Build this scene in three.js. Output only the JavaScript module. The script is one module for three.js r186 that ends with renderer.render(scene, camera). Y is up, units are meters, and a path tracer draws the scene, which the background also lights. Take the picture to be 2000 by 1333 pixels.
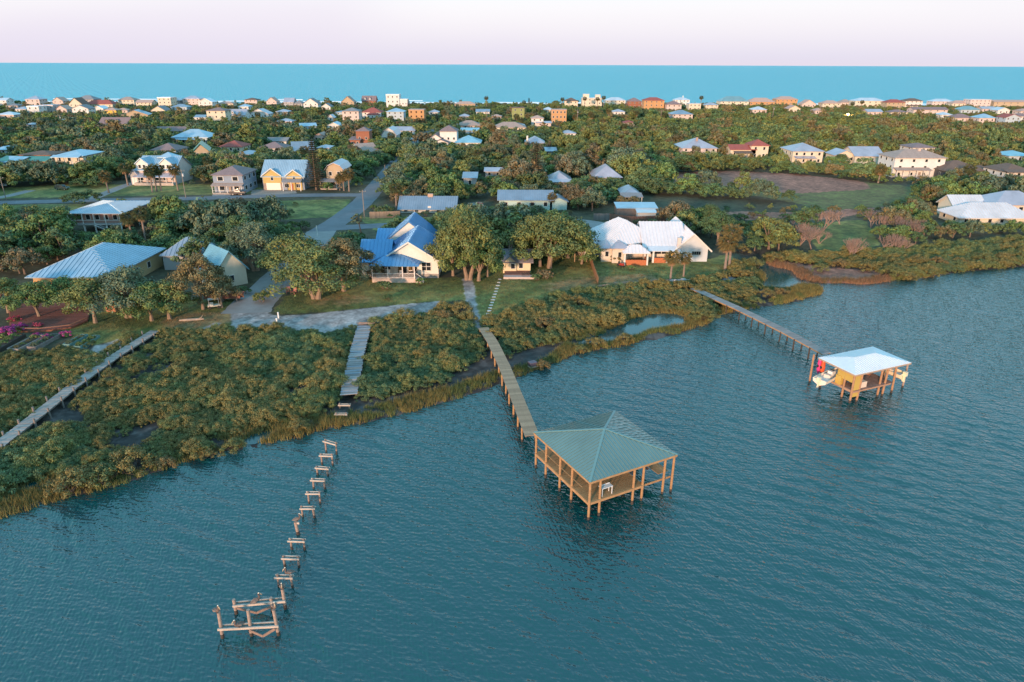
import * as THREE from 'three';
import { mergeGeometries } from 'three/addons/utils/BufferGeometryUtils.js';

// ---------------------------------------------------------------- camera, sky, sun, exposure
const scene = new THREE.Scene();
const R = Math.PI / 180, CAM_H = 43;
const camera = new THREE.PerspectiveCamera(53.13, 1024 / 682, 0.5, 60000);
camera.position.set(0, CAM_H, 0);
camera.rotation.set(-22.1 * R, 0, 0.229 * R, 'YXZ');
camera.updateMatrixWorld(true);
const renderer = new THREE.WebGLRenderer({ antialias: true });
renderer.toneMapping = THREE.LinearToneMapping;
renderer.toneMappingExposure = 1.42;
renderer.shadowMap.enabled = true;

const SUN_AZ = 24 * R, SUN_EL = 8.5 * R;                        // low sun behind the drone and to its left
const sunDir = new THREE.Vector3(-Math.sin(SUN_AZ) * Math.cos(SUN_EL), Math.sin(SUN_EL), Math.cos(SUN_AZ) * Math.cos(SUN_EL));
const sun = new THREE.DirectionalLight(new THREE.Color().setRGB(1.0, 0.63, 0.41), 3.7);
sun.position.copy(sunDir).multiplyScalar(600).add(new THREE.Vector3(0, 0, -250));
sun.target.position.set(0, 0, -250);
sun.shadow.radius = 9;
sun.castShadow = true;
sun.shadow.mapSize.set(4096, 4096);
Object.assign(sun.shadow.camera, { left: -700, right: 700, top: 500, bottom: -500, near: 1, far: 2000 });
scene.add(sun, sun.target);

// ---------------------------------------------------------------- small tools
let seedState = 12345;
function seed(n) { seedState = n >>> 0; }
function rnd() { seedState = (seedState + 0x6d2b79f5) | 0; let t = Math.imul(seedState ^ (seedState >>> 15), 1 | seedState); t = (t + Math.imul(t ^ (t >>> 7), 61 | t)) ^ t; return ((t ^ (t >>> 14)) >>> 0) / 4294967296; }
const rr = (a, b) => a + (b - a) * rnd();
const clamp = (x, a, b) => Math.min(b, Math.max(a, x));
const sstep = (a, b, x) => { const t = clamp((x - a) / (b - a), 0, 1); return t * t * (3 - 2 * t); };
const mixn = (a, b, t) => a + (b - a) * t;
function hash2(i, j) { let h = Math.imul(i, 374761393) + Math.imul(j, 668265263) | 0; h = Math.imul(h ^ (h >>> 13), 1274126177); return ((h ^ (h >>> 16)) >>> 0) / 4294967296; }
function vnoise(x, y) { const i = Math.floor(x), j = Math.floor(y), fx = x - i, fy = y - j, u = fx * fx * (3 - 2 * fx), v = fy * fy * (3 - 2 * fy); return mixn(mixn(hash2(i, j), hash2(i + 1, j), u), mixn(hash2(i, j + 1), hash2(i + 1, j + 1), u), v); }
function fbm(x, y, n = 4) { let s = 0, a = 0.5, t = 0; for (let k = 0; k < n; k++) { s += a * vnoise(x, y); t += a; a *= 0.5; x = x * 2.03 + 17.1; y = y * 2.03 + 9.7; } return s / t; }

// survey: the ground point that the drone sees at a spot of its 2000 x 1333 frame
const TY = Math.tan(53.13 / 2 * R), TX = TY * 1024 / 682;
const dirTmp = new THREE.Vector3();
function ray(px, py) { return dirTmp.set((px / 1000 - 1) * TX, (1 - py / 666.5) * TY, -1).applyQuaternion(camera.quaternion).clone(); }
function G(px, py, y = 0) { const d = ray(px, py), t = (y - CAM_H) / d.y; return new THREE.Vector3(d.x * t, y, d.z * t); }
function heightAt(px, py, P) { const d = ray(px, py), t = P.z / d.z; return CAM_H + d.y * t; }
const projV = new THREE.Vector3();
function proj(x, y, z) { projV.set(x, y - CAM_H, z).applyQuaternion(camera.quaternion.clone().invert()); return [1000 + projV.x / -projV.z / TX * 1000, 666.5 - projV.y / -projV.z / TY * 666.5, -projV.z]; }
function inPoly(x, z, poly) { let c = false; for (let i = 0, j = poly.length - 1; i < poly.length; j = i++) { const a = poly[i], b = poly[j]; if ((a[1] > z) !== (b[1] > z) && x < (b[0] - a[0]) * (z - a[1]) / (b[1] - a[1]) + a[0]) c = !c; } return c; }
const ground = (pts, y = 0) => pts.map(([px, py]) => { const p = G(px, py, y); return [p.x, p.z]; });

// ---------------------------------------------------------------- the sky: dusk air opposite the low sun, a few thin veils
{
  const W = 512, H = 256, data = new Float32Array(W * H * 4);
  const stops = [[0, 0.53, 0.505, 0.61], [1.2, 0.60, 0.565, 0.635], [2.6, 0.665, 0.635, 0.67], [4.2, 0.70, 0.69, 0.705], [9, 0.53, 0.77, 0.88], [18, 0.34, 0.73, 0.93], [35, 0.26, 0.62, 0.87], [60, 0.22, 0.53, 0.78], [90, 0.20, 0.49, 0.73]];
  for (let j = 0; j < H; j++) for (let i = 0; i < W; i++) {
    const el = (j + 0.5) / H * 180 - 90, az = (i + 0.5) / W * 2 * Math.PI - Math.PI;
    const e = Math.max(0, el);
    let k = 0; while (k < stops.length - 2 && stops[k + 1][0] < e) k++;
    const a = stops[k], b = stops[k + 1], t = clamp((e - a[0]) / (b[0] - a[0]), 0, 1);
    let c = [1, 2, 3].map((n) => mixn(a[n], b[n], t));
    const dx = Math.cos(az), dz = Math.sin(az);
    const veil = sstep(0.40, 0.75, fbm(dx * 2.3 + 5, dz * 2.3 + e * 0.11 + 3, 4)) * Math.exp(-e / 12);
    c = [mixn(c[0], 0.58, veil * 0.6), mixn(c[1], 0.53, veil * 0.6), mixn(c[2], 0.63, veil * 0.6)];
    const toSun = Math.max(0, (dx * sunDir.x + dz * sunDir.z));                  // the western half is warmer
    const w = Math.pow(toSun, 2) * Math.exp(-e / 16) * 0.5;
    c = [c[0] + 0.35 * w, c[1] + 0.02 * w, c[2] * (1 - 0.55 * w)];
    const o = (j * W + i) * 4;
    data[o] = c[0]; data[o + 1] = c[1]; data[o + 2] = c[2]; data[o + 3] = 1;
  }
  const sky = new THREE.DataTexture(data, W, H, THREE.RGBAFormat, THREE.FloatType);
  sky.mapping = THREE.EquirectangularReflectionMapping;
  sky.magFilter = sky.minFilter = THREE.LinearFilter;
  sky.wrapS = THREE.RepeatWrapping;
  sky.needsUpdate = true;
  scene.background = sky; scene.environment = sky;
}

// ---------------------------------------------------------------- naming
const taken = new Map();
function numbered(n) { const k = taken.get(n) || 0; taken.set(n, k + 1); return k ? n + '_' + String(k).padStart(3, '0') : n; }
function tag(o, label, category, group, kind) { if (label) o.userData.label = label; if (category) o.userData.category = category; if (group) o.userData.group = group; if (kind) o.userData.kind = kind; return o; }
function thing(name, label, category, pos = [0, 0, 0], turn = 0, group) { const g = new THREE.Group(); g.name = numbered(name); g.position.set(...pos); g.rotation.y = turn; scene.add(g); return tag(g, label, category, group); }
function copy(o, label) { const c = o.clone(); c.name = numbered(o.name.replace(/_\d{3}$/, '')); c.userData = { ...o.userData }; if (label) c.userData.label = label; scene.add(c); return c; }
function mesh(name, geo, mat, parent) { const m = new THREE.Mesh(geo, mat); m.name = parent === scene ? numbered(name) : name; m.castShadow = m.receiveShadow = true; parent.add(m); return m; }

// ---------------------------------------------------------------- geometry collector: flat-shaded solids with uv in metres
class MB {
  constructor() { this.p = []; this.c = []; this.uv = []; this.tint = null; this.turn = 0; }
  tri(a, b, c) {
    this.p.push(...a, ...b, ...c);
    const n = [Math.abs((b[1] - a[1]) * (c[2] - a[2]) - (b[2] - a[2]) * (c[1] - a[1])), Math.abs((b[2] - a[2]) * (c[0] - a[0]) - (b[0] - a[0]) * (c[2] - a[2])), Math.abs((b[0] - a[0]) * (c[1] - a[1]) - (b[1] - a[1]) * (c[0] - a[0]))];
    const q = n[1] >= n[0] && n[1] >= n[2] ? [0, 2] : n[0] > n[2] ? [2, 1] : [0, 1];
    for (const v of [a, b, c]) this.uv.push(v[q[0]], v[q[1]]);
    if (this.tint) for (let k = 0; k < 3; k++) this.c.push(...this.tint);
    return this;
  }
  quad(a, b, c, d) { this.tri(a, b, c); return this.tri(a, c, d); }
  poly(pts) { for (let i = 1; i < pts.length - 1; i++) this.tri(pts[0], pts[i], pts[i + 1]); return this; }
  slab(pts, t) { // a flat panel given by its upper outline (counter-clockwise from above), t thick downward
    const low = pts.map((q) => [q[0], q[1] - t, q[2]]);
    this.poly(pts); this.poly([...low].reverse());
    for (let i = 0; i < pts.length; i++) { const j = (i + 1) % pts.length; this.quad(pts[i], low[i], low[j], pts[j]); }
    return this;
  }
  box(x, y, z, w, h, d, ry = 0) { // centre of the base
    const c = Math.cos(ry), s = Math.sin(ry), q = (a, b, e) => [x + a * w / 2 * c + e * d / 2 * s, y + (b + 1) * h / 2, z - a * w / 2 * s + e * d / 2 * c];
    const P = [q(-1, -1, 1), q(1, -1, 1), q(1, 1, 1), q(-1, 1, 1), q(-1, -1, -1), q(1, -1, -1), q(1, 1, -1), q(-1, 1, -1)];
    for (const f of [[0, 1, 2, 3], [5, 4, 7, 6], [4, 0, 3, 7], [1, 5, 6, 2], [3, 2, 6, 7], [4, 5, 1, 0]]) this.quad(P[f[0]], P[f[1]], P[f[2]], P[f[3]]);
    return this;
  }
  bar(a, b, w, h = w) { // a squared timber between two points
    const A = new THREE.Vector3(...a), B = new THREE.Vector3(...b), d = B.clone().sub(A).normalize();
    const s = Math.abs(d.y) > 0.95 ? new THREE.Vector3(1, 0, 0) : new THREE.Vector3(-d.z, 0, d.x).normalize(), u = s.clone().cross(d).normalize();
    if (u.y < 0 && Math.abs(d.y) < 0.95) u.negate();
    const q = (P, i, j) => P.clone().addScaledVector(s, i * w / 2).addScaledVector(u, j * h / 2).toArray();
    const e = [[-1, -1], [1, -1], [1, 1], [-1, 1]];
    for (let k = 0; k < 4; k++) { const m = (k + 1) % 4; this.quad(q(A, ...e[k]), q(A, ...e[m]), q(B, ...e[m]), q(B, ...e[k])); }
    this.quad(q(A, ...e[3]), q(A, ...e[2]), q(A, ...e[1]), q(A, ...e[0])); return this.quad(q(B, ...e[0]), q(B, ...e[1]), q(B, ...e[2]), q(B, ...e[3]));
  }
  tube(pts, radii, n = 7, cap = true) { // a round limb through points
    const rings = pts.map((p, i) => {
      const a = new THREE.Vector3(...pts[Math.max(0, i - 1)]), b = new THREE.Vector3(...pts[Math.min(pts.length - 1, i + 1)]), d = b.sub(a).normalize();
      const s = Math.abs(d.y) > 0.9 ? new THREE.Vector3(1, 0, 0).cross(d).normalize() : new THREE.Vector3(0, 1, 0).cross(d).normalize(), u = d.clone().cross(s);
      return Array.from({ length: n }, (_, k) => { const t = k / n * 2 * Math.PI; return new THREE.Vector3(...p).addScaledVector(s, Math.cos(t) * radii[i]).addScaledVector(u, Math.sin(t) * radii[i]).toArray(); });
    });
    for (let i = 0; i < rings.length - 1; i++) for (let k = 0; k < n; k++) { const m = (k + 1) % n; this.quad(rings[i][k], rings[i][m], rings[i + 1][m], rings[i + 1][k]); }
    if (cap) { this.poly([...rings[0]].reverse()); this.poly(rings[rings.length - 1]); }
    return this;
  }
  geo(smooth = 0) {
    const g = new THREE.BufferGeometry();
    g.setAttribute('position', new THREE.Float32BufferAttribute(this.p, 3));
    g.setAttribute('uv', new THREE.Float32BufferAttribute(this.uv, 2));
    if (this.c.length) g.setAttribute('color', new THREE.Float32BufferAttribute(this.c, 3));
    g.computeVertexNormals();
    return g;
  }
  build(name, mat, parent) { return mesh(name, this.geo(), mat, parent); }
}

// ---------------------------------------------------------------- surface textures (colour, grain and wear only)
function grayTex(n, fn, rep = 1, m = n) {
  const d = new Uint8Array(n * m * 4);
  for (let j = 0; j < m; j++) for (let i = 0; i < n; i++) { const v = fn(i / n, j / m, i, j), o = (j * n + i) * 4; const c = Array.isArray(v) ? v : [v, v, v]; for (let k = 0; k < 3; k++) d[o + k] = clamp(c[k], 0, 1) * 255; d[o + 3] = 255; }
  const t = new THREE.DataTexture(d, n, m); t.wrapS = t.wrapT = THREE.RepeatWrapping; t.magFilter = THREE.LinearFilter; t.repeat.set(rep, rep); t.needsUpdate = true; return t;
}
const tile = (f) => (u, v) => { const a = f(u, v), b = f(u - 1, v), c = f(u, v - 1), d = f(u - 1, v - 1); return mixn(mixn(a, b, u), mixn(c, d, u), v); };
const nGrain = tile((u, v) => fbm(u * 24 + 40, v * 24 + 40, 4)), nBlot = tile((u, v) => fbm(u * 5 + 40, v * 5 + 40, 4));
const TEX = {
  plaster: grayTex(256, (u, v) => 0.86 + 0.13 * (nGrain(u, v) - 0.5) + 0.22 * (nBlot(u, v) - 0.5), 0.16),
  metal: grayTex(256, (u, v) => 0.84 + 0.10 * (nGrain(u, v) - 0.5) + 0.5 * (nBlot(u, v) - 0.5), 0.09),
  shingle: grayTex(256, (u, v) => { const row = Math.floor(v * 24), tab = Math.floor(u * 12 + (row % 2) * 0.5); return 0.72 + 0.26 * hash2(tab % 12, row) + 0.3 * (nBlot(u, v) - 0.5) - (v * 24 % 1 < 0.14 ? 0.16 : 0); }, 0.28),
  wood: grayTex(256, tile((u, v) => 0.62 + 0.6 * (fbm(u * 3 + 40, v * 46 + 40, 4) - 0.5) + 0.5 * (fbm(u * 9 + 30, v * 9 + 30, 3) - 0.5) + 0.2), 0.5),
  brick: grayTex(256, (u, v) => { const row = Math.floor(v * 16), x = u * 8 + (row % 2) * 0.5, c = Math.floor(x) % 8; const m = v * 16 % 1 < 0.16 || x % 1 < 0.07; const t = 0.62 + 0.4 * hash2(c + 3, row); return m ? [0.75, 0.68, 0.62] : [t, t * 0.94, t * 0.9]; }, 0.8),
  asphalt: grayTex(512, (u, v) => 0.8 + 0.22 * (nGrain(u, v) - 0.5) + 0.55 * (nBlot(u, v) - 0.5), 0.05),
};
const mats = new Map();
function M(color, { tex, rough = 0.85, metal = 0, bump = 0, vc = false, ...rest } = {}) {
  const key = JSON.stringify([color, tex, rough, metal, bump, vc, rest]);
  if (!mats.has(key)) {
    const m = new THREE.MeshPhysicalMaterial({ roughness: rough, metalness: metal, side: THREE.DoubleSide, vertexColors: vc, ...rest });
    Array.isArray(color) ? m.color.setRGB(...color) : m.color.set(color);
    if (tex) m.map = TEX[tex];
    if (bump) { m.bumpMap = TEX[tex]; m.bumpScale = bump; }
    mats.set(key, m);
  }
  return mats.get(key);
}
const GLASS = M([0.025, 0.03, 0.035], { rough: 0.12 });
const WHITE = M([0.78, 0.75, 0.70], { rough: 0.6, tex: 'plaster' });
const PINE = M([0.50, 0.29, 0.14], { tex: 'wood', rough: 0.8 }), PILE = M([0.47, 0.27, 0.13], { tex: 'wood', rough: 0.85 });
const DECKW = M([0.40, 0.26, 0.17], { tex: 'wood' }), GREYW = M([0.36, 0.31, 0.28], { tex: 'wood' }), OLDW = M([0.26, 0.22, 0.20], { tex: 'wood' }), BLEACH = M([0.60, 0.50, 0.42], { tex: 'wood' });
const DARKW = M([0.07, 0.055, 0.045], { tex: 'wood' });
// ---------------------------------------------------------------- land and water
const LAND_Y = 1.2, SHORE_Z = -832;
const shorePx = [[-500, 1075], [-200, 1045], [0, 1010], [60, 1000], [110, 978], [170, 962], [240, 945], [300, 928], [350, 905], [400, 893], [450, 882], [500, 878], [560, 862], [600, 850], [640, 838], [700, 830], [760, 812], [820, 800], [870, 785], [920, 772], [955, 758], [985, 745], [1008, 742], [1040, 728], [1080, 715], [1130, 690], [1180, 682], [1240, 672], [1300, 660], [1345, 645], [1385, 632], [1402, 612], [1425, 612], [1455, 605], [1500, 598], [1560, 588], [1605, 575], [1612, 563], [1596, 556], [1566, 557], [1560, 549], [1600, 553], [1640, 553], [1700, 556], [1740, 548], [1800, 545], [1830, 537], [1900, 530], [1960, 525], [2000, 521], [2150, 512], [2400, 498], [2800, 480]];
const shore = ground(shorePx);
const landPoly = [...shore, [600, -60], [600, -600], [-600, -600], [-600, -20]];
const pools = [[[1150, 668], [1195, 645], [1240, 622], [1285, 611], [1345, 615], [1342, 634], [1290, 641], [1235, 656], [1195, 668]], [[1488, 563], [1496, 545], [1484, 522], [1470, 502], [1492, 508], [1512, 523], [1546, 526], [1561, 540], [1569, 556], [1530, 566]], [[432, 870], [480, 850], [548, 830], [558, 842], [500, 864]], [[0, 960], [80, 934], [97, 944], [76, 964], [12, 968]], [[1078, 688], [1115, 672], [1155, 656], [1172, 661], [1125, 679], [1085, 694]]].map((p) => ground(p));
const mudPx = [[[960, 720], [1010, 690], [1080, 672], [1170, 645], [1210, 630], [1240, 622], [1210, 650], [1175, 665], [1100, 690], [1020, 722]], [[380, 870], [560, 820], [590, 835], [480, 872], [400, 885]], [[-20, 950], [110, 925], [120, 950], [60, 975], [-20, 980]], [[100, 830], [170, 790], [180, 820], [140, 850]], [[860, 745], [960, 700], [975, 720], [900, 750]], [[1440, 500], [1500, 495], [1500, 530], [1480, 535]]];
const marshTopPx = [[-600, 700], [-100, 705], [0, 700], [60, 695], [190, 678], [225, 672], [300, 655], [400, 650], [470, 648], [545, 645], [590, 652], [640, 650], [700, 640], [760, 628], [830, 610], [880, 602], [915, 612], [940, 640], [975, 630], [1040, 602], [1110, 578], [1170, 570], [1230, 569], [1310, 561], [1360, 556], [1400, 546], [1440, 524], [1460, 505], [1500, 500], [1560, 505], [1640, 500], [1760, 490], [1900, 480], [2000, 470], [2400, 455], [2800, 440]];
const upland = [...ground(marshTopPx, 0.5), [600, -60], [600, -600], [-600, -600], [-600, -60]];
const lawnsPx = [[[535, 613], [560, 580], [640, 560], [725, 545], [900, 542], [905, 590], [850, 591], [750, 600], [640, 611], [560, 616]], [[905, 545], [960, 520], [1060, 500], [1165, 500], [1170, 562], [1110, 576], [1040, 601], [975, 628], [940, 632], [920, 600]], [[1165, 500], [1210, 515], [1390, 508], [1420, 495], [1445, 515], [1400, 546], [1330, 556], [1240, 561], [1175, 564]], [[120, 650], [200, 610], [300, 590], [470, 585], [500, 600], [500, 640], [310, 652], [190, 672]], [[-60, 402], [240, 399], [560, 393], [690, 390], [660, 425], [560, 430], [300, 420], [-60, 425]], [[-60, 372], [120, 362], [420, 360], [560, 372], [560, 378], [-60, 390]], [[700, 425], [870, 425], [900, 440], [860, 470], [760, 470]], [[935, 410], [975, 400], [985, 440], [930, 440]], [[1560, 440], [1690, 430], [1720, 480], [1640, 500], [1600, 490]]];
const goldPx = [[[540, 595], [700, 580], [800, 585], [640, 600]], [[1050, 560], [1165, 535], [1165, 560], [1080, 580]], [[1180, 540], [1300, 535], [1290, 553], [1190, 560]], [[300, 620], [480, 605], [470, 640], [330, 645]]];
const sandPx = [[[455, 612], [500, 600], [545, 622], [620, 617], [700, 608], [800, 598], [868, 591], [884, 600], [830, 613], [760, 630], [690, 642], [640, 650], [590, 653], [550, 642], [500, 640], [455, 650]], [[150, 700], [190, 675], [245, 662], [250, 672], [200, 690]], [[395, 645], [435, 632], [440, 640], [405, 652]], [[905, 545], [925, 545], [935, 600], [945, 640], [930, 642], [912, 590]], [[1400, 548], [1430, 535], [1450, 545], [1420, 553]]];
const fieldPx = [[[1245, 352], [1330, 338], [1440, 336], [1560, 342], [1700, 357], [1800, 366], [1815, 388], [1780, 402], [1700, 410], [1620, 413], [1560, 397], [1450, 378], [1330, 370], [1260, 362]]];
const brownPx = [[[1250, 350], [1330, 338], [1440, 336], [1560, 342], [1690, 357], [1700, 372], [1560, 380], [1400, 372], [1300, 366]], [[1400, 415], [1560, 418], [1740, 405], [1760, 412], [1600, 432], [1450, 432]], [[1480, 500], [1560, 510], [1650, 520], [1740, 530], [1740, 548], [1640, 552], [1570, 546], [1520, 525]]];
const NX0 = -275, NX1 = 285, NZ0 = -28, NZ1 = -330;            // the nearer terrain sheet
const RES = 0.5, RW = Math.round((NX1 - NX0) / RES), RH = Math.round((NZ0 - NZ1) / RES);
function raster(polys, blur, holes = []) { // 0..1 field over the near terrain, edges softened over blur metres
  const cv = document.createElement('canvas'); cv.width = RW; cv.height = RH;
  const c = cv.getContext('2d'); c.fillStyle = '#000'; c.fillRect(0, 0, RW, RH);
  for (const [list, style] of [[polys, '#fff'], [holes, '#000']]) for (const p of list) { c.fillStyle = style; c.beginPath(); p.forEach(([x, z], i) => c[i ? 'lineTo' : 'moveTo']((x - NX0) / RES, (NZ0 - z) / RES)); c.closePath(); c.fill(); }
  const px = c.getImageData(0, 0, RW, RH).data; let f = new Float32Array(RW * RH);
  for (let i = 0; i < f.length; i++) f[i] = px[i * 4] / 255;
  const r = Math.max(1, Math.round(blur / RES / 2));
  for (let pass = 0; pass < 2; pass++) {
    const g = new Float32Array(f.length);
    for (let j = 0; j < RH; j++) { let s = 0; for (let i = -r; i <= r; i++) s += f[j * RW + clamp(i, 0, RW - 1)]; for (let i = 0; i < RW; i++) { g[j * RW + i] = s / (2 * r + 1); s += f[j * RW + Math.min(RW - 1, i + r + 1)] - f[j * RW + Math.max(0, i - r)]; } }
    const h = new Float32Array(f.length);
    for (let i = 0; i < RW; i++) { let s = 0; for (let j = -r; j <= r; j++) s += g[clamp(j, 0, RH - 1) * RW + i]; for (let j = 0; j < RH; j++) { h[j * RW + i] = s / (2 * r + 1); s += g[Math.min(RH - 1, j + r + 1) * RW + i] - g[Math.max(0, j - r) * RW + i]; } }
    f = h;
  }
  return (x, z) => { const u = clamp((x - NX0) / RES, 0, RW - 1.01), v = clamp((NZ0 - z) / RES, 0, RH - 1.01), i = Math.floor(u), j = Math.floor(v), a = u - i, b = v - j, o = j * RW + i; return mixn(mixn(f[o], f[o + 1], a), mixn(f[o + RW], f[o + RW + 1], a), b); };
}
const fLand = raster([landPoly], 3, pools), fUp = raster([upland], 5);
const fLawn = raster(lawnsPx.map((p) => ground(p, 1)), 2), fGold = raster(goldPx.map((p) => ground(p, 1)), 6), fSand = raster(sandPx.map((p) => ground(p, 0.7)), 1.2), fMud = raster(mudPx.map((p) => ground(p)), 2.5, pools), fField = raster(fieldPx.map((p) => ground(p, 1.2)), 6), fBrown = raster(brownPx.map((p) => ground(p, 0.8)), 5);
function landH(x, z) {
  if (z < NZ1 || x < NX0 || x > NX1) return LAND_Y;
  const l = fLand(x, z) + (vnoise(x * 0.5, z * 0.5) - 0.5) * 0.16 + (vnoise(x * 0.13, z * 0.13) - 0.5) * 0.14, u = fUp(x, z);
  let h = l < 0.5 ? -1.1 * (1 - 2 * l) : 0.26 * sstep(0.5, 0.8, l);
  h += (LAND_Y - 0.26) * sstep(0.05, 0.95, u) * sstep(0.5, 0.9, l);
  return h - 0.12 * fMud(x, z) * (1 - u);
}
const inMarsh = (x, z) => fLand(x, z) > 0.62 && fUp(x, z) < 0.5;
{ // near terrain: soil, mud, turf and shell sand, each with its own grain
  const TW = 2048, TH = 1100, d = new Uint8Array(TW * TH * 4);
  const C = { turf: [108, 116, 58], turf2: [142, 134, 74], gold: [156, 128, 84], soil: [84, 80, 58], mud: [62, 56, 54], mud2: [86, 80, 78], sand: [180, 168, 164], field: [130, 112, 74], brown: [170, 114, 94] };
  const lerp = (a, b, t) => [mixn(a[0], b[0], t), mixn(a[1], b[1], t), mixn(a[2], b[2], t)];
  for (let j = 0; j < TH; j++) for (let i = 0; i < TW; i++) {
    const x = mixn(NX0, NX1, (i + 0.5) / TW), z = mixn(NZ0, NZ1, (j + 0.5) / TH);
    const n1 = fbm(x * 0.9, z * 0.9, 3), n2 = fbm(x * 0.16 + 7, z * 0.16, 3), n3 = hash2(i, j), e = (n1 - 0.5) * 0.9;
    let c = lerp(lerp(C.mud, C.mud2, sstep(0.45, 0.7, n1)), C.soil, sstep(0.3, 0.7, fUp(x, z)));
    c = lerp(c, lerp(C.mud, C.mud2, n1), fMud(x, z));
    c = lerp(c, lerp(C.field, C.turf, n1), sstep(0.4, 0.6, fField(x, z) + e * 0.5));
    c = lerp(c, C.brown, sstep(0.42, 0.58, fBrown(x, z) + e * 0.6));
    c = lerp(c, lerp(lerp(C.turf, C.turf2, sstep(0.4, 0.65, n2)), C.gold, sstep(0.35, 0.6, fGold(x, z) + e * 0.6)), sstep(0.4, 0.6, fLawn(x, z) + e * 0.45));
    c = lerp(c, C.sand, sstep(0.4, 0.6, fSand(x, z) + e * 0.5));
    const g = 0.78 + 0.22 * n3 + 0.5 * (n1 - 0.5) + 0.25 * (n2 - 0.5), o = (j * TW + i) * 4;
    for (let k = 0; k < 3; k++) d[o + k] = clamp(c[k] * g, 0, 255);
    d[o + 3] = 255;
  }
  const t = new THREE.DataTexture(d, TW, TH); t.colorSpace = THREE.SRGBColorSpace; t.magFilter = THREE.LinearFilter; t.needsUpdate = true;
  const nx = 520, nz = 300, P = [], U = [], I = [];
  for (let j = 0; j <= nz; j++) for (let i = 0; i <= nx; i++) { const x = mixn(NX0, NX1, i / nx), z = mixn(NZ0, NZ1, j / nz); P.push(x, j === nz || i === 0 || i === nx ? (fLand(x, z) > 0.6 && fUp(x, z) > 0.5 ? LAND_Y : landH(x, z)) : landH(x, z), z); U.push(i / nx, j / nz); }
  for (let j = 0; j < nz; j++) for (let i = 0; i < nx; i++) { const a = j * (nx + 1) + i, b = a + 1, c = a + nx + 1, e = c + 1; I.push(a, b, e, a, e, c); }
  const g = new THREE.BufferGeometry(); g.setAttribute('position', new THREE.Float32BufferAttribute(P, 3)); g.setAttribute('uv', new THREE.Float32BufferAttribute(U, 2)); g.setIndex(I); g.computeVertexNormals();
  const m = new THREE.MeshStandardMaterial({ map: t, roughness: 0.95, side: THREE.DoubleSide });
  tag(mesh('ground', g, m, scene), 'marsh mud, lawns and yards along the bay shore', null, null, 'structure');
}
{ // village and beach ground, to the ocean
  const P = [], U = [], I = [], zs = [NZ1, -360, -400, -500, -600, -700, -770, -795, -812, -824, -834, -846, -900], hs = [LAND_Y, LAND_Y, LAND_Y, LAND_Y, LAND_Y, LAND_Y, 1.3, 1.6, 1.2, 0.7, 0.15, -0.5, -3], nx = 40;
  zs.forEach((z, j) => { for (let i = 0; i <= nx; i++) { const x = mixn(-1900, 1900, i / nx), w = j > 5 ? (vnoise(x * 0.013, 3) - 0.5) * 16 : 0; P.push(x, hs[j], z + w); U.push(x, z + w); } });
  for (let j = 0; j < zs.length - 1; j++) for (let i = 0; i < nx; i++) { const a = j * (nx + 1) + i, b = a + 1, c = a + nx + 1, e = c + 1; I.push(a, b, e, a, e, c); }
  const at = (x, z) => { const k = P.length / 3; P.push(x, LAND_Y, z); U.push(x, z); return k; };
  for (const [x0, x1, za, zb] of [[-700, NX0, -40, NZ1], [NX1, 700, -175, NZ1]]) { const a = at(x0, za), b = at(x1, za), c = at(x1, zb), e = at(x0, zb); I.push(a, b, c, a, c, e); }
  const sandFrom = 6 * nx;                                       // quads past the dune line are beach
  const g = new THREE.BufferGeometry(); g.setAttribute('position', new THREE.Float32BufferAttribute(P, 3)); g.setAttribute('uv', new THREE.Float32BufferAttribute(U, 2)); g.setIndex(I); g.computeVertexNormals();
  const soil = grayTex(512, (u, v) => { const a = nBlot(u, v), b = nGrain(u, v); return [0.20 + 0.14 * a + 0.1 * b, 0.19 + 0.13 * a + 0.1 * b, 0.13 + 0.08 * a + 0.06 * b]; }, 0.02); soil.colorSpace = THREE.SRGBColorSpace;
  g.addGroup(0, sandFrom * 6, 0); g.addGroup(sandFrom * 6, (12 * nx - sandFrom) * 6, 1); g.addGroup(12 * nx * 6, 12, 0);
  tag(mesh('terrain', g, [new THREE.MeshStandardMaterial({ map: soil, roughness: 1, side: THREE.DoubleSide }), M([0.52, 0.46, 0.40], { tex: 'asphalt', rough: 1 })], scene), 'village ground running out to the ocean beach', null, null, 'structure');
}
// ripples: one tile of short wind waves for the bump, longer ones as real relief
const rippleTex = (() => {
  const n = 1024, f = new Float32Array(n * n), W = [];
  seed(7);
  for (let k = 0; k < 46; k++) { const L = 26 / mixn(10, 62, Math.pow(rnd(), 1.3)), a = 118 * R + (rnd() + rnd() + rnd() - 1.5) * 1.15; W.push([Math.round(26 / L * Math.cos(a)), Math.round(26 / L * Math.sin(a)), rnd() * 7, Math.pow(L, 1.05)]); }
  for (const [kx, ky, ph, am] of W) { const sx = Array.from({ length: n }, (_, i) => 2 * Math.PI * kx * i / n); for (let j = 0; j < n; j++) { const q = 2 * Math.PI * ky * j / n + ph; for (let i = 0; i < n; i++) { const s = Math.sin(sx[i] + q); f[j * n + i] += am * (1 - Math.abs(s) * 0.75 - 0.25 * s * s + 0.35 * s); } } }
  let lo = 1e9, hi = -1e9; for (const v of f) { if (v < lo) lo = v; if (v > hi) hi = v; }
  const d = new Uint8Array(n * n * 4); for (let i = 0; i < n * n; i++) { const v = (f[i] - lo) / (hi - lo) * 255; d[i * 4] = d[i * 4 + 1] = d[i * 4 + 2] = v; d[i * 4 + 3] = 255; }
  const t = new THREE.DataTexture(d, n, n); t.wrapS = t.wrapT = THREE.RepeatWrapping; t.magFilter = THREE.LinearFilter; t.needsUpdate = true; return t;
})();
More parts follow.
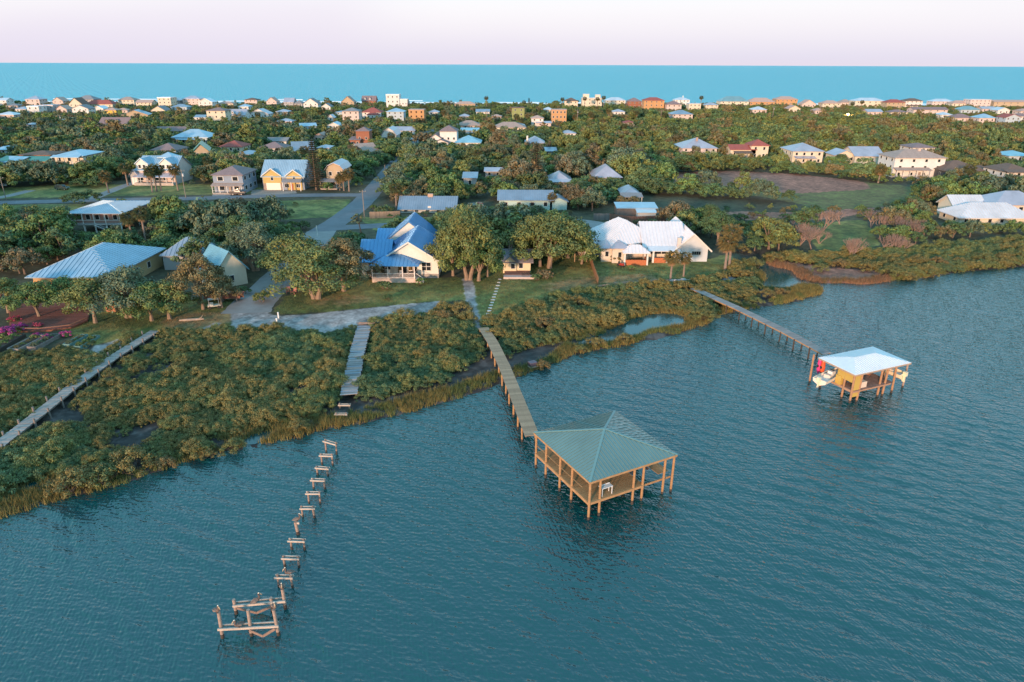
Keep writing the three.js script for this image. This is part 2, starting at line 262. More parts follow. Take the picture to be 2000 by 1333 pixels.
function waterMat(color, o) { const m = new THREE.MeshPhysicalMaterial({ roughness: o.rough, ior: o.ior, specularIntensity: o.spec ?? 1, side: THREE.DoubleSide }); m.color.setRGB(...color); if (o.bump) { const t = rippleTex.clone(); t.repeat.set(1 / o.tile, 1 / o.tile); m.bumpMap = t; m.bumpScale = o.bump; } return m; }
{ // the bay
  seed(21);
  const waves = Array.from({ length: 22 }, () => { const L = rr(1.1, 3.6), a = 120 * R + (rnd() + rnd() - 1) * 0.55; return [Math.cos(a) * 2 * Math.PI / L, Math.sin(a) * 2 * Math.PI / L, rnd() * 7, 0.0038 * Math.pow(L, 0.9)]; });
  const wh = (x, z) => { let h = 0; const gust = 0.15 + 1.7 * fbm(x * 0.022, z * 0.03, 2); for (const [kx, kz, p, a] of waves) { const s = Math.sin(kx * x + kz * z + p); h += a * (s + 0.4 * s * Math.abs(s)); } return h * gust; };
  const na = 420, nr = 560, P = [], U = [], I = [];
  for (let j = 0; j <= nr; j++) { const r = 24 * Math.pow(420 / 24, j / nr); for (let i = 0; i <= na; i++) { const a = mixn(-62, 62, i / na) * R, x = r * Math.sin(a), z = -r * Math.cos(a); P.push(x, wh(x, z) * clamp(1.4 - r / 220, 0.2, 1), z); U.push(x, z); } }
  for (let j = 0; j < nr; j++) for (let i = 0; i < na; i++) { const a = j * (na + 1) + i, b = a + 1, c = a + na + 1, e = c + 1; I.push(a, b, e, a, e, c); }
  const g = new THREE.BufferGeometry(); g.setAttribute('position', new THREE.Float32BufferAttribute(P, 3)); g.setAttribute('uv', new THREE.Float32BufferAttribute(U, 2)); g.setIndex(I); g.computeVertexNormals();
  tag(mesh('bay_water', g, waterMat([0.003, 0.062, 0.066], { rough: 0.05, ior: 1.72, bump: 0.145, tile: 26 }), scene), 'rippled teal bay water around the docks', null, null, 'structure');
  const b = new MB(); for (const [x0, x1, z0, z1] of [[-700, 700, 260, 22]]) b.quad([x0, -0.2, z0], [x1, -0.2, z0], [x1, -0.2, z1], [x0, -0.2, z1]);
  for (const s of [-1, 1]) b.quad([s * 21, -0.2, 22], [s * 700, -0.2, 22], [s * 700, -0.2, -330], [s * 620, -0.2, -330]);
  tag(b.build('open_water', waterMat([0.003, 0.062, 0.066], { rough: 0.2, ior: 1.72 }), scene), 'bay water further out from the docks', null, null, 'structure');
}
pools.forEach((p, i) => { // still tidal pools, sheltered from the wind
  const k5 = i === 4 ? 0.85 : 1, c = p.reduce((a, q) => [a[0] + q[0] / p.length, a[1] + q[1] / p.length], [0, 0]), b = new MB(), o = p.map(([x, z]) => [c[0] + (x - c[0]) * 1.25 * k5, 0.055, c[1] + (z - c[1]) * 1.35 * k5]);
  if (i === 1) o.forEach((q, k) => { q[0] = p[k][0] + (p[k][0] < c[0] ? -1.5 : 0); q[2] = p[k][1]; });
  for (let k = 0; k < o.length; k++) b.tri([c[0], 0.055, c[1]], o[k], o[(k + 1) % o.length]);
  tag(b.build('tidal_water', waterMat([0.003, 0.062, 0.066], { rough: 0.02, ior: 1.72, bump: 0.01, tile: 14 }), scene), ['still tidal pool behind the grassy spit', 'still creek pool beside the palms', 'narrow tidal pool near the broken pier', 'small tidal pool at the lower left shore', 'narrow tidal channel between mangroves and grassy spit'][i], null, null, 'structure');
});
{ // the ocean and its surf lines
  const b = new MB(); const xs = [-60000, -8000, -2500, 2500, 8000, 60000], zs = [-815, -1500, -4000, -12000, -55000];
  for (let j = 0; j < 4; j++) for (let i = 0; i < 5; i++) b.quad([xs[i], -0.05, zs[j]], [xs[i + 1], -0.05, zs[j]], [xs[i + 1], -0.05, zs[j + 1]], [xs[i], -0.05, zs[j + 1]]);
  tag(b.build('ocean', waterMat([0.035, 0.40, 0.48], { rough: 0.35, ior: 1.33, bump: 4, tile: 240 }), scene), 'bright turquoise ocean reaching to the horizon', null, null, 'structure');
  const s = new MB(); seed(5);
  for (const [zz, w, gap] of [[-846, 4, 0.2], [-866, 2.6, 0.45], [-905, 2.0, 0.62]]) for (let x = -1300; x < 1300; x += 9) { const o = (q) => (vnoise(q * 0.013, 3) - 0.5) * 16 + (vnoise(q * 0.05, zz) - 0.5) * 9, v = vnoise(x * 0.021, zz); if (v < gap) continue; const t = w * rr(0.8, 1.6), h = 0.9; s.quad([x, 0.02, zz + o(x) + t], [x + 9, 0.02, zz + o(x + 9) + t], [x + 9, h, zz + o(x + 9)], [x, h, zz + o(x)]); s.quad([x, h, zz + o(x)], [x + 9, h, zz + o(x + 9)], [x + 9, 0.02, zz + o(x + 9) - t * 0.4], [x, 0.02, zz + o(x) - t * 0.4]); }
  tag(s.build('surf', M([0.8, 0.84, 0.86], { rough: 0.7 }), scene), 'white surf breaking along the ocean beach', null, null, 'stuff');
}
// ---------------------------------------------------------------- roads
const roadLines = [];
function road(name, label, px, w, mat, y = LAND_Y + 0.02) {
  const pts = px.map(([a, b]) => G(a, b, y)), curve = pts.length > 2 ? new THREE.CatmullRomCurve3(pts).getPoints(pts.length * 6) : pts, b = new MB();
  const side = curve.map((p, i) => { const d = curve[Math.min(i + 1, curve.length - 1)].clone().sub(curve[Math.max(0, i - 1)]).setY(0).normalize(); const k = i / (curve.length - 1), ww = Array.isArray(w) ? mixn(w[0], w[1], k) : w, j = 1 + 0.08 * (vnoise(i * 0.7, px[0][0]) - 0.5); return [[p.x + d.z * ww / 2 * j, y, p.z - d.x * ww / 2 * j], [p.x - d.z * ww / 2 * j, y, p.z + d.x * ww / 2 * j]]; });
  for (let i = 0; i < side.length - 1; i++) b.quad(side[i][0], side[i + 1][0], side[i + 1][1], side[i][1]);
  roadLines.push([curve.map((p) => [p.x, p.z]), (Array.isArray(w) ? Math.max(...w) : w) / 2]);
  tag(b.build(name, mat, scene), label, null, null, 'structure');
}
const ASPH = M([0.22, 0.22, 0.24], { tex: 'asphalt', rough: 0.95 }), CONC = M([0.34, 0.32, 0.31], { tex: 'asphalt', rough: 0.95 });
road('road', 'grey residential street running toward the ocean', [[622, 456], [660, 432], [700, 402], [722, 380], [752, 345], [775, 318], [800, 295], [822, 272], [845, 255], [868, 238]], 7.2, ASPH);
road('road', 'grey cross street in front of the yellow gabled house', [[-120, 399], [0, 396], [200, 391], [400, 387], [560, 382], [660, 381], [712, 381]], 6.2, ASPH, LAND_Y + 0.03);
road('path', 'gravel drive from the street end down to the shore', [[628, 452], [600, 492], [560, 530], [525, 565], [495, 592], [480, 612]], [7.5, 8.5], CONC, LAND_Y + 0.035);
road('road', 'short lane behind the blue roofed house', [[640, 446], [700, 443], [760, 440], [815, 438]], 6, ASPH, LAND_Y + 0.028);
road('path', 'pale driveway under the dark red car', [[945, 428], [936, 415], [930, 404], [925, 396]], 4, CONC);
road('path', 'concrete apron behind the white metal roofed house', [[1105, 432], [1150, 436], [1190, 448], [1178, 470], [1160, 490]], [7, 8], CONC);
road('path', 'concrete driveway beside the white garage with palms', [[170, 392], [205, 378], [235, 366], [262, 357]], 4, CONC);
road('path', 'pale concrete drive crossing the far verge', [[-30, 391], [15, 383], [60, 372]], 4, CONC);
road('path', 'bare driveway in front of the yellow gabled house', [[535, 380], [535, 374], [535, 369]], 15, M([0.36, 0.31, 0.27], { tex: 'asphalt', rough: 1 }));
road('path', 'driveway in front of the slate blue house', [[430, 386], [436, 376]], 6, CONC);
function nearRoad(x, z, pad) { for (const [c, w] of roadLines) for (let i = 0; i < c.length - 1; i++) { const ax = c[i][0], az = c[i][1], bx = c[i + 1][0] - ax, bz = c[i + 1][1] - az, t = clamp(((x - ax) * bx + (z - az) * bz) / (bx * bx + bz * bz + 1e-9), 0, 1); if (Math.hypot(x - ax - bx * t, z - az - bz * t) < w + pad) return true; } return false; }
// ---------------------------------------------------------------- piers and docks
const v3 = (p) => [p.x, p.y, p.z];
const deckVar = (rgb, n = 4, spread = 0.3) => Array.from({ length: n }, (_, i) => M(rgb.map((c) => c * (1 - spread / 2 + spread * i / (n - 1))), { tex: 'wood', rough: 0.9 }));
const plankGeo = (() => { const b = new MB(); b.box(0, -0.05, 0, 1, 0.05, 1); return b.geo(); })();
const pileGeo = (() => { const b = new MB(); b.tube([[0, 0, 0], [0, 0.5, 0], [0, 1, 0]], [0.52, 0.5, 0.47], 9); return b.geo(); })();
function pile(parent, x, y0, y1, z, d, mat, lx = 0, lz = 0) { const m = mesh('post', pileGeo, mat, parent); m.position.set(x, y0, z); m.scale.set(d, y1 - y0, d); m.rotation.set(lz, 0, lx); if (y0 <= -1 && y1 > 0.6) { const b = mesh('barnacle_band', pileGeo, DARKW, m); b.scale.set(1.1, (rr(0.25, 0.5) - y0) / (y1 - y0), 1.1); } return m; }
// a boardwalk along a line of points: single planks, two stringers, posts in pairs
function boardwalk(g, line, w, { step = 0.3, gap = 0.025, mats, pitch = 3, postUp = 0, postMat = PILE, postD = 0.24, skip = () => false, wobble = 0, bottom = -1.2, stringer = OLDW, from = 0 }) {
  let acc = 0, next = 0, nextPost = from;
  for (let i = 0; i < line.length - 1; i++) {
    const a = line[i], b = line[i + 1], L = a.distanceTo(b), d = b.clone().sub(a).normalize(), yaw = Math.atan2(d.x, d.z), s = new THREE.Vector3(d.z, 0, -d.x).normalize();
    for (const k of [-1, 1]) new MB().bar(v3(a.clone().addScaledVector(s, k * w * 0.42).add(new THREE.Vector3(0, -0.17, 0))), v3(b.clone().addScaledVector(s, k * w * 0.42).add(new THREE.Vector3(0, -0.17, 0))), 0.08, 0.22).build('stringer', stringer, g);
    for (; next < acc + L - step * 0.4; next += step) {
      if (skip(next)) continue;
      const p = a.clone().addScaledVector(d, next - acc + step / 2), m = mesh('plank', plankGeo, mats[Math.floor(hash2(Math.round(next * 13), i) * mats.length)], g);
      m.position.copy(p).add(new THREE.Vector3(0, rr(-0.5, 0.5) * wobble * 0.08, 0)); m.rotation.set(0, yaw + rr(-1, 1) * wobble * 0.04, rr(-1, 1) * wobble * 0.02); m.scale.set(w * (1 + rr(-0.02, 0.02) * (1 + wobble * 3)), 1, step - gap);
    }
    for (; nextPost <= acc + L; nextPost += pitch) for (const k of [-1, 1]) { const p = a.clone().addScaledVector(d, nextPost - acc).addScaledVector(s, k * (w * 0.5 + (postUp ? postD * 0.45 : -postD * 0.3))); const g0 = landH(p.x, p.z); pile(g, p.x, Math.max(bottom, Math.min(g0 - 0.3, 0)), p.y + (postUp ? postUp * rr(0.6, 1.2) : -0.06), p.z, postD * rr(0.9, 1.1), postMat, rr(-1, 1) * 0.03, rr(-1, 1) * 0.03); }
    acc += L;
  }
}
const linePx = (pts) => pts.map(([x, y, h]) => G(x, y, h));
seed(31);
{ // the pier to the green pavilion
  const g = thing('wooden_pier', 'tan plank pier leading out to the green roofed pavilion', 'pier');
  boardwalk(g, linePx([[944, 640, 1.35], [962, 668, 1.5], [985, 715, 1.7], [1012, 782, 1.9], [1039, 850, 2.03]]), 1.75, { step: 0.3, mats: deckVar([0.46, 0.30, 0.19]), pitch: 3.2, postMat: PILE, postD: 0.26, from: 1 });
}
{ // the pier to the white boathouse
  const g = thing('wooden_pier', 'grey weathered pier leading out to the white roofed boathouse', 'pier');
  boardwalk(g, linePx([[1354, 563, 1.5], [1440, 601, 1.7], [1530, 645, 1.9], [1614, 690, 2.0]]), 1.7, { step: 0.32, mats: deckVar([0.36, 0.30, 0.28]), pitch: 3.7, postMat: DARKW, postD: 0.24, from: 4, stringer: PINE });
}
{ // the old pier through the mangroves
  const g = thing('wooden_pier', 'long grey pier with knobbly posts crossing the mangroves', 'pier');
  boardwalk(g, linePx([[303, 646, 1.25], [225, 695, 1.3], [145, 752, 1.35], [70, 812, 1.35], [-30, 890, 1.35]]), 1.7, { step: 0.34, mats: deckVar([0.40, 0.34, 0.31]), pitch: 3.0, postUp: 0.55, postMat: OLDW, postD: 0.26, wobble: 0.4, from: 2, bottom: -0.6 });
}
{ // the broken pier
  const g = thing('broken_pier', 'broken grey pier of patched planks ending above the shrubs', 'pier');
  boardwalk(g, linePx([[712, 634, 1.3], [697, 690, 1.4], [681, 770, 1.4]]), 2.3, { step: 0.42, gap: 0.03, mats: [...deckVar([0.34, 0.30, 0.29], 4, 0.5), M([0.30, 0.33, 0.38], { tex: 'wood' }), M([0.44, 0.30, 0.26], { tex: 'wood' })], pitch: 3.4, postMat: OLDW, postD: 0.26, wobble: 1, from: 1.5, bottom: -0.6 });
  const lumber = thing('lumber_pile', 'loose boards lying across the head of the broken pier', 'lumber', v3(G(713, 634, 1.3)), 0.1);
  for (let i = 0; i < 7; i++) { const b = new MB(); b.bar([rr(-1.6, -0.6), 0.06 + i * 0.05, rr(-0.8, 0.8)], [rr(0.6, 1.8), 0.1 + i * 0.05, rr(-0.8, 0.8)], 0.2, 0.05); b.build('board', M([0.5, 0.3, 0.22], { tex: 'wood' }), lumber); }
}
// ruined bents marching into the bay
function bent(a, b, label, group, { h = 0.15, legs = true, mat = BLEACH, base = -1.2 } = {}) { // a, b: tops of the two posts
  const c = a.clone().add(b).multiplyScalar(0.5), g = thing('pier_ruin', label, 'pier ruin', [c.x, 0, c.z], 0, group);
  const la = a.clone().sub(c), lb = b.clone().sub(c); la.y = a.y; lb.y = b.y;
  for (const p of [la, lb]) pile(g, p.x, base, p.y + rr(0.04, 0.2), p.z, 0.22 * rr(0.92, 1.1), M([0.36, 0.25, 0.20], { tex: 'wood' }), rr(-1, 1) * 0.04, rr(-1, 1) * 0.04);
  const d = lb.clone().sub(la).normalize(), s = new THREE.Vector3(-d.z, 0, d.x);
  for (const k of [-1, 1]) new MB().bar(v3(la.clone().addScaledVector(d, -0.18).addScaledVector(s, k * 0.19).setY(la.y - 0.1)), v3(lb.clone().addScaledVector(d, 0.18).addScaledVector(s, k * 0.19).setY(lb.y - 0.1)), 0.08, 0.16).build('cap_beam', mat, g);
  return g;
}
const ruinBase = [[637, 884, 657, 888], [629, 908, 650, 909], [621, 929, 642, 931], [612, 955, 634, 956], [603, 984, 625, 984], [592, 1011, 615, 1011], null, [569, 1074, 595, 1075], [557, 1108, 584, 1109], [544, 1147, 572, 1148]];
const ruinTop = [860, 888, 912, 936, 962, 991, 0, 1054, 1088, 1125];
const ordinal = ['first', 'second', 'third', 'fourth', 'fifth', 'sixth', '', 'seventh', 'eighth', 'ninth'];
ruinBase.forEach((q, i) => {
  if (!q) return;
  const A = G(q[0], q[1]), B = G(q[2], q[3]), h = heightAt(q[0], ruinTop[i], A);
  A.y = h; B.y = h + (i === 0 ? -0.18 : 0);
  bent(A, B, i === 9 ? 'weathered pier bent with one bird, next to the larger frames' : i === 0 ? 'lopsided weathered pier bent standing nearest the shore' : ordinal[i] + ' weathered pier bent counted out from the shore', 'ruined pier bents in the bay');
});
{ const A = G(584, 1043), h = heightAt(581, 1019, A), g = thing('mooring_post', 'single leaning post between the ruined pier bents', 'post', [A.x, 0, A.z]); pile(g, 0, -1.2, h, 0, 0.34, M([0.42, 0.30, 0.24], { tex: 'wood' }), 0.06, 0.03); new MB().bar([-0.2, h - 0.1, 0.1], [0.22, h - 0.14, 0.12], 0.1, 0.2).build('cleat', BLEACH, g); }
const frameTops = [];
function ruinFrame(posts, beam, braces, label) { // posts: [px, topY, baseY]
  const P = posts.map(([x, t, b]) => { const q = G(x, b); q.y = heightAt(x, t, q); return q; }), o = P[0].clone().add(P[2]).multiplyScalar(0.5), g = thing('dock_ruin', label, 'dock ruin', [o.x, 0, o.z]);
  const L = P.map((p) => new THREE.Vector3(p.x - o.x, p.y, p.z - o.z));
  L.forEach((p) => pile(g, p.x, -1.2, p.y, p.z, 0.29, M([0.42, 0.31, 0.25], { tex: 'wood' }), rr(-1, 1) * 0.03, rr(-1, 1) * 0.03));
  const d = L[2].clone().sub(L[0]).setY(0).normalize(), s = new THREE.Vector3(-d.z, 0, d.x), on = (t, y, k) => L[0].clone().lerp(L[2], t).addScaledVector(s, k).setY(y);
  new MB().bar(v3(on(-0.03, beam, 0.22)), v3(on(1.03, beam, 0.22)), 0.11, 0.19).build('beam', BLEACH, g);
  new MB().bar(v3(on(-0.02, beam, -0.22)), v3(on(1.02, beam + 0.02, -0.22)), 0.10, 0.17).build('beam', M([0.5, 0.42, 0.36], { tex: 'wood' }), g);
  for (const [t0, y0, t1, y1] of braces) new MB().bar(v3(on(t0, y0, 0.3)), v3(on(t1, y1, 0.3)), 0.09, 0.2).build('brace', M([0.33, 0.22, 0.17], { tex: 'wood' }), g);
  frameTops.push({ on: (t, y) => on(t, y, 0.2).add(new THREE.Vector3(o.x, 0, o.z)), P });
}
ruinFrame([[462, 1172, 1199], [533, 1167, 1192], [558, 1152, 1190]], 0.98, [[0.05, 0.85, 0.42, 0.15], [0.42, 0.12, 0.78, 0.75]], 'bleached dock frame with crossed braces and two birds');
ruinFrame([[434, 1198, 1246], [491, 1193, 1243], [545, 1190, 1240]], 1.05, [[0.52, 0.9, 0.74, 0.2], [0.74, 0.2, 0.97, 0.9]], 'outermost bleached dock frame with three tall posts and birds');
// ---- the green pavilion
{
  const EV = 4.6, F = G(1152, 943, EV), Lc = G(1034, 850, EV), Rc = G(1335, 894, EV);
  const ex = Rc.clone().sub(F).setY(0), ez = Lc.clone().sub(F).setY(0), S = (ex.length() + ez.length()) / 2;
  const ux = ex.clone().normalize().add(new THREE.Vector3(-ez.z, 0, ez.x).normalize()).normalize(); // square the two measured sides
  const yaw = Math.atan2(-ux.z, ux.x), uz = new THREE.Vector3(ux.z, 0, -ux.x), C = F.clone().addScaledVector(ux, S / 2).addScaledVector(uz, S / 2);
  const g = thing('dock_pavilion', 'large timber pavilion over the water with green metal roof', 'pavilion', [C.x, 0, C.z], yaw), H = S / 2, top = EV + 1.78;
  const GREEN = new THREE.MeshPhysicalMaterial({ roughness: 0.4, metalness: 0.1, clearcoat: 1, clearcoatRoughness: 0.12, side: THREE.DoubleSide, map: TEX.metal }); GREEN.color.setRGB(0.17, 0.27, 0.245);
  const c = [[-H, EV, H], [H, EV, H], [H, EV, -H], [-H, EV, -H]], ap = [0, top, 0];
  const names = ['front', 'right', 'back', 'left'];
  for (let k = 0; k < 4; k++) {
    const a = c[k], b = c[(k + 1) % 4], n = 30, m = new MB();
    if (k === 1) { // the sheets on this side have buckled a little
      const rows = 14, at = (u, v) => { const p = [mixn(mixn(a[0], b[0], u), 0, v), mixn(EV, top, v), mixn(mixn(a[2], b[2], u), 0, v)]; const s = 0.05 * Math.sin(u * 38 + 1.2 * Math.sin(v * 9)) * Math.sin(v * 26 + u * 6) * Math.min(1, 8 * Math.min(u, 1 - u, v + 0.02)); p[1] += s; return p; };
      for (let i = 0; i < n; i++) for (let j = 0; j < rows; j++) { const q = (x, y) => at(0.5 + (x / n - 0.5), y / rows); m.quad(q(i, j), q(i + 1, j), q(i + 1, j + 1), q(i, j + 1)); }
      const geo = m.geo(); mesh('roof_panel', geo, GREEN, g).userData.label = 'buckled roof slope of green sheets';
    } else m.slab([a, b, ap], 0.05).build('roof_panel', GREEN, g);
    const r = new MB(); for (let i = 1; i < 26; i++) { const u = i / 26, p = [mixn(a[0], b[0], u), EV, mixn(a[2], b[2], u)], v = 1 - Math.abs(2 * u - 1), nrm = [[0, 1], [1, 0], [0, -1], [-1, 0]][k]; const q = [p[0] - nrm[0] * H * v, mixn(EV, top, v), p[2] - nrm[1] * H * v]; r.bar([p[0], p[1] + 0.02, p[2]], [q[0], q[1] + 0.02, q[2]], 0.09, 0.07); }
    tag(r.build('roof_seams', GREEN, g), null, null, null, 'stuff');
    new MB().bar([a[0], a[1] - 0.12, a[2]], [b[0], b[1] - 0.12, b[2]], 0.06, 0.22).build('fascia', PINE, g);
    new MB().bar([a[0], a[1] + 0.04, a[2]], [0, top + 0.04, 0], 0.26, 0.06).build('ridge_cap', M([0.16, 0.28, 0.27], { rough: 0.4, metal: 0.1 }), g);
    const rf = new MB(); for (let i = 1; i < 9; i++) { const u = i / 9, p = [mixn(a[0], b[0], u), EV - 0.15, mixn(a[2], b[2], u)], v = 1 - Math.abs(2 * u - 1), nrm = [[0, 1], [1, 0], [0, -1], [-1, 0]][k]; rf.bar(p, [p[0] - nrm[0] * H * v, mixn(EV, top, v) - 0.15, p[2] - nrm[1] * H * v], 0.06, 0.16); } rf.build('rafters', PINE, g);
  }
  new MB().bar([0, top + 0.06, 0], [0, EV + 0.05, -H], 0.1, 0.06).build('ridge_cap', M([0.16, 0.28, 0.27], { rough: 0.4, metal: 0.1 }), g);
  // posts in pairs round the eave, from below the water to the eave beam
  const q = H - 0.22, posts = [[-q, q], [-q + 1.3, q], [0.15, q], [1.35, q], [q - 1.2, q], [q, q], [-q, q - 3.3], [-q, q - 5.6], [-q, -q + 2.2], [-q, -q], [q, -q], [q, -0.5], [-q + 1.9, q - 2.6], [-q + 2.0, -q], [1.3, -q], [1.3, -0.5], [1.3, q - 3]];
  for (const [x, z] of posts) pile(g, x, -1.5, EV - 0.1, z, 0.27, PILE, rr(-1, 1) * 0.006, rr(-1, 1) * 0.006);
  // the deck: an L of planks round a boat slip
  const DY = 2.05, shades = deckVar([0.50, 0.30, 0.14], 4, 0.22), w0 = -q - 0.1, w1 = 1.45;
  for (let z = -q - 0.1, i = 0; z < q + 0.1; z += 0.29, i++) { const m = mesh('deck_plank', plankGeo, shades[Math.floor(hash2(i, 5) * 4)], g); m.position.set((w0 + w1) / 2, DY, z + 0.14); m.scale.set(w1 - w0, 1, 0.265); }
  for (let z = -q - 0.1, i = 0; z < -q + 2.4; z += 0.29, i++) { const m = mesh('deck_plank', plankGeo, shades[Math.floor(hash2(i, 9) * 4)], g); m.position.set((w1 + q) / 2 + 0.05, DY, z + 0.14); m.scale.set(q - w1, 1, 0.265); }
  for (const [a, b] of [[[w0, q + 0.05], [w1, q + 0.05]], [[w0, -q], [w0, q]], [[w1, -q + 2.4], [w1, q]], [[w0, 0], [w1, 0]]]) new MB().bar([a[0], DY - 0.18, a[1]], [b[0], DY - 0.18, b[1]], 0.09, 0.28).build('joist', PINE, g);
  for (const [a, b] of [[[w0 + 0.1, DY + 1, -q], [w0 + 0.1, DY + 1, q - 1.4]]]) new MB().bar(a, b, 0.09, 0.05).build('hand_rail', PINE, g);
  for (const z of [-q + 2.4, 0.2, q - 0.3]) new MB().bar([w1, DY - 0.42, z], [q, DY - 0.42, z], 0.1, 0.22).build('cross_beam', PILE, g);
  for (let x = q - 1.15, i = 0; x < q + 0.1; x += 0.29, i++) { const m = mesh('deck_plank', plankGeo, shades[i % 4], g); m.position.set(x, DY, 0.8); m.scale.set(0.265, 1, 2 * q - 3.2); }
  // boat lift in the slip
  const lift = thing('boat_lift', 'empty boat lift cradle hanging in the pavilion slip', 'boat lift', [C.x, 0, C.z], yaw);
  for (const z of [-1.2, 1.2]) new MB().bar([1.7, 1.25, z], [q - 0.2, 1.25, z], 0.16, 0.2).build('cradle_beam', M([0.55, 0.42, 0.36], { rough: 0.5 }), lift);
  for (const x of [2.4, q - 1]) new MB().bar([x, 1.42, -1.7], [x, 1.42, 2.6], 0.35, 0.08).build('bunk', M([0.42, 0.30, 0.28], { tex: 'wood' }), lift);
  for (const [x, z] of [[1.8, -1.2], [1.8, 1.2], [q - 0.3, -1.2], [q - 0.3, 1.2]]) new MB().bar([x, 1.3, z], [x, EV - 0.3, z], 0.03).build('cable', M([0.7, 0.7, 0.7], { rough: 0.4 }), lift);
  for (const z of [-1.2, 1.2]) new MB().bar([1.3, EV - 0.35, z], [q, EV - 0.35, z], 0.14, 0.2).build('top_beam', DARKW, lift);
  const T = new THREE.Vector3(-q + 2.3, DY, q - 0.45).applyAxisAngle(new THREE.Vector3(0, 1, 0), yaw);
  const t = thing('fish_table', 'white fish cleaning table at the pavilion deck edge', 'table', [C.x + T.x, DY, C.z + T.z], yaw);
  new MB().box(0, 0.9, 0, 1.35, 0.05, 0.62).box(0, 0.95, -0.29, 1.35, 0.06, 0.03).build('table_top', M([0.85, 0.85, 0.86], { rough: 0.4 }), t);
  for (const [x, z] of [[-0.6, -0.26], [0.6, -0.26], [-0.6, 0.26], [0.6, 0.26]]) new MB().box(x, 0, z, 0.06, 0.9, 0.06).build('leg', M([0.8, 0.8, 0.8], { rough: 0.5 }), t);
}
// ---- boats
function boat(name, label, pos, yaw, Lb, color, group, bits) {
  const g = thing(name, label, 'boat', pos, yaw, group), hull = new MB(), n = 12, ring = [];
  for (let i = 0; i <= n; i++) { const t = i / n, w = Lb * 0.18 * Math.pow(1 - Math.pow(t, 3.2), 0.8), z = (t - 0.5) * Lb, sh = 0.95 + 0.35 * t * t, k = 0.12 * t * t; ring.push([[-w, sh, z], [-w * 0.9, 0.45 + k, z], [0, k, z], [w * 0.9, 0.45 + k, z], [w, sh, z]]); }
  for (let i = 0; i < n; i++) for (let k = 0; k < 4; k++) hull.quad(ring[i][k], ring[i][k + 1], ring[i + 1][k + 1], ring[i + 1][k]);
  hull.poly(ring[0]); hull.build('hull', M(color, { rough: 0.35 }), g);
  const dk = new MB(); for (let i = 0; i < n; i++) dk.quad([ring[i][0][0] * 0.95, 0.62 + (i > 8 ? 0.4 : 0), ring[i][0][2]], [ring[i][4][0] * 0.95, 0.62 + (i > 8 ? 0.4 : 0), ring[i][0][2]], [ring[i + 1][4][0] * 0.95, 0.62 + (i >= 8 ? 0.4 : 0), ring[i + 1][0][2]], [ring[i + 1][0][0] * 0.95, 0.62 + (i >= 8 ? 0.4 : 0), ring[i + 1][0][2]]); dk.build('deck', M([0.72, 0.66, 0.6], { rough: 0.6 }), g);
  new MB().box(0, 0.62, 0.1, 0.7, 0.85, 0.6).build('console', M([0.8, 0.76, 0.72], { rough: 0.4 }), g);
  new MB().box(0, 1.3, 0.32, 0.66, 0.32, 0.04).build('windscreen', GLASS, g);
  new MB().box(0, 0.62, -0.7, 0.9, 0.5, 0.45).build('seat', M([0.7, 0.6, 0.5], { rough: 0.7 }), g);
  const mo = new MB(); mo.box(0, 0.75, -Lb / 2 - 0.25, 0.42, 0.62, 0.5); mo.box(0, 0.05, -Lb / 2 - 0.2, 0.16, 0.75, 0.26); mo.box(0, -0.15, -Lb / 2 - 0.2, 0.1, 0.25, 0.42); mo.build('outboard_motor', M(bits?.motor || [0.8, 0.72, 0.5], { rough: 0.35 }), g);
  return g;
}
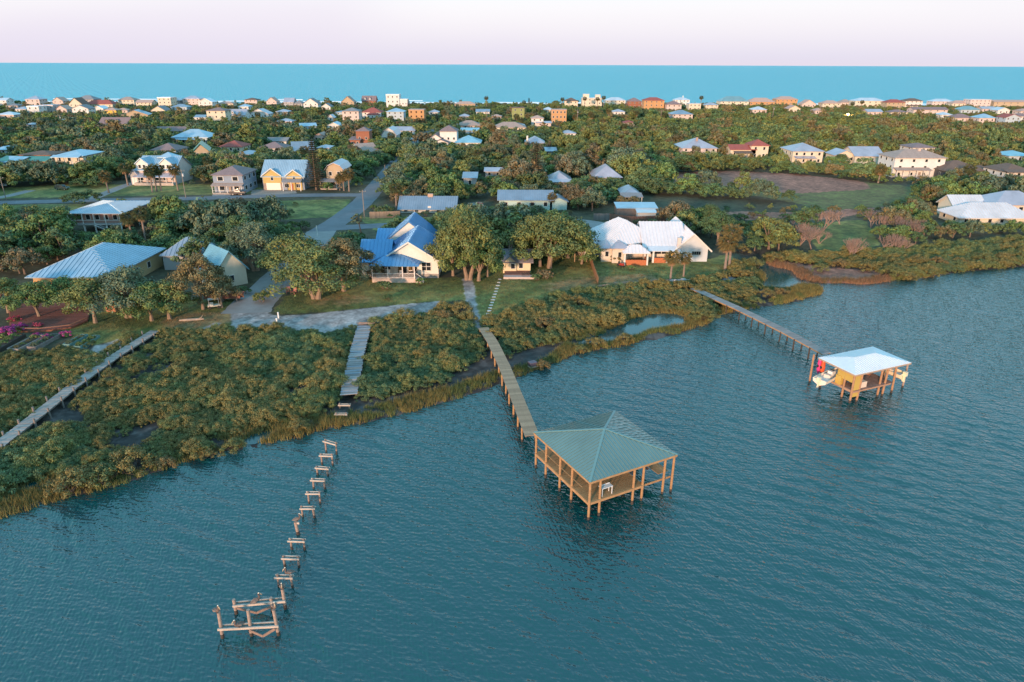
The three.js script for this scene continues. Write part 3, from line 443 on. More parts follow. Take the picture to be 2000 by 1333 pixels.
// ---- the white boathouse
{
  const EV = 4.6, F = G(1671, 733, EV), Lc = G(1593, 700, EV), Rc = G(1792, 714, EV);
  const ex = Rc.clone().sub(F).setY(0), ez = Lc.clone().sub(F).setY(0), W = ex.length(), D = ez.length();
  const ux = ex.clone().normalize().add(new THREE.Vector3(-ez.z, 0, ez.x).normalize()).normalize(), yaw = Math.atan2(-ux.z, ux.x), uz = new THREE.Vector3(ux.z, 0, -ux.x), C = F.clone().addScaledVector(ux, W / 2).addScaledVector(uz, D / 2);
  const g = thing('boathouse', 'open boathouse on posts with low white metal roof', 'boathouse', [C.x, 0, C.z], yaw), X = W / 2, Z = D / 2;
  const put = (x, y, z) => { const p = new THREE.Vector3(x, 0, z).applyAxisAngle(new THREE.Vector3(0, 1, 0), yaw); return [C.x + p.x, y, C.z + p.z]; };
  const WR = M([0.88, 0.87, 0.88], { rough: 0.45, tex: 'plaster' }), rz = Math.max(0.5, X - Z), top = EV + 0.7, cs = [[-X, EV, Z], [X, EV, Z], [X, EV, -Z], [-X, EV, -Z]], r0 = [-rz, top, 0], r1 = [rz, top, 0];
  for (const p of [[cs[0], cs[1], r1, r0], [cs[1], cs[2], r1], [cs[2], cs[3], r0, r1], [cs[3], cs[0], r0]]) new MB().slab(p, 0.06).build('roof_panel', WR, g);
  const seams = new MB(); for (let i = 1; i < 26; i++) { const x = mixn(-X, X, i / 26), k = clamp((X - Math.abs(x)) / (X - rz), 0, 1); for (const s of [-1, 1]) seams.bar([x, EV + 0.02, s * Z], [x, mixn(EV, top, k) + 0.02, s * Z * (1 - k)], 0.05, 0.04); } tag(seams.build('roof_seams', WR, g), null, null, null, 'stuff');
  for (let k = 0; k < 4; k++) { const a = cs[k], b = cs[(k + 1) % 4]; new MB().bar([a[0], a[1] - 0.14, a[2]], [b[0], b[1] - 0.14, b[2]], 0.06, 0.2).build('fascia', M([0.5, 0.36, 0.27], { tex: 'wood' }), g); new MB().bar([a[0] * 0.9, a[1] - 0.3, a[2] * 0.9], [b[0] * 0.9, b[1] - 0.3, b[2] * 0.9], 0.12, 0.25).build('eave_beam', PINE, g); }
  const PO = M([0.48, 0.27, 0.15], { tex: 'wood' }), x0 = X - 0.7, z0 = Z - 0.55;
  for (const [x, z] of [[-x0, z0], [-x0 + 1.2, z0], [-0.6 + 1.2, z0], [x0 - 3.1, z0], [x0 - 1.2, z0], [-x0, 1.2], [-x0, -z0], [-x0, -z0 - 1.9], [x0, -z0], [x0, 0], [0.6, -z0], [-x0 + 3.2, 0.6]]) pile(g, x, -1.5, EV - 0.2, z, 0.3, PO, rr(-1, 1) * 0.02, rr(-1, 1) * 0.02);
  for (const z of [z0, -z0]) { pile(g, X + 1.1, -1.5, 3.9, z * 0.6 + 0.4, 0.28, M([0.4, 0.3, 0.25], { tex: 'wood' })); }
  new MB().bar([X + 1.1, 3.8, z0 * 0.6 + 0.4], [x0, EV - 0.4, z0], 0.14, 0.2).build('outrigger', M([0.5, 0.4, 0.34], { tex: 'wood' }), g);
  const DY = 1.9, sh = deckVar([0.34, 0.21, 0.17], 4, 0.3);
  for (let x = -x0 + 0.1, i = 0; x < x0 - 1.9; x += 0.3, i++) { const m = mesh('deck_plank', plankGeo, sh[Math.floor(hash2(i, 2) * 4)], g); m.position.set(x, DY, x < -x0 + 2.6 ? 1.7 : 0.2); m.scale.set(0.275, 1, x < -x0 + 2.6 ? 2 * z0 - 2.8 : 2 * z0 + 0.2); }
  new MB().bar([-x0, DY - 0.2, z0 + 0.12], [x0 - 2, DY - 0.2, z0 + 0.12], 0.08, 0.3).build('joist', M([0.48, 0.3, 0.2], { tex: 'wood' }), g);
  new MB().bar([-x0 - 0.05, DY - 0.2, -1], [-x0 - 0.05, DY - 0.2, z0], 0.08, 0.3).build('joist', M([0.48, 0.3, 0.2], { tex: 'wood' }), g);
  const Y = M([0.62, 0.42, 0.10], { rough: 0.7, tex: 'plaster' });
  new MB().box(-x0 + 0.5, 0.9, z0 + 0.06, 1.15, 3.4, 0.07).build('locker_wall', Y, g);
  new MB().box(-x0 - 0.06, 3.0, z0 - 1.35, 0.07, 1.3, 2.8).build('locker_wall', Y, g);
  new MB().box(-x0 + 0.25, DY, z0 - 2.4, 0.9, 1.3, 0.9).build('locker', Y, g);
  new MB().box(-x0 + 2.0, DY, z0 - 0.5, 1.5, 0.85, 0.75).build('counter', M([0.72, 0.58, 0.46], { rough: 0.6 }), g);
  boat('motor_boat', 'white motor boat on the lift beside the red kayak', put(-x0 - 0.1, 1.75, -1.2), yaw + Math.PI / 2 + 0.25, 5.6, [0.80, 0.72, 0.62], 'boats on boathouse lifts');
  boat('motor_boat', 'cream motor boat hung under the far end of the boathouse', put(x0 - 0.2, 1.9, 0.6), yaw + Math.PI * 1.0 + 0.1, 4.6, [0.78, 0.66, 0.46], 'boats on boathouse lifts');
  for (const [dx, col, lab, nm] of [[0, [0.75, 0.05, 0.22], 'pink kayak stood upright on the boathouse post', 'kayak'], [0.6, [0.70, 0.10, 0.03], 'orange red kayak stood upright beside the pink one', 'kayak']]) { const k = thing(nm, lab, 'kayak', put(-x0 - 0.35, 2.0, -z0 - 0.5 + dx), yaw); new MB().tube([[0, 0, 0], [0.05, 0.5, 0], [0.09, 1.3, 0], [0.05, 2.1, 0], [0, 2.6, 0]], [0.04, 0.26, 0.33, 0.25, 0.04], 10).build('hull', M(col, { rough: 0.4 }), k); new MB().tube([[-0.24, 1.1, 0], [-0.26, 1.3, 0], [-0.24, 1.5, 0]], [0.1, 0.2, 0.1], 8).build('cockpit', GLASS, k); }
  for (const [x, z, c] of [[1.2, 0.2, [0.5, 0.2, 0.1]], [2.1, -0.6, [0.6, 0.3, 0.15]]]) { const ch = thing('deck_chair', c[0] > 0.55 ? 'tan chair on the boathouse deck near the far boat' : 'rust coloured chair in the middle of the boathouse deck', 'chair', put(x, DY, z), yaw + 0.4); new MB().box(0, 0.38, 0, 0.55, 0.06, 0.55).build('seat', M(c, { rough: 0.7 }), ch); new MB().box(0, 0.44, -0.27, 0.55, 0.6, 0.05).build('backrest', M(c, { rough: 0.7 }), ch); for (const [a, b] of [[-1, -1], [1, -1], [-1, 1], [1, 1]]) new MB().box(a * 0.24, 0, b * 0.24, 0.05, 0.38, 0.05).build('leg', DARKW, ch); }
}
// ---- pelicans
function pelican(label, pos, yaw) {
  const g = thing('pelican', label, 'bird', pos, yaw, 'pelicans resting on the ruined dock'), b = new MB();
  b.tube([[0, 0.16, -0.5], [0, 0.2, -0.36], [0, 0.27, -0.1], [0, 0.33, 0.12], [0, 0.4, 0.26], [0, 0.56, 0.31], [0, 0.7, 0.24], [0, 0.79, 0.24], [0, 0.84, 0.30], [0, 0.83, 0.38]], [0.02, 0.07, 0.16, 0.17, 0.12, 0.065, 0.055, 0.065, 0.075, 0.045], 9);
  b.build('body', M([0.16, 0.11, 0.09], { rough: 0.9 }), g);
  const w = new MB(); for (const s of [-1, 1]) w.tube([[s * 0.13, 0.36, 0.14], [s * 0.17, 0.3, -0.1], [s * 0.08, 0.2, -0.46]], [0.06, 0.1, 0.02], 6); w.build('wings', M([0.22, 0.16, 0.13], { rough: 0.9 }), g);
  new MB().tube([[0, 0.82, 0.36], [0, 0.72, 0.47], [0, 0.56, 0.53]], [0.045, 0.05, 0.012], 6).build('bill', M([0.5, 0.36, 0.22], { rough: 0.6 }), g);
  new MB().tube([[0, 0.855, 0.22], [0, 0.9, 0.3], [0, 0.88, 0.36]], [0.02, 0.055, 0.02], 7).build('crest', M([0.75, 0.68, 0.55], { rough: 0.9 }), g);
  for (const s of [-1, 1]) new MB().tube([[s * 0.07, 0.22, 0.02], [s * 0.07, 0, 0.04]], [0.03, 0.02], 5).build('leg', DARKW, g);
}
{
  const [f1, f2] = frameTops, top = (p) => [p.x, p.y, p.z];
  pelican('brown pelican on the tallest corner post of the outermost frame', top(f2.P[0]), 1.0);
  pelican('brown pelican on the post nearest the braces of outermost frame', top(f2.P[2]), 0.5);
  pelican('brown pelican sitting low on the outermost dock beam', v3(f2.on(0.35, 1.18)), -0.8);
  pelican('pale headed pelican on the middle of the inner dock beam', v3(f1.on(0.45, 1.11)), 2.2);
  pelican('brown pelican on the end post of the inner dock frame', top(f1.P[2]), 0.3);
  const A = G(569, 1148), a = heightAt(569, 1125, A); pelican('brown pelican leaning on the bent beside the dock frames', [A.x, a + 0.1, A.z], -1.0);
  const B = G(584, 1043), h = heightAt(581, 1019, B); pelican('brown pelican perched on the single leaning post', [B.x, h, B.z], 1.7);
}
// ---------------------------------------------------------------- houses
const RC = { gr: [[0.30, 0.29, 0.30], 'shingle'], mv: [[0.30, 0.21, 0.21], 'shingle'], rd: [[0.42, 0.11, 0.09], 'shingle'], bl: [[0.42, 0.58, 0.70], 'metal'], wh: [[0.74, 0.74, 0.78], 'metal'], lv: [[0.52, 0.49, 0.55], 'metal'], tn: [[0.46, 0.34, 0.29], 'shingle'], br: [[0.20, 0.13, 0.10], 'shingle'], gn: [[0.05, 0.26, 0.18], 'metal'], cy: [[0.30, 0.58, 0.70], 'metal'], bg: [[0.30, 0.38, 0.47], 'metal'], sl: [[0.60, 0.40, 0.33], 'shingle'], tl: [[0.26, 0.42, 0.44], 'metal'], rb: [[0.13, 0.32, 0.62], 'metal'] };
const WC = { w: [0.78, 0.76, 0.73], c: [0.76, 0.67, 0.52], p: [0.72, 0.58, 0.53], y: [0.80, 0.55, 0.10], t: [0.55, 0.42, 0.28], o: [0.60, 0.33, 0.15], g: [0.30, 0.34, 0.13], b: [0.50, 0.60, 0.67], k: [0.38, 0.16, 0.10], a: [0.44, 0.44, 0.45], m: [0.48, 0.66, 0.62], s: [0.28, 0.34, 0.43], f: [0.60, 0.44, 0.16], d: [0.12, 0.12, 0.13] };
const roofMat = (k) => M(RC[k][0], { tex: RC[k][1], rough: RC[k][1] === 'metal' ? 0.36 : 0.9, metal: RC[k][1] === 'metal' ? 0.3 : 0 }), wallMat = (k) => M(WC[k], { tex: k === 'k' ? 'brick' : 'plaster', rough: 0.8 });
const unitBox = (() => { const b = new MB(); b.box(0, -0.5, 0, 1, 1, 1); return b.geo(); })();
const houseRects = [];
function windowAt(g, x, y, z, w, h, ry, trim = WHITE, bars = 0) { // x, y, z: middle of the opening on the wall
  const f = mesh('window', unitBox, trim, g); f.position.set(x, y, z); f.rotation.y = ry; f.scale.set(w, h, 0.1);
  const k = bars || 1, pw = (1 - 0.1 * (k + 1) / Math.max(1, k)) / k;
  for (let i = 0; i < k; i++) { const p = mesh('pane', unitBox, GLASS, f); p.position.set((i - (k - 1) / 2) * (1 / k) * 0.96, 0, 0.25); p.scale.set(Math.min(pw, 0.86), 0.86, 0.8); }
  return f;
}
function ribsOn(b, poly, gap, hgt = 0.09) { // standing seams up a slope whose first edge is the eave
  const P = poly.map((p) => new THREE.Vector3(...p)), e = P[1].clone().sub(P[0]), L = e.length(); e.normalize();
  const n = e.clone().cross(P[2].clone().sub(P[0])).normalize(), u = n.clone().cross(e).normalize();
  for (let s = gap / 2; s < L; s += gap) {
    const o = P[0].clone().addScaledVector(e, s); let best = 0;
    for (let i = 1; i < P.length; i++) { const a = P[i], c = P[(i + 1) % P.length], ab = c.clone().sub(a), as = a.clone().sub(o); const s0 = as.dot(e), t0 = as.dot(u), sd = ab.dot(e), td = ab.dot(u); if (Math.abs(sd) < 1e-6) continue; const k = -s0 / sd; if (k >= 0 && k <= 1) best = Math.max(best, t0 + td * k); }
    if (best > 0.15) b.bar(v3(o.clone().addScaledVector(n, hgt / 2)), v3(o.clone().addScaledVector(u, best).addScaledVector(n, hgt / 2)), 0.1, hgt);
  }
}
// one volume of a house: walls and roof. x, z: middle of its footprint in the house's own axes, front toward +z
function block(g, { x = 0, z = 0, y = 0, w, d, h, rise, roof = 'hip', over = 0.5, yaw = 0, wm, rm, ribs = 0, ridge, noWall, t = 0.16 }) {
  const holder = yaw ? (p) => { const c = Math.cos(yaw), s = Math.sin(yaw); return [x + p[0] * c + p[2] * s, y + p[1], z - p[0] * s + p[2] * c]; } : (p) => [x + p[0], y + p[1], z + p[2]];
  const T = (pts) => pts.map(holder), W = w / 2, D = d / 2, wall = new MB();
  if (!noWall) { const q = [[-W, 0, D], [W, 0, D], [W, 0, -D], [-W, 0, -D]]; for (let k = 0; k < 4; k++) { const a = q[k], b = q[(k + 1) % 4]; wall.quad(holder(a), holder(b), holder([b[0], h, b[2]]), holder([a[0], h, a[2]])); } }
  const slopes = [], ov = over;
  if (roof === 'gx') { const e = h - ov * rise / D; slopes.push([[-W - ov, e, D + ov], [W + ov, e, D + ov], [W + ov, h + rise, 0], [-W - ov, h + rise, 0]], [[W + ov, e, -D - ov], [-W - ov, e, -D - ov], [-W - ov, h + rise, 0], [W + ov, h + rise, 0]]); if (!noWall) for (const s of [-1, 1]) wall.tri(holder([s * W, h, D]), holder([s * W, h, -D]), holder([s * W, h + rise, 0])); }
  else if (roof === 'gz') { const e = h - ov * rise / W; slopes.push([[W + ov, e, D + ov], [W + ov, e, -D - ov], [0, h + rise, -D - ov], [0, h + rise, D + ov]], [[-W - ov, e, -D - ov], [-W - ov, e, D + ov], [0, h + rise, D + ov], [0, h + rise, -D - ov]]); if (!noWall) for (const s of [-1, 1]) wall.tri(holder([-W, h, s * D]), holder([W, h, s * D]), holder([0, h + rise, s * D])); }
  else if (roof === 'gam') { const k = 0.62, m = h + rise * 0.62, e = h - 0.2, X = W + ov, Z = D + ov; for (const s of [-1, 1]) { slopes.push([[s * X, e, s * Z], [s * X, e, -s * Z], [s * X * k, m, -s * Z], [s * X * k, m, s * Z]], [[s * X * k, m, s * Z], [s * X * k, m, -s * Z], [0, h + rise, -s * Z], [0, h + rise, s * Z]]); wall.poly(T([[-W, h, s * D], [W, h, s * D], [W * k, m - 0.1, s * D], [0, h + rise - 0.1, s * D], [-W * k, m - 0.1, s * D]])); } }
  else if (roof === 'flat') { slopes.push([[-W - 0.15, h + 0.35, D + 0.15], [W + 0.15, h + 0.35, D + 0.15], [W + 0.15, h + 0.35, -D - 0.15], [-W - 0.15, h + 0.35, -D - 0.15]]); t = 0.5; }
  else if (roof === 'shed') slopes.push([[-W - ov, h - 0.05, D + ov], [W + ov, h - 0.05, D + ov], [W + ov, h + rise, -D], [-W - ov, h + rise, -D]]);
  else { // hip; ridge = half length of the ridge line
    const X = W + ov, Z = D + ov, along = X >= Z, r = ridge ?? Math.abs(X - Z), top = h + rise, e = h - 0.1, a = along ? [-r, top, 0] : [0, top, r], b = along ? [r, top, 0] : [0, top, -r], c = [[-X, e, Z], [X, e, Z], [X, e, -Z], [-X, e, -Z]];
    if (along) slopes.push([c[0], c[1], b, a], [c[1], c[2], b], [c[2], c[3], a, b], [c[3], c[0], a]); else slopes.push([c[0], c[1], a], [c[1], c[2], b, a], [c[2], c[3], b], [c[3], c[0], a, b]);
  }
  if (wall.p.length) wall.build('wall', wm, g);
  const R0 = new MB(); slopes.forEach((s) => R0.slab(T(s), t)); const rf = R0.build('roof', rm, g);
  if (ribs) { const b = new MB(); slopes.forEach((s) => ribsOn(b, T(s), ribs)); tag(b.build('roof_seams', rm, rf), null, null, null, 'stuff'); }
  return rf;
}
function winRow(g, W, D, x0, z0, y, floors, fh, n, ns, w = 1.15, h = 1.35, trim = WHITE) {
  for (let f = 0; f < floors; f++) {
    const yy = y + f * fh + fh * 0.55;
    for (let i = 0; i < n; i++) windowAt(g, x0 + (i + 0.5) / n * W - W / 2, yy, z0 + D / 2 + 0.02, w, h, 0, trim);
    for (let i = 0; i < ns; i++) for (const s of [-1, 1]) windowAt(g, x0 + s * (W / 2 + 0.02), yy, z0 + (i + 0.5) / ns * D - D / 2, w, h, s * Math.PI / 2, trim);
  }
}
function houseAt(name, label, pxL, pxR, base, opts = {}) { // front wall between two spots of the frame; returns the group at the middle of the front wall
  const y = opts.y ?? LAND_Y, A = G(pxL, base, y), B = G(pxR, base, y), yaw = (opts.yaw || 0) * R, c = A.clone().add(B).multiplyScalar(0.5);
  const W = Math.abs(B.x - A.x) / Math.max(0.5, Math.cos(yaw)) , g = thing(name, label, opts.cat || 'house', [c.x, y, c.z], yaw, opts.group);
  return { g, W, c, hAt: (py, back = 0) => heightAt((pxL + pxR) / 2, py, new THREE.Vector3(c.x, 0, c.z - back)) - y };
}
function rect(c, W, d, yaw, px, D, label) { houseRects.push({ label, x: c.x - Math.sin(yaw) * d / 2, z: c.z - Math.cos(yaw) * d / 2, r: Math.hypot(W, d) / 2, W, d, yaw, px, dist: Math.hypot(c.x, c.z) }); }
const HG = { b: 'beach houses along the ocean', v: 'village houses among the trees' };
// L, R, base, eave, ridge (spots in the frame), depth in metres, roof kind, roof colour, wall colour, label, extras
function house(L, Rr, base, eave, ridge, d, roof, rc, wc, label, o = {}) {
  const { g, W, c, hAt } = houseAt(o.name || 'house', label, L, Rr, base, { yaw: o.yaw, group: o.group ?? (base < 228 ? HG.b : HG.v) });
  let h = clamp(hAt(eave), 2.4, 14), top = roof === 'gz' || roof === 'gam' ? hAt(ridge) : hAt(ridge, d / 2), rise = clamp(top - h, roof === 'flat' ? 0.3 : 0.9, 6);
  const lift = o.stilts || 0, wm = wallMat(wc), rm = roofMat(rc), far = c.z < -420;
  block(g, { z: -d / 2, y: lift, w: W, d, h: h - lift, rise, roof, over: o.over ?? 0.6, wm, rm, ribs: o.ribs || 0 });
  if (lift) { new MB().box(0, lift - 0.25, -d / 2, W + 0.1, 0.25, d + 0.1).build('floor_slab', WHITE, g); for (const x of [-W / 2 + 0.2, 0, W / 2 - 0.2]) for (const z of [-0.2, -d / 2, -d + 0.2]) new MB().box(x, 0, z, 0.3, lift, 0.3).build('post', WHITE, g); new MB().box(0, 0, -d * 0.62, W * 0.7, lift - 0.26, d * 0.5).build('carport_wall', M([0.3, 0.27, 0.25], { tex: 'plaster' }), g); }
  const fl = o.floors || clamp(Math.round((h - lift) / 2.9), 1, 3), n = o.n || clamp(Math.round(W / (far ? 4.5 : 3.4)), 1, 5), wh = clamp((h - lift) / fl * 0.46, 0.9, 1.7);
  winRow(g, W, d, 0, -d / 2, lift, fl, (h - lift) / fl, n, clamp(Math.round(d / 5), 1, 3), o.ww || 1.2, wh, o.trim || WHITE);
  if (!lift && !o.noDoor) new MB().box(W * 0.04 + (n % 2 ? W / n * 0.5 : 0), 0.05, 0.03, 1, 2.05, 0.08).build('door', M(o.door || [0.32, 0.26, 0.22], { rough: 0.6 }), g);
  if (o.porch) { const [a, b, pd, ph, pc] = o.porch, x = (a + b) / 2 * W, pw = (b - a) * W; new MB().slab([[x - pw / 2 - 0.3, ph, pd + 0.3], [x + pw / 2 + 0.3, ph, pd + 0.3], [x + pw / 2 + 0.3, ph + 0.7, 0.02], [x - pw / 2 - 0.3, ph + 0.7, 0.02]], 0.14).build('porch_roof', roofMat(pc || rc), g); new MB().box(x, lift ? lift - 0.15 : 0, pd / 2 + 0.03, pw, lift ? 0.15 : 0.4, pd).build('porch_floor', M([0.5, 0.42, 0.36], { tex: 'wood' }), g); const k = Math.max(2, Math.round(pw / 2.6) + 1); for (let i = 0; i < k; i++) new MB().box(x - pw / 2 + 0.1 + i / (k - 1) * (pw - 0.2), lift ? 0 : 0.4, pd - 0.1, 0.18, ph - (lift ? 0 : 0.4) - 0.06, 0.18).build('porch_post', WHITE, g); new MB().bar([x - pw / 2, (lift || 0.4) + 0.85, pd - 0.08], [x + pw / 2, (lift || 0.4) + 0.85, pd - 0.08], 0.08, 0.08).build('railing', WHITE, g); }
  if (o.chimney) { const [x, z, e] = o.chimney; new MB().box(x * W, h, -d * z, 0.9, rise + (e ?? 0.8), 0.8).build('chimney', o.chimneyMat || M([0.5, 0.36, 0.3], { tex: 'brick' }), g); }
  if (o.dormers) for (const x of o.dormers) { block(g, { x: x * W, z: -d * 0.16, y: h + rise * 0.12, w: 1.7, d: d * 0.3, h: rise * 0.36, rise: 0.9, roof: 'gz', over: 0.25, wm: WHITE, rm }); windowAt(g, x * W, h + rise * 0.34, -d * 0.01 + 0.02, 0.8, 1.0, 0); }
  if (o.garage) { const [x, w] = o.garage, gd = new MB(); gd.box(x * W, 0.05, 0.04, w, 2.3, 0.08).build('garage_door', M([0.8, 0.72, 0.62], { rough: 0.6 }), g); }
  if (o.wing) for (const q of o.wing) { const [x, ww, wd, zz, hh, ri, ro, rcc, wcc] = q; block(g, { x: x * W, z: zz, w: ww, d: wd, h: hh, rise: ri, roof: ro, over: 0.5, wm: wallMat(wcc || wc), rm: roofMat(rcc || rc) }); const k = clamp(Math.round(ww / 3), 1, 3); for (let i = 0; i < k; i++) windowAt(g, x * W + (i + 0.5) / k * ww - ww / 2, hh * 0.55, zz + wd / 2 + 0.02, 1.1, Math.min(1.3, hh * 0.45), 0); }
  rect(c, W, d, (o.yaw || 0) * R, [o.see ? o.see[0] : L - 2, o.see ? o.see[1] : Rr + 2, ridge - 2, base - (o.hide ?? (base - ridge) * (base < 262 ? 0.2 : 0.36))], 0, label);
  return g;
}
// --- beachfront and second row, from the left of the frame to the right
const H = house;
H(-14, 15, 207, 196, 191, 12, 'gx', 'wh', 'w', 'white roofed beach house cut by the frame edge');
H(12, 36, 213, 206, 202, 11, 'hip', 'gr', 'p', 'low grey hip roofed house below the edge beach house');
H(52, 80, 208, 194, 187, 13, 'hip', 'lv', 'p', 'tall pale house with lavender hip roof on the beach');
H(104, 125, 207, 197, 190, 11, 'gz', 'sl', 'p', 'narrow pale pink gable house at the beach');
H(136, 163, 214, 203, 191, 12, 'gz', 'br', 'c', 'dark brown steep gable with cream trim near the beach');
H(150, 186, 206, 194, 186, 14, 'hip', 'gr', 'a', 'greyish hip roofed house behind the red roof');
H(166, 222, 212, 203, 195, 13, 'hip', 'rd', 'c', 'long cream house under a dark red roof');
H(232, 264, 207, 195, 189, 12, 'hip', 'tn', 'c', 'beige hip roofed beach house beside the red roof');
H(310, 336, 210, 191, 189, 14, 'flat', 'wh', 'c', 'tall cream box house with flat roof by the surf');
H(336, 352, 208, 196, 191, 12, 'hip', 'lv', 'a', 'small grey house tucked against the cream box house');
H(358, 392, 208, 193, 187, 13, 'hip', 'lv', 'p', 'lavender hip roofed house east of the cream box');
H(388, 416, 210, 199, 192, 12, 'gz', 'wh', 'w', 'white gable beach house above the cream cube');
H(424, 456, 208, 202, 198, 11, 'hip', 'sl', 'c', 'low salmon roofed cream bungalow near the surf');
H(478, 503, 205, 195, 191, 12, 'hip', 'br', 'p', 'brown hip roofed beach house above the dark grove');
H(55, 79, 224, 208, 207, 11, 'flat', 'wh', 'w', 'bright white two storey cube house');
H(80, 107, 222, 206, 204, 11, 'flat', 'lv', 'a', 'pale grey flat roofed house next to the white cube');
H(110, 132, 222, 213, 206, 10, 'gz', 'sl', 'p', 'pink gable cottage between white cube and white gable');
H(142, 175, 224, 212, 205, 11, 'gz', 'gr', 'w', 'white gabled house with grey roof above the wood');
H(-6, 29, 232, 224, 218, 12, 'hip', 'wh', 'p', 'white roofed bungalow low at the frame edge');
H(205, 229, 227, 215, 210, 9, 'hip', 'sl', 'y', 'bright yellow house with salmon roof');
H(240, 288, 231, 224, 215, 13, 'gz', 'bg', 't', 'tan gable house with wide blue grey roof', { yaw: 12 });
H(295, 324, 221, 216, 207, 12, 'gz', 'gr', 'c', 'cream gable with steep dark grey roof');
H(335, 366, 218, 209, 203, 11, 'hip', 'bg', 'b', 'blue grey house below the lavender roof');
H(406, 443, 241, 216, 210, 12, 'hip', 'mv', 'c', 'cream three storey cube under a mauve hip roof', { floors: 3 });
H(446, 480, 235, 224, 213, 12, 'gx', 'lv', 'w', 'white house with dormers beside the cream cube', { dormers: [-0.2, 0.22] });
H(487, 525, 231, 222, 213, 12, 'gz', 'lv', 'w', 'white gabled house with pale lavender roof');
H(194, 250, 248, 241, 229, 12, 'gx', 'mv', 'w', 'maroon roofed cottage with two round topped dormers', { dormers: [-0.12, 0.12] });
H(302, 360, 263, 255, 247, 11, 'gx', 'mv', 'w', 'long white house under a plain maroon roof');
H(338, 408, 283, 268, 252, 15, 'hip', 'bl', 'b', 'pale blue two storey house with light blue metal roof', { porch: [-0.45, 0.2, 2.5, 3] });
H(521, 541, 207, 198, 190, 11, 'gz', 'sl', 'p', 'pink gable beach house west of the white gables');
H(555, 574, 209, 199, 191, 11, 'gx', 'lv', 'a', 'lavender grey beach house beside the pink gable');
H(575, 591, 209, 202, 196, 10, 'hip', 'gr', 'a', 'small grey hip roofed beach house');
H(593, 622, 213, 202, 192, 12, 'gz', 'gr', 'w', 'white steep gable beach house with grey roof');
H(667, 692, 208, 199, 188, 12, 'gz', 'tn', 't', 'tan steep gable beach house above the pink tower');
H(707, 734, 205, 196, 187, 12, 'gx', 'mv', 'k', 'dark red many gabled beach house', { dormers: [-0.25, 0.1] });
H(755, 781, 213, 185, 184, 13, 'flat', 'wh', 'w', 'tall white modern block house at the beach', { wing: [[0.75, 9, 11, -6.5, 9, 0.4, 'flat']] });
H(670, 702, 241, 217, 210, 12, 'hip', 'gr', 'p', 'pink three storey tower house with grey hip roof', { floors: 3 });
H(708, 745, 233, 219, 210, 13, 'hip', 'rd', 'w', 'white house with rosy red hip roof and low front hip', { wing: [[0.1, 9, 5, 2.6, 4, 1.4, 'hip']] });
H(756, 789, 238, 218, 211, 12, 'hip', 'bl', 'b', 'pale blue three storey house with faded cream front', { floors: 3 });
H(799, 829, 241, 215, 212, 11, 'flat', 'sl', 'o', 'orange unfinished board box house below the white block', { floors: 3, trim: M([0.5, 0.26, 0.1], {}) });
H(589, 617, 253, 247, 240, 11, 'gx', 'bl', 'b', 'small cottage with pale blue roof among trees', { yaw: 20 });
H(640, 652, 237, 229, 224, 8, 'gz', 'lv', 'w', 'tiny white gable shed among dark trees');
H(505, 556, 299, 289, 277, 12, 'hip', 'mv', 'w', 'white bungalow with maroon hip roof', { n: 3 });
H(520, 560, 284, 276, 268, 11, 'gx', 'gr', 'w', 'grey roofed house behind the maroon bungalow');
H(575, 612, 304, 293, 276, 13, 'gx', 'bg', 'a', 'blue grey gabled house left of the dark pine', { yaw: 18 });
H(620, 643, 298, 291, 284, 9, 'hip', 'lv', 'w', 'small white house right of the dark pine');
H(612, 638, 277, 266, 260, 10, 'gz', 'sl', 'p', 'pink walled house behind brown trees');
H(684, 704, 289, 273, 271, 9, 'shed', 'mv', 'k', 'brick red two storey house with brown roof', { wing: [[0.7, 7, 8, -7, 8.5, 1.8, 'hip', 'mv']] });
H(708, 738, 305, 297, 279, 14, 'gx', 'tn', 'm', 'pale green cottage with long tan roof', { yaw: 35 });
H(746, 774, 279, 264, 250, 16, 'gam', 'lv', 'w', 'white barn shaped house with gambrel roof');
H(772, 810, 262, 256, 247, 10, 'gx', 'lv', 'w', 'long pale roof behind the barn shaped house');
H(838, 864, 289, 271, 262, 14, 'gz', 'mv', 'w', 'white two storey gabled house with mauve roof', { wing: [[0.95, 9, 12, -8, 8.5, 2.6, 'hip', 'mv'], [0.45, 8, 5, 2.6, 3.3, 1.6, 'gz', 'mv']] });
H(890, 938, 292, 278, 264, 13, 'hip', 'cy', 'w', 'white house with bright cyan metal hip roof', { n: 4 });
H(900, 934, 262, 256, 255, 8, 'shed', 'cy', 'b', 'flat cyan roofed block behind the cyan hip roof');
H(890, 940, 252, 246, 235, 14, 'hip', 'tn', 'p', 'wide tan hip roofed bungalow by the street');
H(963, 1026, 256, 249, 238, 14, 'hip', 'tn', 'c', 'long beige roofed bungalow right of the tan hip');
H(888, 928, 209, 203, 198, 11, 'hip', 'sl', 't', 'low tan beach house under tall palm');
H(896, 918, 233, 228, 222, 9, 'hip', 'lv', 'c', 'small pale roofed cottage among seaside trees');
H(961, 979, 233, 228, 223, 9, 'hip', 'sl', 'p', 'tiny salmon roofed cottage in the seaside trees');
H(1000, 1024, 237, 211, 210, 10, 'flat', 'br', 'g', 'olive green three storey box house', { floors: 3 });
H(1038, 1061, 246, 231, 225, 10, 'hip', 'sl', 'w', 'white cube with salmon hip roof beside the olive house');
H(1077, 1106, 243, 215, 213, 11, 'flat', 'sl', 'o', 'orange three storey box house with many windows', { floors: 3, n: 4 });
H(1048, 1076, 247, 241, 238, 12, 'gx', 'lv', 'p', 'low lavender roof at the foot of the orange box');
H(1103, 1128, 211, 197, 191, 12, 'hip', 'br', 'c', 'cream beach house with dark brown hip roof');
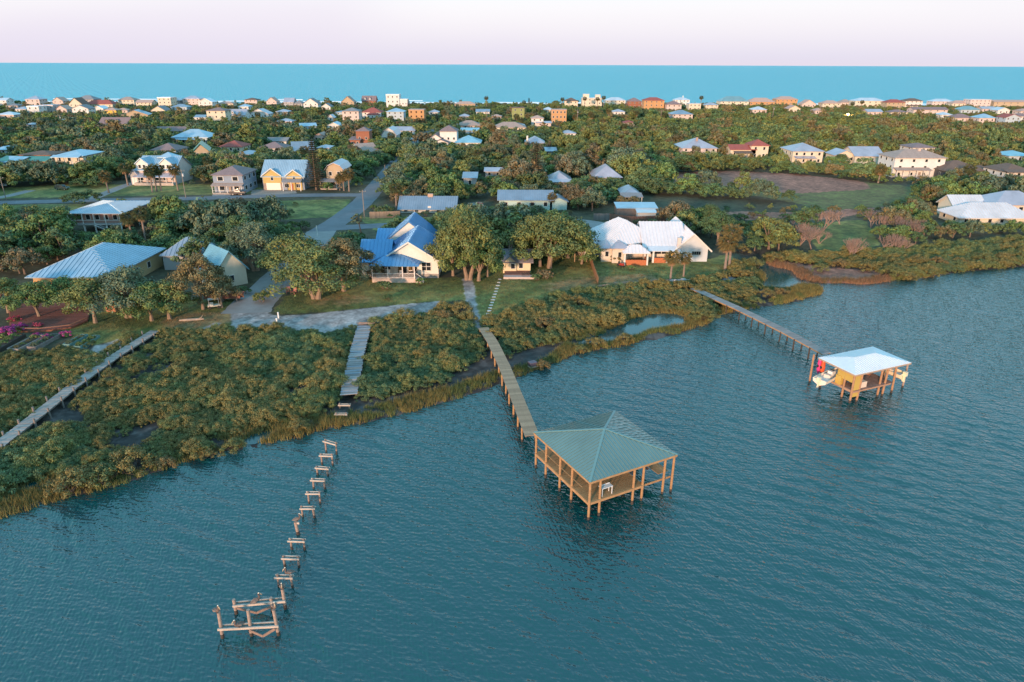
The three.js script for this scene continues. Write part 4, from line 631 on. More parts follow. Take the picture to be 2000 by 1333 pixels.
H(1137, 1175, 212, 192, 190, 14, 'flat', 'wh', 'c', 'large cream stucco beach house with palms', { floors: 3, wing: [[-0.3, 6, 6, -6, 13.5, 0.4, 'flat'], [0.3, 5, 6, -6, 13, 0.4, 'flat']] });
H(1183, 1221, 206, 196, 190, 13, 'hip', 'wh', 'c', 'wide white hip roofed beach house');
H(1226, 1252, 212, 198, 191, 12, 'hip', 'mv', 'k', 'mauve brick house beside the orange brick one');
H(1257, 1296, 216, 196, 190, 13, 'hip', 'rd', 'o', 'orange brick three storey house with red roof', { floors: 3 });
H(1302, 1330, 217, 204, 197, 12, 'hip', 'mv', 'p', 'mauve roofed pink house right of orange brick');
H(1318, 1346, 206, 195, 190, 12, 'hip', 'wh', 'w', 'white roofed beach house with small turret', { chimney: [0.1, 0.5, 1.5], chimneyMat: WHITE });
H(1345, 1368, 216, 203, 199, 11, 'flat', 'wh', 'c', 'plain cream block house near the beach palms');
H(1407, 1461, 208, 198, 188, 16, 'hip', 'tl', 'c', 'cream beach house under a large teal hip roof');
H(1463, 1512, 207, 199, 191, 15, 'hip', 'sl', 'o', 'salmon roofed peach beach house beside teal roof');
H(1312, 1352, 235, 223, 215, 14, 'hip', 'bg', 'p', 'pink bungalow with blue grey hip roof in the wood');
H(1219, 1239, 246, 240, 235, 9, 'hip', 'rd', 'w', 'tiny red roofed cottage at the street end');
H(1000, 1024, 252, 246, 240, 12, 'hip', 'lv', 'w', 'pale roof right of the long beige bungalow');
H(1027, 1063, 290, 279, 266, 14, 'hip', 'lv', 'w', 'white hip roofed house with a thin chimney', { chimney: [-0.42, 0.2, 0.6], chimneyMat: WHITE });
H(1062, 1086, 305, 295, 291, 9, 'shed', 'bg', 'a', 'plain grey shed roof beside the second pine');
H(1332, 1398, 309, 289, 269, 17, 'hip', 'lv', 'p', 'big lavender hip roof standing above the wood', { chimney: [-0.02, 0.35, 0.4], hide: 16 });
H(1465, 1498, 311, 284, 272, 9, 'hip', 'rd', 'c', 'cream tower house with red tile roof and low wing', { see: [1428, 1500], hide: 8, floors: 2, wing: [[-0.95, 12, 9, -4.5, 4.6, 1.8, 'gx', 'rd']], porch: [-1.5, -0.52, 3, 3.1, 'br'] });
H(1072, 1116, 369, 355, 335, 13, 'hip', 'lv', 'w', 'grey white hip roofed house with white railed gallery', { porch: [-0.48, 0.48, 2.2, 2.8] });
H(1160, 1212, 366, 346, 321, 14, 'hip', 'lv', 'a', 'mauve roofed house behind a spreading tree', { hide: 20 });
H(1217, 1249, 398, 380, 363, 11, 'hip', 'bg', 'w', 'white two storey house with steep blue grey roof', { n: 3, porch: [-0.7, 0.5, 4, 2.9, 'gr'] });
// right of the frame
H(1516, 1556, 206, 194, 188, 14, 'hip', 'sl', 'o', 'peach beach house with salmon hip roof, row on the right');
H(1566, 1592, 211, 203, 195, 11, 'gz', 'sl', 'p', 'salmon gable beach house near the street lamp');
H(1606, 1640, 212, 202, 196, 12, 'hip', 'sl', 'c', 'cream beach house with salmon hip roof over the lamp');
H(1641, 1664, 208, 200, 194, 11, 'hip', 'tn', 'p', 'narrow tan hip roofed house right of the lamp');
H(1670, 1725, 210, 197, 191, 15, 'hip', 'wh', 'c', 'long cream beach house with pale roof and palm');
H(1731, 1765, 212, 200, 194, 12, 'hip', 'rd', 't', 'tan beach house with brick red roof');
H(1767, 1799, 212, 197, 192, 12, 'hip', 'br', 'w', 'white beach house with dark brown eaves and balcony', { porch: [-0.45, 0.45, 2.4, 3] });
H(1784, 1848, 225, 214, 209, 12, 'gx', 'mv', 'p', 'long pink house under a low mauve roof');
H(1821, 1860, 207, 198, 193, 12, 'hip', 'wh', 'p', 'pale pink beach house with white roof');
H(1860, 1893, 209, 202, 196, 12, 'hip', 'sl', 'c', 'cream bungalow beside the white flat roofed house');
H(1894, 1932, 210, 195, 192, 13, 'flat', 'wh', 'p', 'white flat roofed beach house with pink walls');
H(1941, 2004, 210, 199, 195, 13, 'gx', 'sl', 't', 'long tan row house at the frame edge');
H(1876, 1911, 223, 214, 207, 12, 'hip', 'tl', 'b', 'pale teal hip roofed house in the second row');
H(1862, 1897, 238, 230, 222, 11, 'hip', 'mv', 'p', 'maroon roofed pink house below the teal roof');
H(1911, 1941, 241, 230, 222, 11, 'hip', 'bl', 'p', 'pink house with pale blue hip roof');
H(1918, 1944, 219, 212, 208, 10, 'gx', 'lv', 'p', 'small lavender roofed house behind the pale blue hip');
H(1962, 1990, 243, 229, 223, 11, 'gz', 'rd', 'b', 'pale blue house with red roof near the frame edge');
H(1984, 2012, 236, 227, 221, 11, 'hip', 'mv', 'w', 'white house with maroon hip roof touching the frame edge');
H(1546, 1604, 321, 295, 279, 15, 'hip', 'lv', 'c', 'cream two storey house with lavender white roof above the field', { porch: [-0.45, 0.2, 2.6, 3], hide: 6 });
H(1668, 1722, 322, 304, 286, 15, 'gx', 'lv', 'c', 'cream house with grey lavender roof and low left wing', { wing: [[-0.75, 9, 10, -8, 4, 2, 'gz', 'lv']], hide: 4 });
H(1780, 1822, 306, 288, 279, 12, 'hip', 'mv', 'w', 'white upper house showing behind the pink hip roof');
H(1742, 1838, 347, 308, 291, 13, 'hip', 'tn', 'w', 'large white two storey house with tan hip roof and arcade', { n: 4, porch: [-0.5, 0.18, 3, 3.3], hide: 2, chimney: [0.08, 0.4, 0.4], chimneyMat: M([0.66, 0.5, 0.42], { tex: 'plaster' }) });
H(1840, 1918, 352, 333, 313, 14, 'hip', 'br', 'd', 'dark screened house with broad brown hip roof', { noDoor: true, wing: [[0.62, 7, 8, -6, 3.4, 1.6, 'hip', 'br']] });
H(1958, 2010, 362, 335, 319, 13, 'hip', 'br', 'w', 'white raised house with brown roof at the frame edge', { stilts: 2.4, porch: [-0.6, 0.4, 3, 5.2] });
H(1968, 2012, 318, 304, 294, 12, 'hip', 'cy', 'b', 'cyan roof peeking from trees at the frame edge', { hide: 8 });
// left of the frame
H(430, 474, 298, 286, 274, 12, 'hip', 'rd', 'c', 'cream bungalow with brick red hip roof');
H(296, 345, 305, 293, 279, 13, 'hip', 'mv', 'b', 'pale bungalow with mauve hip roof above the palms');
H(382, 408, 312, 294, 281, 16, 'gz', 'gn', 't', 'tan gable cottage with deep green metal roof', { yaw: 20 });
H(463, 490, 311, 303, 294, 11, 'hip', 'bg', 'a', 'small slate roofed house beside the green cottage');
H(42, 104, 325, 302, 294, 12, 'hip', 'br', 'k', 'dark two storey brick house with brown green roof', { wing: [[-0.1, 20, 6, 4, 3.2, 1.3, 'shed', 'gn']] });
H(112, 168, 333, 304, 292, 15, 'hip', 'bl', 'c', 'cream raised house with pale blue hip roof and balcony', { stilts: 2.6, porch: [-0.5, 0.45, 2.2, 5.6, 'bl'] });
H(-10, 40, 330, 316, 305, 12, 'gx', 'bl', 'b', 'pale blue gabled house cut by the frame edge', { yaw: -15 });
H(-12, 15, 302, 292, 285, 10, 'hip', 'bl', 'b', 'small pale blue roof at the frame edge');
H(420, 478, 378, 341, 323, 13, 'hip', 'mv', 's', 'slate blue two storey house with brown hip roof and stone base', { porch: [-0.5, 0.5, 2, 2.9, 'tn'], n: 2, ww: 2.2, hide: 3 });
H(52, 68, 250, 246, 243, 7, 'hip', 'lv', 'w', 'tiny white roof lost in the dark wood');
H(640, 672, 368, 331, 318, 12, 'gam', 'lv', 't', 'tan house with barn roof behind orange palms', { porch: [-0.8, 0.2, 3, 2.8, 'gr'], hide: 12 });
H(906, 930, 368, 347, 338, 6, 'shed', 'bg', 'a', 'grey lean-to shelter on posts in the trees', { noDoor: true });
H(948, 980, 346, 342, 339, 8, 'gx', 'lv', 'a', 'low pale roof seen through the trees');
H(655, 690, 225, 219, 216, 9, 'hip', 'bg', 'b', 'slate roof behind the pink tower house');
H(225, 250, 221, 216, 211, 9, 'hip', 'sl', 'p', 'salmon roof right of the bright yellow house');
for (const [l, r, b, e, t, ro, rc, wc, lab] of [[30, 52, 219, 213, 208, 'hip', 'lv', 'w', 'pale cottage left of the bright white cube'], [266, 298, 209, 200, 195, 'gx', 'sl', 'c', 'long salmon roof left of the cream box'], [182, 203, 219, 212, 207, 'gz', 'wh', 'w', 'small white gable left of the yellow house'], [466, 486, 216, 208, 203, 'hip', 'bl', 'w', 'pale blue roof behind the dormered white house'], [540, 562, 226, 218, 213, 'hip', 'lv', 'c', 'lavender roofed cottage below the grey beach house'], [628, 646, 216, 208, 202, 'gz', 'gr', 'w', 'white gable between two dark groves near the beach'], [838, 856, 226, 219, 214, 'hip', 'lv', 'w', 'pale cottage right of the orange board house'], [930, 956, 224, 218, 213, 'gx', 'bg', 'w', 'white bungalow with slate roof under the ocean palm'], [1378, 1402, 214, 205, 200, 'hip', 'lv', 'c', 'cream house left of the teal hip roof'], [1470, 1496, 222, 214, 208, 'hip', 'wh', 'p', 'pink cottage below the salmon roofed beach house'], [1540, 1562, 220, 212, 206, 'gz', 'sl', 'c', 'cream gable on the coast road left of the lamp'], [1592, 1608, 224, 216, 211, 'hip', 'sl', 'p', 'small pink house just left of the lamp'], [1694, 1722, 226, 218, 213, 'gx', 'lv', 'p', 'pink row house below the long cream beach house'], [1740, 1772, 226, 219, 214, 'hip', 'mv', 'c', 'cream house with mauve hip left of the long pink house'], [1838, 1858, 232, 224, 219, 'hip', 'wh', 'w', 'white cottage below the long pink house'], [1948, 1970, 224, 215, 210, 'gz', 'wh', 'w', 'white gable near the right end of the town'], [1992, 2012, 226, 217, 212, 'hip', 'sl', 'p', 'salmon roofed house last in the second row'], [1198, 1220, 226, 218, 213, 'hip', 'lv', 'w', 'white cottage below the wide white hip roof'], [1062, 1080, 222, 214, 209, 'hip', 'wh', 'c', 'cream cottage left of the brown hip roofed beach house'], [120, 146, 240, 234, 229, 'hip', 'lv', 'w', 'pale roof in the wood left of the maroon cottage'], [380, 404, 236, 229, 224, 'gx', 'bg', 'w', 'slate roofed cottage left of the cream three storey cube'], [540, 570, 244, 237, 231, 'hip', 'lv', 'p', 'pink bungalow above the small pale blue cottage'], [640, 664, 252, 245, 239, 'gz', 'bl', 'w', 'white gable with pale blue roof below the pink tower'], [1096, 1124, 268, 260, 254, 'hip', 'lv', 'w', 'pale hip roof in the wood below the orange box']]) H(l, r, b, e, t, 11, ro, rc, wc, lab);
// --- houses drawn one by one
{ // yellow gabled house with double garage
  const { g, W, c, hAt } = houseAt('gabled_house', 'yellow gabled house with pale metal roof and double garage', 515, 596, 371), h = hAt(343), top = hAt(312, 6), d = 12, Y = wallMat('f'), St = M([0.42, 0.34, 0.30], { tex: 'brick' }), rm = roofMat('bl');
  const rf = block(g, { z: -d / 2, w: W, d, h, rise: top - h, roof: 'gx', over: 0.5, wm: wallMat('s'), rm, ribs: 0.6 });
  for (const [x, w, s] of [[-W * 0.26, W * 0.44, 1.2], [W * 0.27, W * 0.36, 1.0]]) { block(g, { x, z: -1.5, w, d: 3.6, h, rise: w * 0.36, roof: 'gz', over: 0.35, wm: Y, rm, ribs: 0.6 }); new MB().slab([[x - w / 2 - 0.3, h + 0.1, 0.9], [x, h + w * 0.36 + 0.3, 0.9], [x, h + w * 0.36 + 0.3, 0.66], [x - w / 2 - 0.3, h + 0.1, 0.66]], 0.3).build('bargeboard', WHITE, g); new MB().slab([[x + w / 2 + 0.3, h + 0.1, 0.66], [x, h + w * 0.36 + 0.3, 0.66], [x, h + w * 0.36 + 0.3, 0.9], [x + w / 2 + 0.3, h + 0.1, 0.9]], 0.3).build('bargeboard', WHITE, g); windowAt(g, x, h * 0.82, 0.34, 1, 1.7, 0); }
  new MB().box(-W * 0.26, 0, 0.34, W * 0.44 + 0.06, h * 0.46, 0.2).build('stone_skirt', St, g);
  new MB().box(-W * 0.24, 0.05, 0.47, 5, 2.4, 0.08).build('garage_door', M([0.82, 0.72, 0.60], { rough: 0.6 }), g);
  new MB().slab([[0, 3.1, 2.6], [W * 0.47, 3.1, 2.6], [W * 0.47, 4, 0.3], [0, 4, 0.3]], 0.15).build('porch_roof', roofMat('gr'), g); for (const x of [0.4, W * 0.23, W * 0.45]) new MB().box(x, 0, 2.4, 0.25, 2.95, 0.25).build('porch_post', WHITE, g); new MB().box(W * 0.2, 0.05, 0.34, 1, 2.1, 0.1).build('door', M([0.4, 0.14, 0.08], {}), g); for (const x of [0.08, 0.36]) windowAt(g, x * W, 1.5, 0.34, 1.6, 1.4, 0, WHITE, 2); for (const z of [-3, -7]) for (const y of [1.6, 4.4]) windowAt(g, W / 2 + 0.02, y, z, 1.1, 1.5, Math.PI / 2);
  rect(c, W, d, 0, [512, 608, 310, 370], 0);
}
{ // grey blue porch house with palms
  const { g, W, c, hAt } = houseAt('dormer_house', 'blue grey metal roofed house with white dormer gables and verandah', 272, 346, 360), h = hAt(331), d = 14, top = hAt(304, d / 2), rm = roofMat('bl');
  block(g, { z: -d / 2, w: W, d, h, rise: top - h, roof: 'gx', wm: wallMat('p'), rm, ribs: 0.7 });
  for (const x of [-0.35, 0.28]) { block(g, { x: x * W, z: -3.2, y: h - 0.2, w: 4.4, d: 6, h: 2.4, rise: 1.8, roof: 'gz', over: 0.4, wm: WHITE, rm, ribs: 0.7 }); for (const s of [-0.8, 0.8]) windowAt(g, x * W + s, h + 1.0, -0.15, 1.0, 1.3, 0); }
  block(g, { x: W * 0.12, z: -d * 0.6, y: h + 1.5, w: 5, d: 5, h: 2.2, rise: 1.6, roof: 'hip', wm: WHITE, rm });
  new MB().slab([[-W / 2 - 0.4, 3, 3.2], [W / 2 + 0.4, 3, 3.2], [W / 2 + 0.4, 4.2, 0.02], [-W / 2 - 0.4, 4.2, 0.02]], 0.15).build('verandah_roof', roofMat('lv'), g); new MB().box(0, 0, 1.6, W + 0.4, 0.9, 3.1).build('verandah_floor', M([0.6, 0.5, 0.44], { tex: 'wood' }), g); for (let i = 0; i < 7; i++) new MB().box(-W / 2 + i / 6 * W, 0.9, 3, 0.16, 2, 0.16).build('verandah_post', WHITE, g); new MB().bar([-W / 2, 1.8, 3], [W / 2, 1.8, 3], 0.08, 0.08).build('railing', WHITE, g); for (let i = 0; i < 5; i++) windowAt(g, -W * 0.4 + i * W * 0.2, 2.1, 0.03, 1.2, 1.5, 0);
  rect(c, W, d, 0, [268, 362, 303, 352], 0);
  const a = houseAt('garage', 'small white garage beside the verandah house', 257, 273, 361, { cat: 'garage' }); block(a.g, { z: -3.5, w: a.W, d: 7, h: a.hAt(341), rise: 1.8, roof: 'gz', wm: wallMat('a'), rm: roofMat('lv') }); new MB().box(0, 0.05, 0.04, a.W * 0.66, 2.5, 0.08).build('garage_door', M([0.72, 0.7, 0.68], { rough: 0.6 }), a.g); rect(a.c, a.W, 7, 0, [255, 276, 330, 360], 0);
}
{ // raised house with an outside stair
  const { g, W, c, hAt } = houseAt('raised_house', 'raised house with wide pale blue hip roof and outside stair', 152, 240, 452), d = 15, h = 5.2, top = hAt(395, d / 2), st = 2.3;
  block(g, { z: -d / 2, y: st, w: W, d, h: h - st, rise: top - h, roof: 'hip', over: 1.6, wm: M([0.44, 0.24, 0.20], { tex: 'plaster' }), rm: roofMat('bl'), ribs: 0.6 });
  new MB().box(0, st - 0.25, -d / 2 + 0.6, W + 2.2, 0.25, d + 2.4).build('balcony', M([0.45, 0.42, 0.4], { tex: 'wood' }), g); for (const x of [-W / 2 - 0.8, -W / 4, 0, W / 4, W / 2 + 0.8]) { new MB().box(x, st, 1.6, 0.14, h - st - 0.2, 0.14).build('balcony_post', WHITE, g); for (const z of [1.5, -d / 2, -d + 0.2]) new MB().box(x, 0, z, 0.32, st - 0.25, 0.32).build('pier', WHITE, g); }
  new MB().bar([-W / 2 - 0.9, st + 0.95, 1.65], [W / 2 + 0.9, st + 0.95, 1.65], 0.07, 0.08).build('railing', WHITE, g); for (let i = 0; i < 5; i++) windowAt(g, -W * 0.4 + i * W * 0.2, st + 1.5, 0.02, 1.3, 1.4, 0); const s = new MB(); for (let i = 0; i < 9; i++) s.box(W * 0.05 + i * 0.55, st - 0.25 - i * 0.26, 2.3, 0.6, 0.06, 1.2); s.bar([W * 0.05, st + 0.6, 2.9], [W * 0.05 + 5, 0.8, 2.9], 0.07, 0.08).build('stair', M([0.6, 0.58, 0.56], { tex: 'wood' }), g);
  for (const z of [-4, -9]) windowAt(g, W / 2 + 0.02, st + 1.5, z, 1.3, 1.4, Math.PI / 2); rect(c, W + 2, d, 0, [133, 272, 392, 448], 0);
}
{ // low ranch house
  const { g, W, c, hAt } = houseAt('ranch_house', 'low ranch house with long blue grey roof and brick chimney', 782, 888, 416), d = 10, h = hAt(406), top = hAt(383, d / 2);
  block(g, { z: -d / 2, w: W, d, h, rise: Math.max(1.4, top - h), roof: 'gx', over: 0.8, wm: wallMat('w'), rm: roofMat('bg'), ribs: 0.7 }); winRow(g, W, d, 0, -d / 2, 0, 1, h, 5, 2, 1.3, 1.2); new MB().box(0.5, h, -d / 2, 1.6, top - h + 0.7, 1).build('chimney', M([0.62, 0.45, 0.36], { tex: 'brick' }), g); new MB().box(W * 0.04, 0.05, 0.03, 1, 2, 0.08).build('door', WHITE, g); rect(c, W, d, 0, [774, 895, 380, 412], 0);
}
{ // mint house
  const { g, W, c, hAt } = houseAt('mint_house', 'mint green house with long blue grey gable roof', 975, 1078, 411), d = 9, h = hAt(389), top = hAt(371, d / 2);
  block(g, { z: -d / 2, w: W, d, h, rise: Math.max(1.3, top - h), roof: 'gx', over: 0.6, wm: wallMat('m'), rm: roofMat('bg'), ribs: 0.7 }); winRow(g, W, d, 0, -d / 2, 0, 1, h, 4, 1, 1.3, 1.3); new MB().box(W * 0.12, 0.05, 0.03, 1.8, 2.2, 0.08).build('door', M([0.16, 0.3, 0.34], {}), g); const s = block(g, { x: W * 0.62, z: -3, w: 5.2, d: 6, h: h * 0.85, rise: 1.1, roof: 'gz', wm: wallMat('m'), rm: roofMat('bg') }); rect(c, W, d, 0, [971, 1104, 369, 410], 0);
}
{ // sprawling tin roofed house on the left
  const A = G(50, 541, 5), B = G(214, 541, 5), W = B.x - A.x, d = 21, g = thing('tin_roof_house', 'sprawling tan house under a big blue tin hip roof', 'house', [(A.x + B.x) / 2, LAND_Y, A.z], 0), h = 3.8;
  const top = heightAt(150, 481, new THREE.Vector3(0, 0, A.z - d / 2)) - LAND_Y;
  block(g, { x: 0, z: -d / 2 - 0.8, w: W - 1.4, d: d, h, rise: top - h, roof: 'hip', over: 0.9, wm: M([0.55, 0.38, 0.20], { tex: 'plaster' }), rm: M([0.40, 0.54, 0.66], { tex: 'metal', rough: 0.3, metal: 0.35 }), ribs: 0.9, ridge: 2.4 });
  block(g, { x: W / 2 + 6, z: -d - 1, w: 9, d: 8, h: 3.4, rise: 3, roof: 'hip', wm: wallMat('a'), rm: roofMat('bg'), ribs: 0.9 });
  for (let i = 0; i < 6; i++) windowAt(g, -W * 0.4 + i * W * 0.16, 1.9, -0.78, 1.8, 1.7, 0, M([0.7, 0.36, 0.12], { rough: 0.6 }), 2); for (const z of [-5, -11, -16]) windowAt(g, W / 2 - 0.68, 1.8, z, 1.4, 1.4, Math.PI / 2);
  rect({ x: g.position.x, z: A.z }, W + 8, d, 0, [30, 345, 478, 545], 0);
}
{ // boat shed
  const P = G(427, 561, LAND_Y), g = thing('boat_shed', 'small shed with pale cyan metal gable roof', 'shed', [P.x, LAND_Y, P.z - 3], 46 * R), top = heightAt(426, 473, new THREE.Vector3(0, 0, P.z - 4)) - LAND_Y;
  block(g, { w: 6.4, d: 7.6, h: 3.6, rise: Math.min(3.8, top - 3.6), roof: 'gz', over: 0.5, wm: wallMat('c'), rm: roofMat('cy'), ribs: 0.5 }); windowAt(g, 0, 1.8, 3.82, 1.2, 1.2, 0); windowAt(g, 3.22, 1.8, 0, 1.2, 1.2, Math.PI / 2); new MB().box(-1.8, 0.05, 3.83, 1, 2.1, 0.08).build('door', M([0.4, 0.3, 0.22], { tex: 'wood' }), g); rect({ x: P.x, z: P.z }, 9, 9, 0, [388, 470, 470, 540], 0);
}
{ // the blue roofed house with the porch
  const { g, W, c, hAt } = houseAt('porch_house', 'cream house with bright blue metal roofs and white front porch', 746, 857, 543), h = hAt(507), top = hAt(472), wm = M([0.82, 0.78, 0.69], { rough: 0.8, tex: 'plaster' }), rm = M([0.14, 0.35, 0.62], { tex: 'metal', rough: 0.28, metal: 0.3 }), rib = 0.8;
  block(g, { z: -7.5, w: W, d: 15, h, rise: top - h, roof: 'gz', over: 0.6, wm, rm, ribs: rib });
  for (const s of [-1, 1]) new MB().slab([[s * (W / 2 + 0.65), h - 0.28, s > 0 ? 0.55 : 0.8], [0, top + 0.12, s > 0 ? 0.55 : 0.8], [0, top + 0.12, s > 0 ? 0.8 : 0.55], [s * (W / 2 + 0.65), h - 0.28, s > 0 ? 0.8 : 0.55]], 0.32).build('bargeboard', WHITE, g);
  block(g, { x: -W / 2 - 1.5, z: -5.4, w: 5.6, d: 9, h: h - 0.3, rise: (top - h) * 0.86, roof: 'gx', over: 0.6, wm, rm, ribs: rib });
  const bt = heightAt(784, 432, new THREE.Vector3(0, 0, c.z - 16)) - LAND_Y; block(g, { x: -2.2, z: -21, w: 10, d: 10, h: h + 0.6, rise: Math.min(4.5, bt - h - 0.6), roof: 'gz', over: 0.5, wm, rm, ribs: rib }); block(g, { x: -7.5, z: -22, w: 5, d: 7, h: h - 0.2, rise: 1.8, roof: 'gx', over: 0.5, wm, rm, ribs: rib });
  new MB().box(W * 0.29, 0, 0.05, W * 0.42, 0.9, 0.16).build('base_course', M([0.45, 0.42, 0.40], { tex: 'brick' }), g);
  const A = G(728, 551, LAND_Y), B = G(812, 551, LAND_Y), x0 = A.x - c.x, x1 = B.x - c.x, pd = 3.4, fy = 0.95, ph = h - 0.35, pw = M([0.82, 0.72, 0.66], { rough: 0.6 });
  new MB().box((x0 + x1) / 2, 0, pd / 2 + 0.06, x1 - x0, fy, pd).build('porch_floor', M([0.72, 0.56, 0.48], { tex: 'wood' }), g);
  const rx0 = x0 - 0.3, rx1 = x1 + 0.9, ry = h + 1.15, pr = new MB(), sl = [[[rx0, ph, pd + 0.5], [rx1, ph, pd + 0.5], [rx1 - 4.2, ry, 0.06], [rx0 + 3, ry, 0.06]], [[rx1, ph, pd + 0.5], [rx1, ph, 0.06], [rx1 - 4.2, ry, 0.06]], [[rx0, ph, 0.06], [rx0, ph, pd + 0.5], [rx0 + 3, ry, 0.06]]]; sl.forEach((s) => pr.slab(s, 0.12)); const prm = pr.build('porch_roof', rm, g); const rb = new MB(); sl.forEach((s) => ribsOn(rb, s, rib)); tag(rb.build('roof_seams', rm, prm), null, null, null, 'stuff');
  for (const t of [0, 0.37, 0.72, 1]) new MB().box(mixn(x0 + 0.12, x1 - 0.12, t), fy, pd - 0.05, 0.18, ph - fy - 0.1, 0.18).build('porch_post', pw, g);
  for (const y of [fy + 0.12, fy + 0.98]) new MB().bar([x0, y, pd - 0.02], [x1, y, pd - 0.02], 0.08, 0.09).build('railing', pw, g); new MB().bar([x1, fy + 0.98, pd], [x1, fy + 0.98, 0.2], 0.08, 0.09).build('railing', pw, g); const bal = new MB(); for (let x = x0 + 0.2; x < x1; x += 0.16) bal.box(x, fy + 0.14, pd - 0.02, 0.035, 0.8, 0.035); tag(bal.build('balusters', pw, g), null, null, null, 'stuff');
  new MB().bar([x1 + 0.2, fy + 0.9, pd - 0.4], [x1 + 2, 0.9, pd + 0.6], 0.08, 0.08).build('stair_rail', pw, g); for (let i = 0; i < 4; i++) new MB().box(x1 + 0.3 + i * 0.4, 0, pd - 0.6, 0.4, fy - 0.2 - i * 0.2, 1.6).build('step', pw, g);
  windowAt(g, x0 + 2.2, fy + 1.6, 0.05, 2.4, 1.5, 0, WHITE, 2); for (const [x, w] of [[x0 + 5.8, 2.0], [x0 + 8.0, 2.0]]) { const f = mesh('sliding_door', unitBox, WHITE, g); f.position.set(x, fy + 1.15, 0.05); f.scale.set(w, 2.3, 0.12); for (const s of [-1, 1]) { const p = mesh('pane', unitBox, s < 0 ? M([0.22, 0.14, 0.05], { rough: 0.15 }) : GLASS, f); p.position.set(s * 0.24, 0, 0.3); p.scale.set(0.42, 0.9, 0.7); } }
  for (const y of [2.05, 2.95]) windowAt(g, W * 0.29, y, 0.04, 2, 0.92, 0, WHITE, 2); for (const z of [-4, -9]) windowAt(g, W / 2 + 0.02, 2.4, z, 1.2, 1.5, Math.PI / 2);
  rect(c, W + 6, 24, 0, [712, 872, 430, 552], 0);
  const base = g.position, ch = [[x0 + 3.2, 'white porch chair by the kitchen window'], [x0 + 5.7, 'white porch chair in front of the lit sliding door'], [x0 + 7.8, 'white porch chair before the dark sliding door']];
  for (const [x, lab] of ch) { const k = thing('porch_chair', lab, 'chair', [base.x + x, LAND_Y + fy + 0.01, base.z + 1.9], 0.1, 'chairs on the white porch'); new MB().box(0, 0.4, 0, 0.6, 0.07, 0.55).build('seat', pw, k); new MB().box(0, 0.47, -0.28, 0.6, 0.7, 0.06).build('backrest', pw, k); for (const [a, b] of [[-1, -1], [1, -1], [-1, 1], [1, 1]]) new MB().box(a * 0.26, 0, b * 0.24, 0.06, 0.4, 0.06).build('leg', pw, k); }
  const gr = thing('barbecue_grill', 'black covered grill at the porch corner', 'grill', [base.x + x1 - 0.8, LAND_Y + fy + 0.01, base.z + 2.2]); new MB().box(0, 0, 0, 1.1, 0.75, 0.6).build('cabinet', M([0.03, 0.03, 0.035], { rough: 0.6 }), gr); new MB().tube([[-0.5, 0.8, 0], [0.5, 0.8, 0]], [0.32, 0.32], 10).build('lid', M([0.03, 0.03, 0.035], { rough: 0.5 }), gr);
}
{ // cream cottage with chimney and terrace
  const { g, W, c, hAt } = houseAt('cottage', 'little cream cottage with grey roof, stone chimney and brick terrace', 984, 1036, 533), h = hAt(509), d = 7, wm = M([0.78, 0.64, 0.42], { tex: 'plaster' }), rm = M([0.28, 0.25, 0.27], { tex: 'shingle' });
  block(g, { z: -d / 2, w: W, d, h, rise: 1.7, roof: 'gx', over: 0.6, wm, rm }); block(g, { x: -W * 0.28, z: -1.4, w: W * 0.5, d: 3.6, h: h * 0.98, rise: 1.2, roof: 'gz', over: 0.5, wm, rm });
  new MB().box(-W * 0.25, h, -d * 0.55, 0.9, 3.1, 0.9).box(-W * 0.25, h + 3.1, -d * 0.55, 1.1, 0.25, 1.1).build('chimney', M([0.40, 0.36, 0.34], { tex: 'brick' }), g);
  for (const x of [-0.16, 0.14]) windowAt(g, x * W, h * 0.58, x < 0 ? 0.44 : 0.03, 1.0, 1.25, 0, WHITE, 1); new MB().box(0, 0, 1.6, W * 0.94, 0.5, 3.1).build('terrace', M([0.30, 0.14, 0.11], { tex: 'brick' }), g); new MB().box(W * 0.1, 0, 4.0, W * 1.2, 0.45, 1.6).build('step_block', M([0.62, 0.50, 0.46], { tex: 'plaster' }), g);
  rect(c, W, d, 0, [972, 1042, 486, 550], 0);
  const b = thing('iron_bench', 'dark scrolled iron bench on the cottage step', 'bench', [c.x + W * 0.3, LAND_Y + 0.45, c.z + 4.1]); new MB().box(0, 0.4, 0, 1.5, 0.05, 0.5).build('seat', DARKW, b); for (const s of [-0.45, 0, 0.45]) new MB().tube(Array.from({ length: 9 }, (_, i) => [s + 0.22 * Math.cos(i / 8 * 6.28), 0.75 + 0.22 * Math.sin(i / 8 * 6.28), -0.24]), Array(9).fill(0.03), 5).build('scroll', DARKW, b); for (const [x, z] of [[-0.7, 0.2], [0.7, 0.2], [-0.7, -0.24], [0.7, -0.24]]) new MB().box(x, 0, z, 0.05, 0.42, 0.05).build('leg', DARKW, b);
}
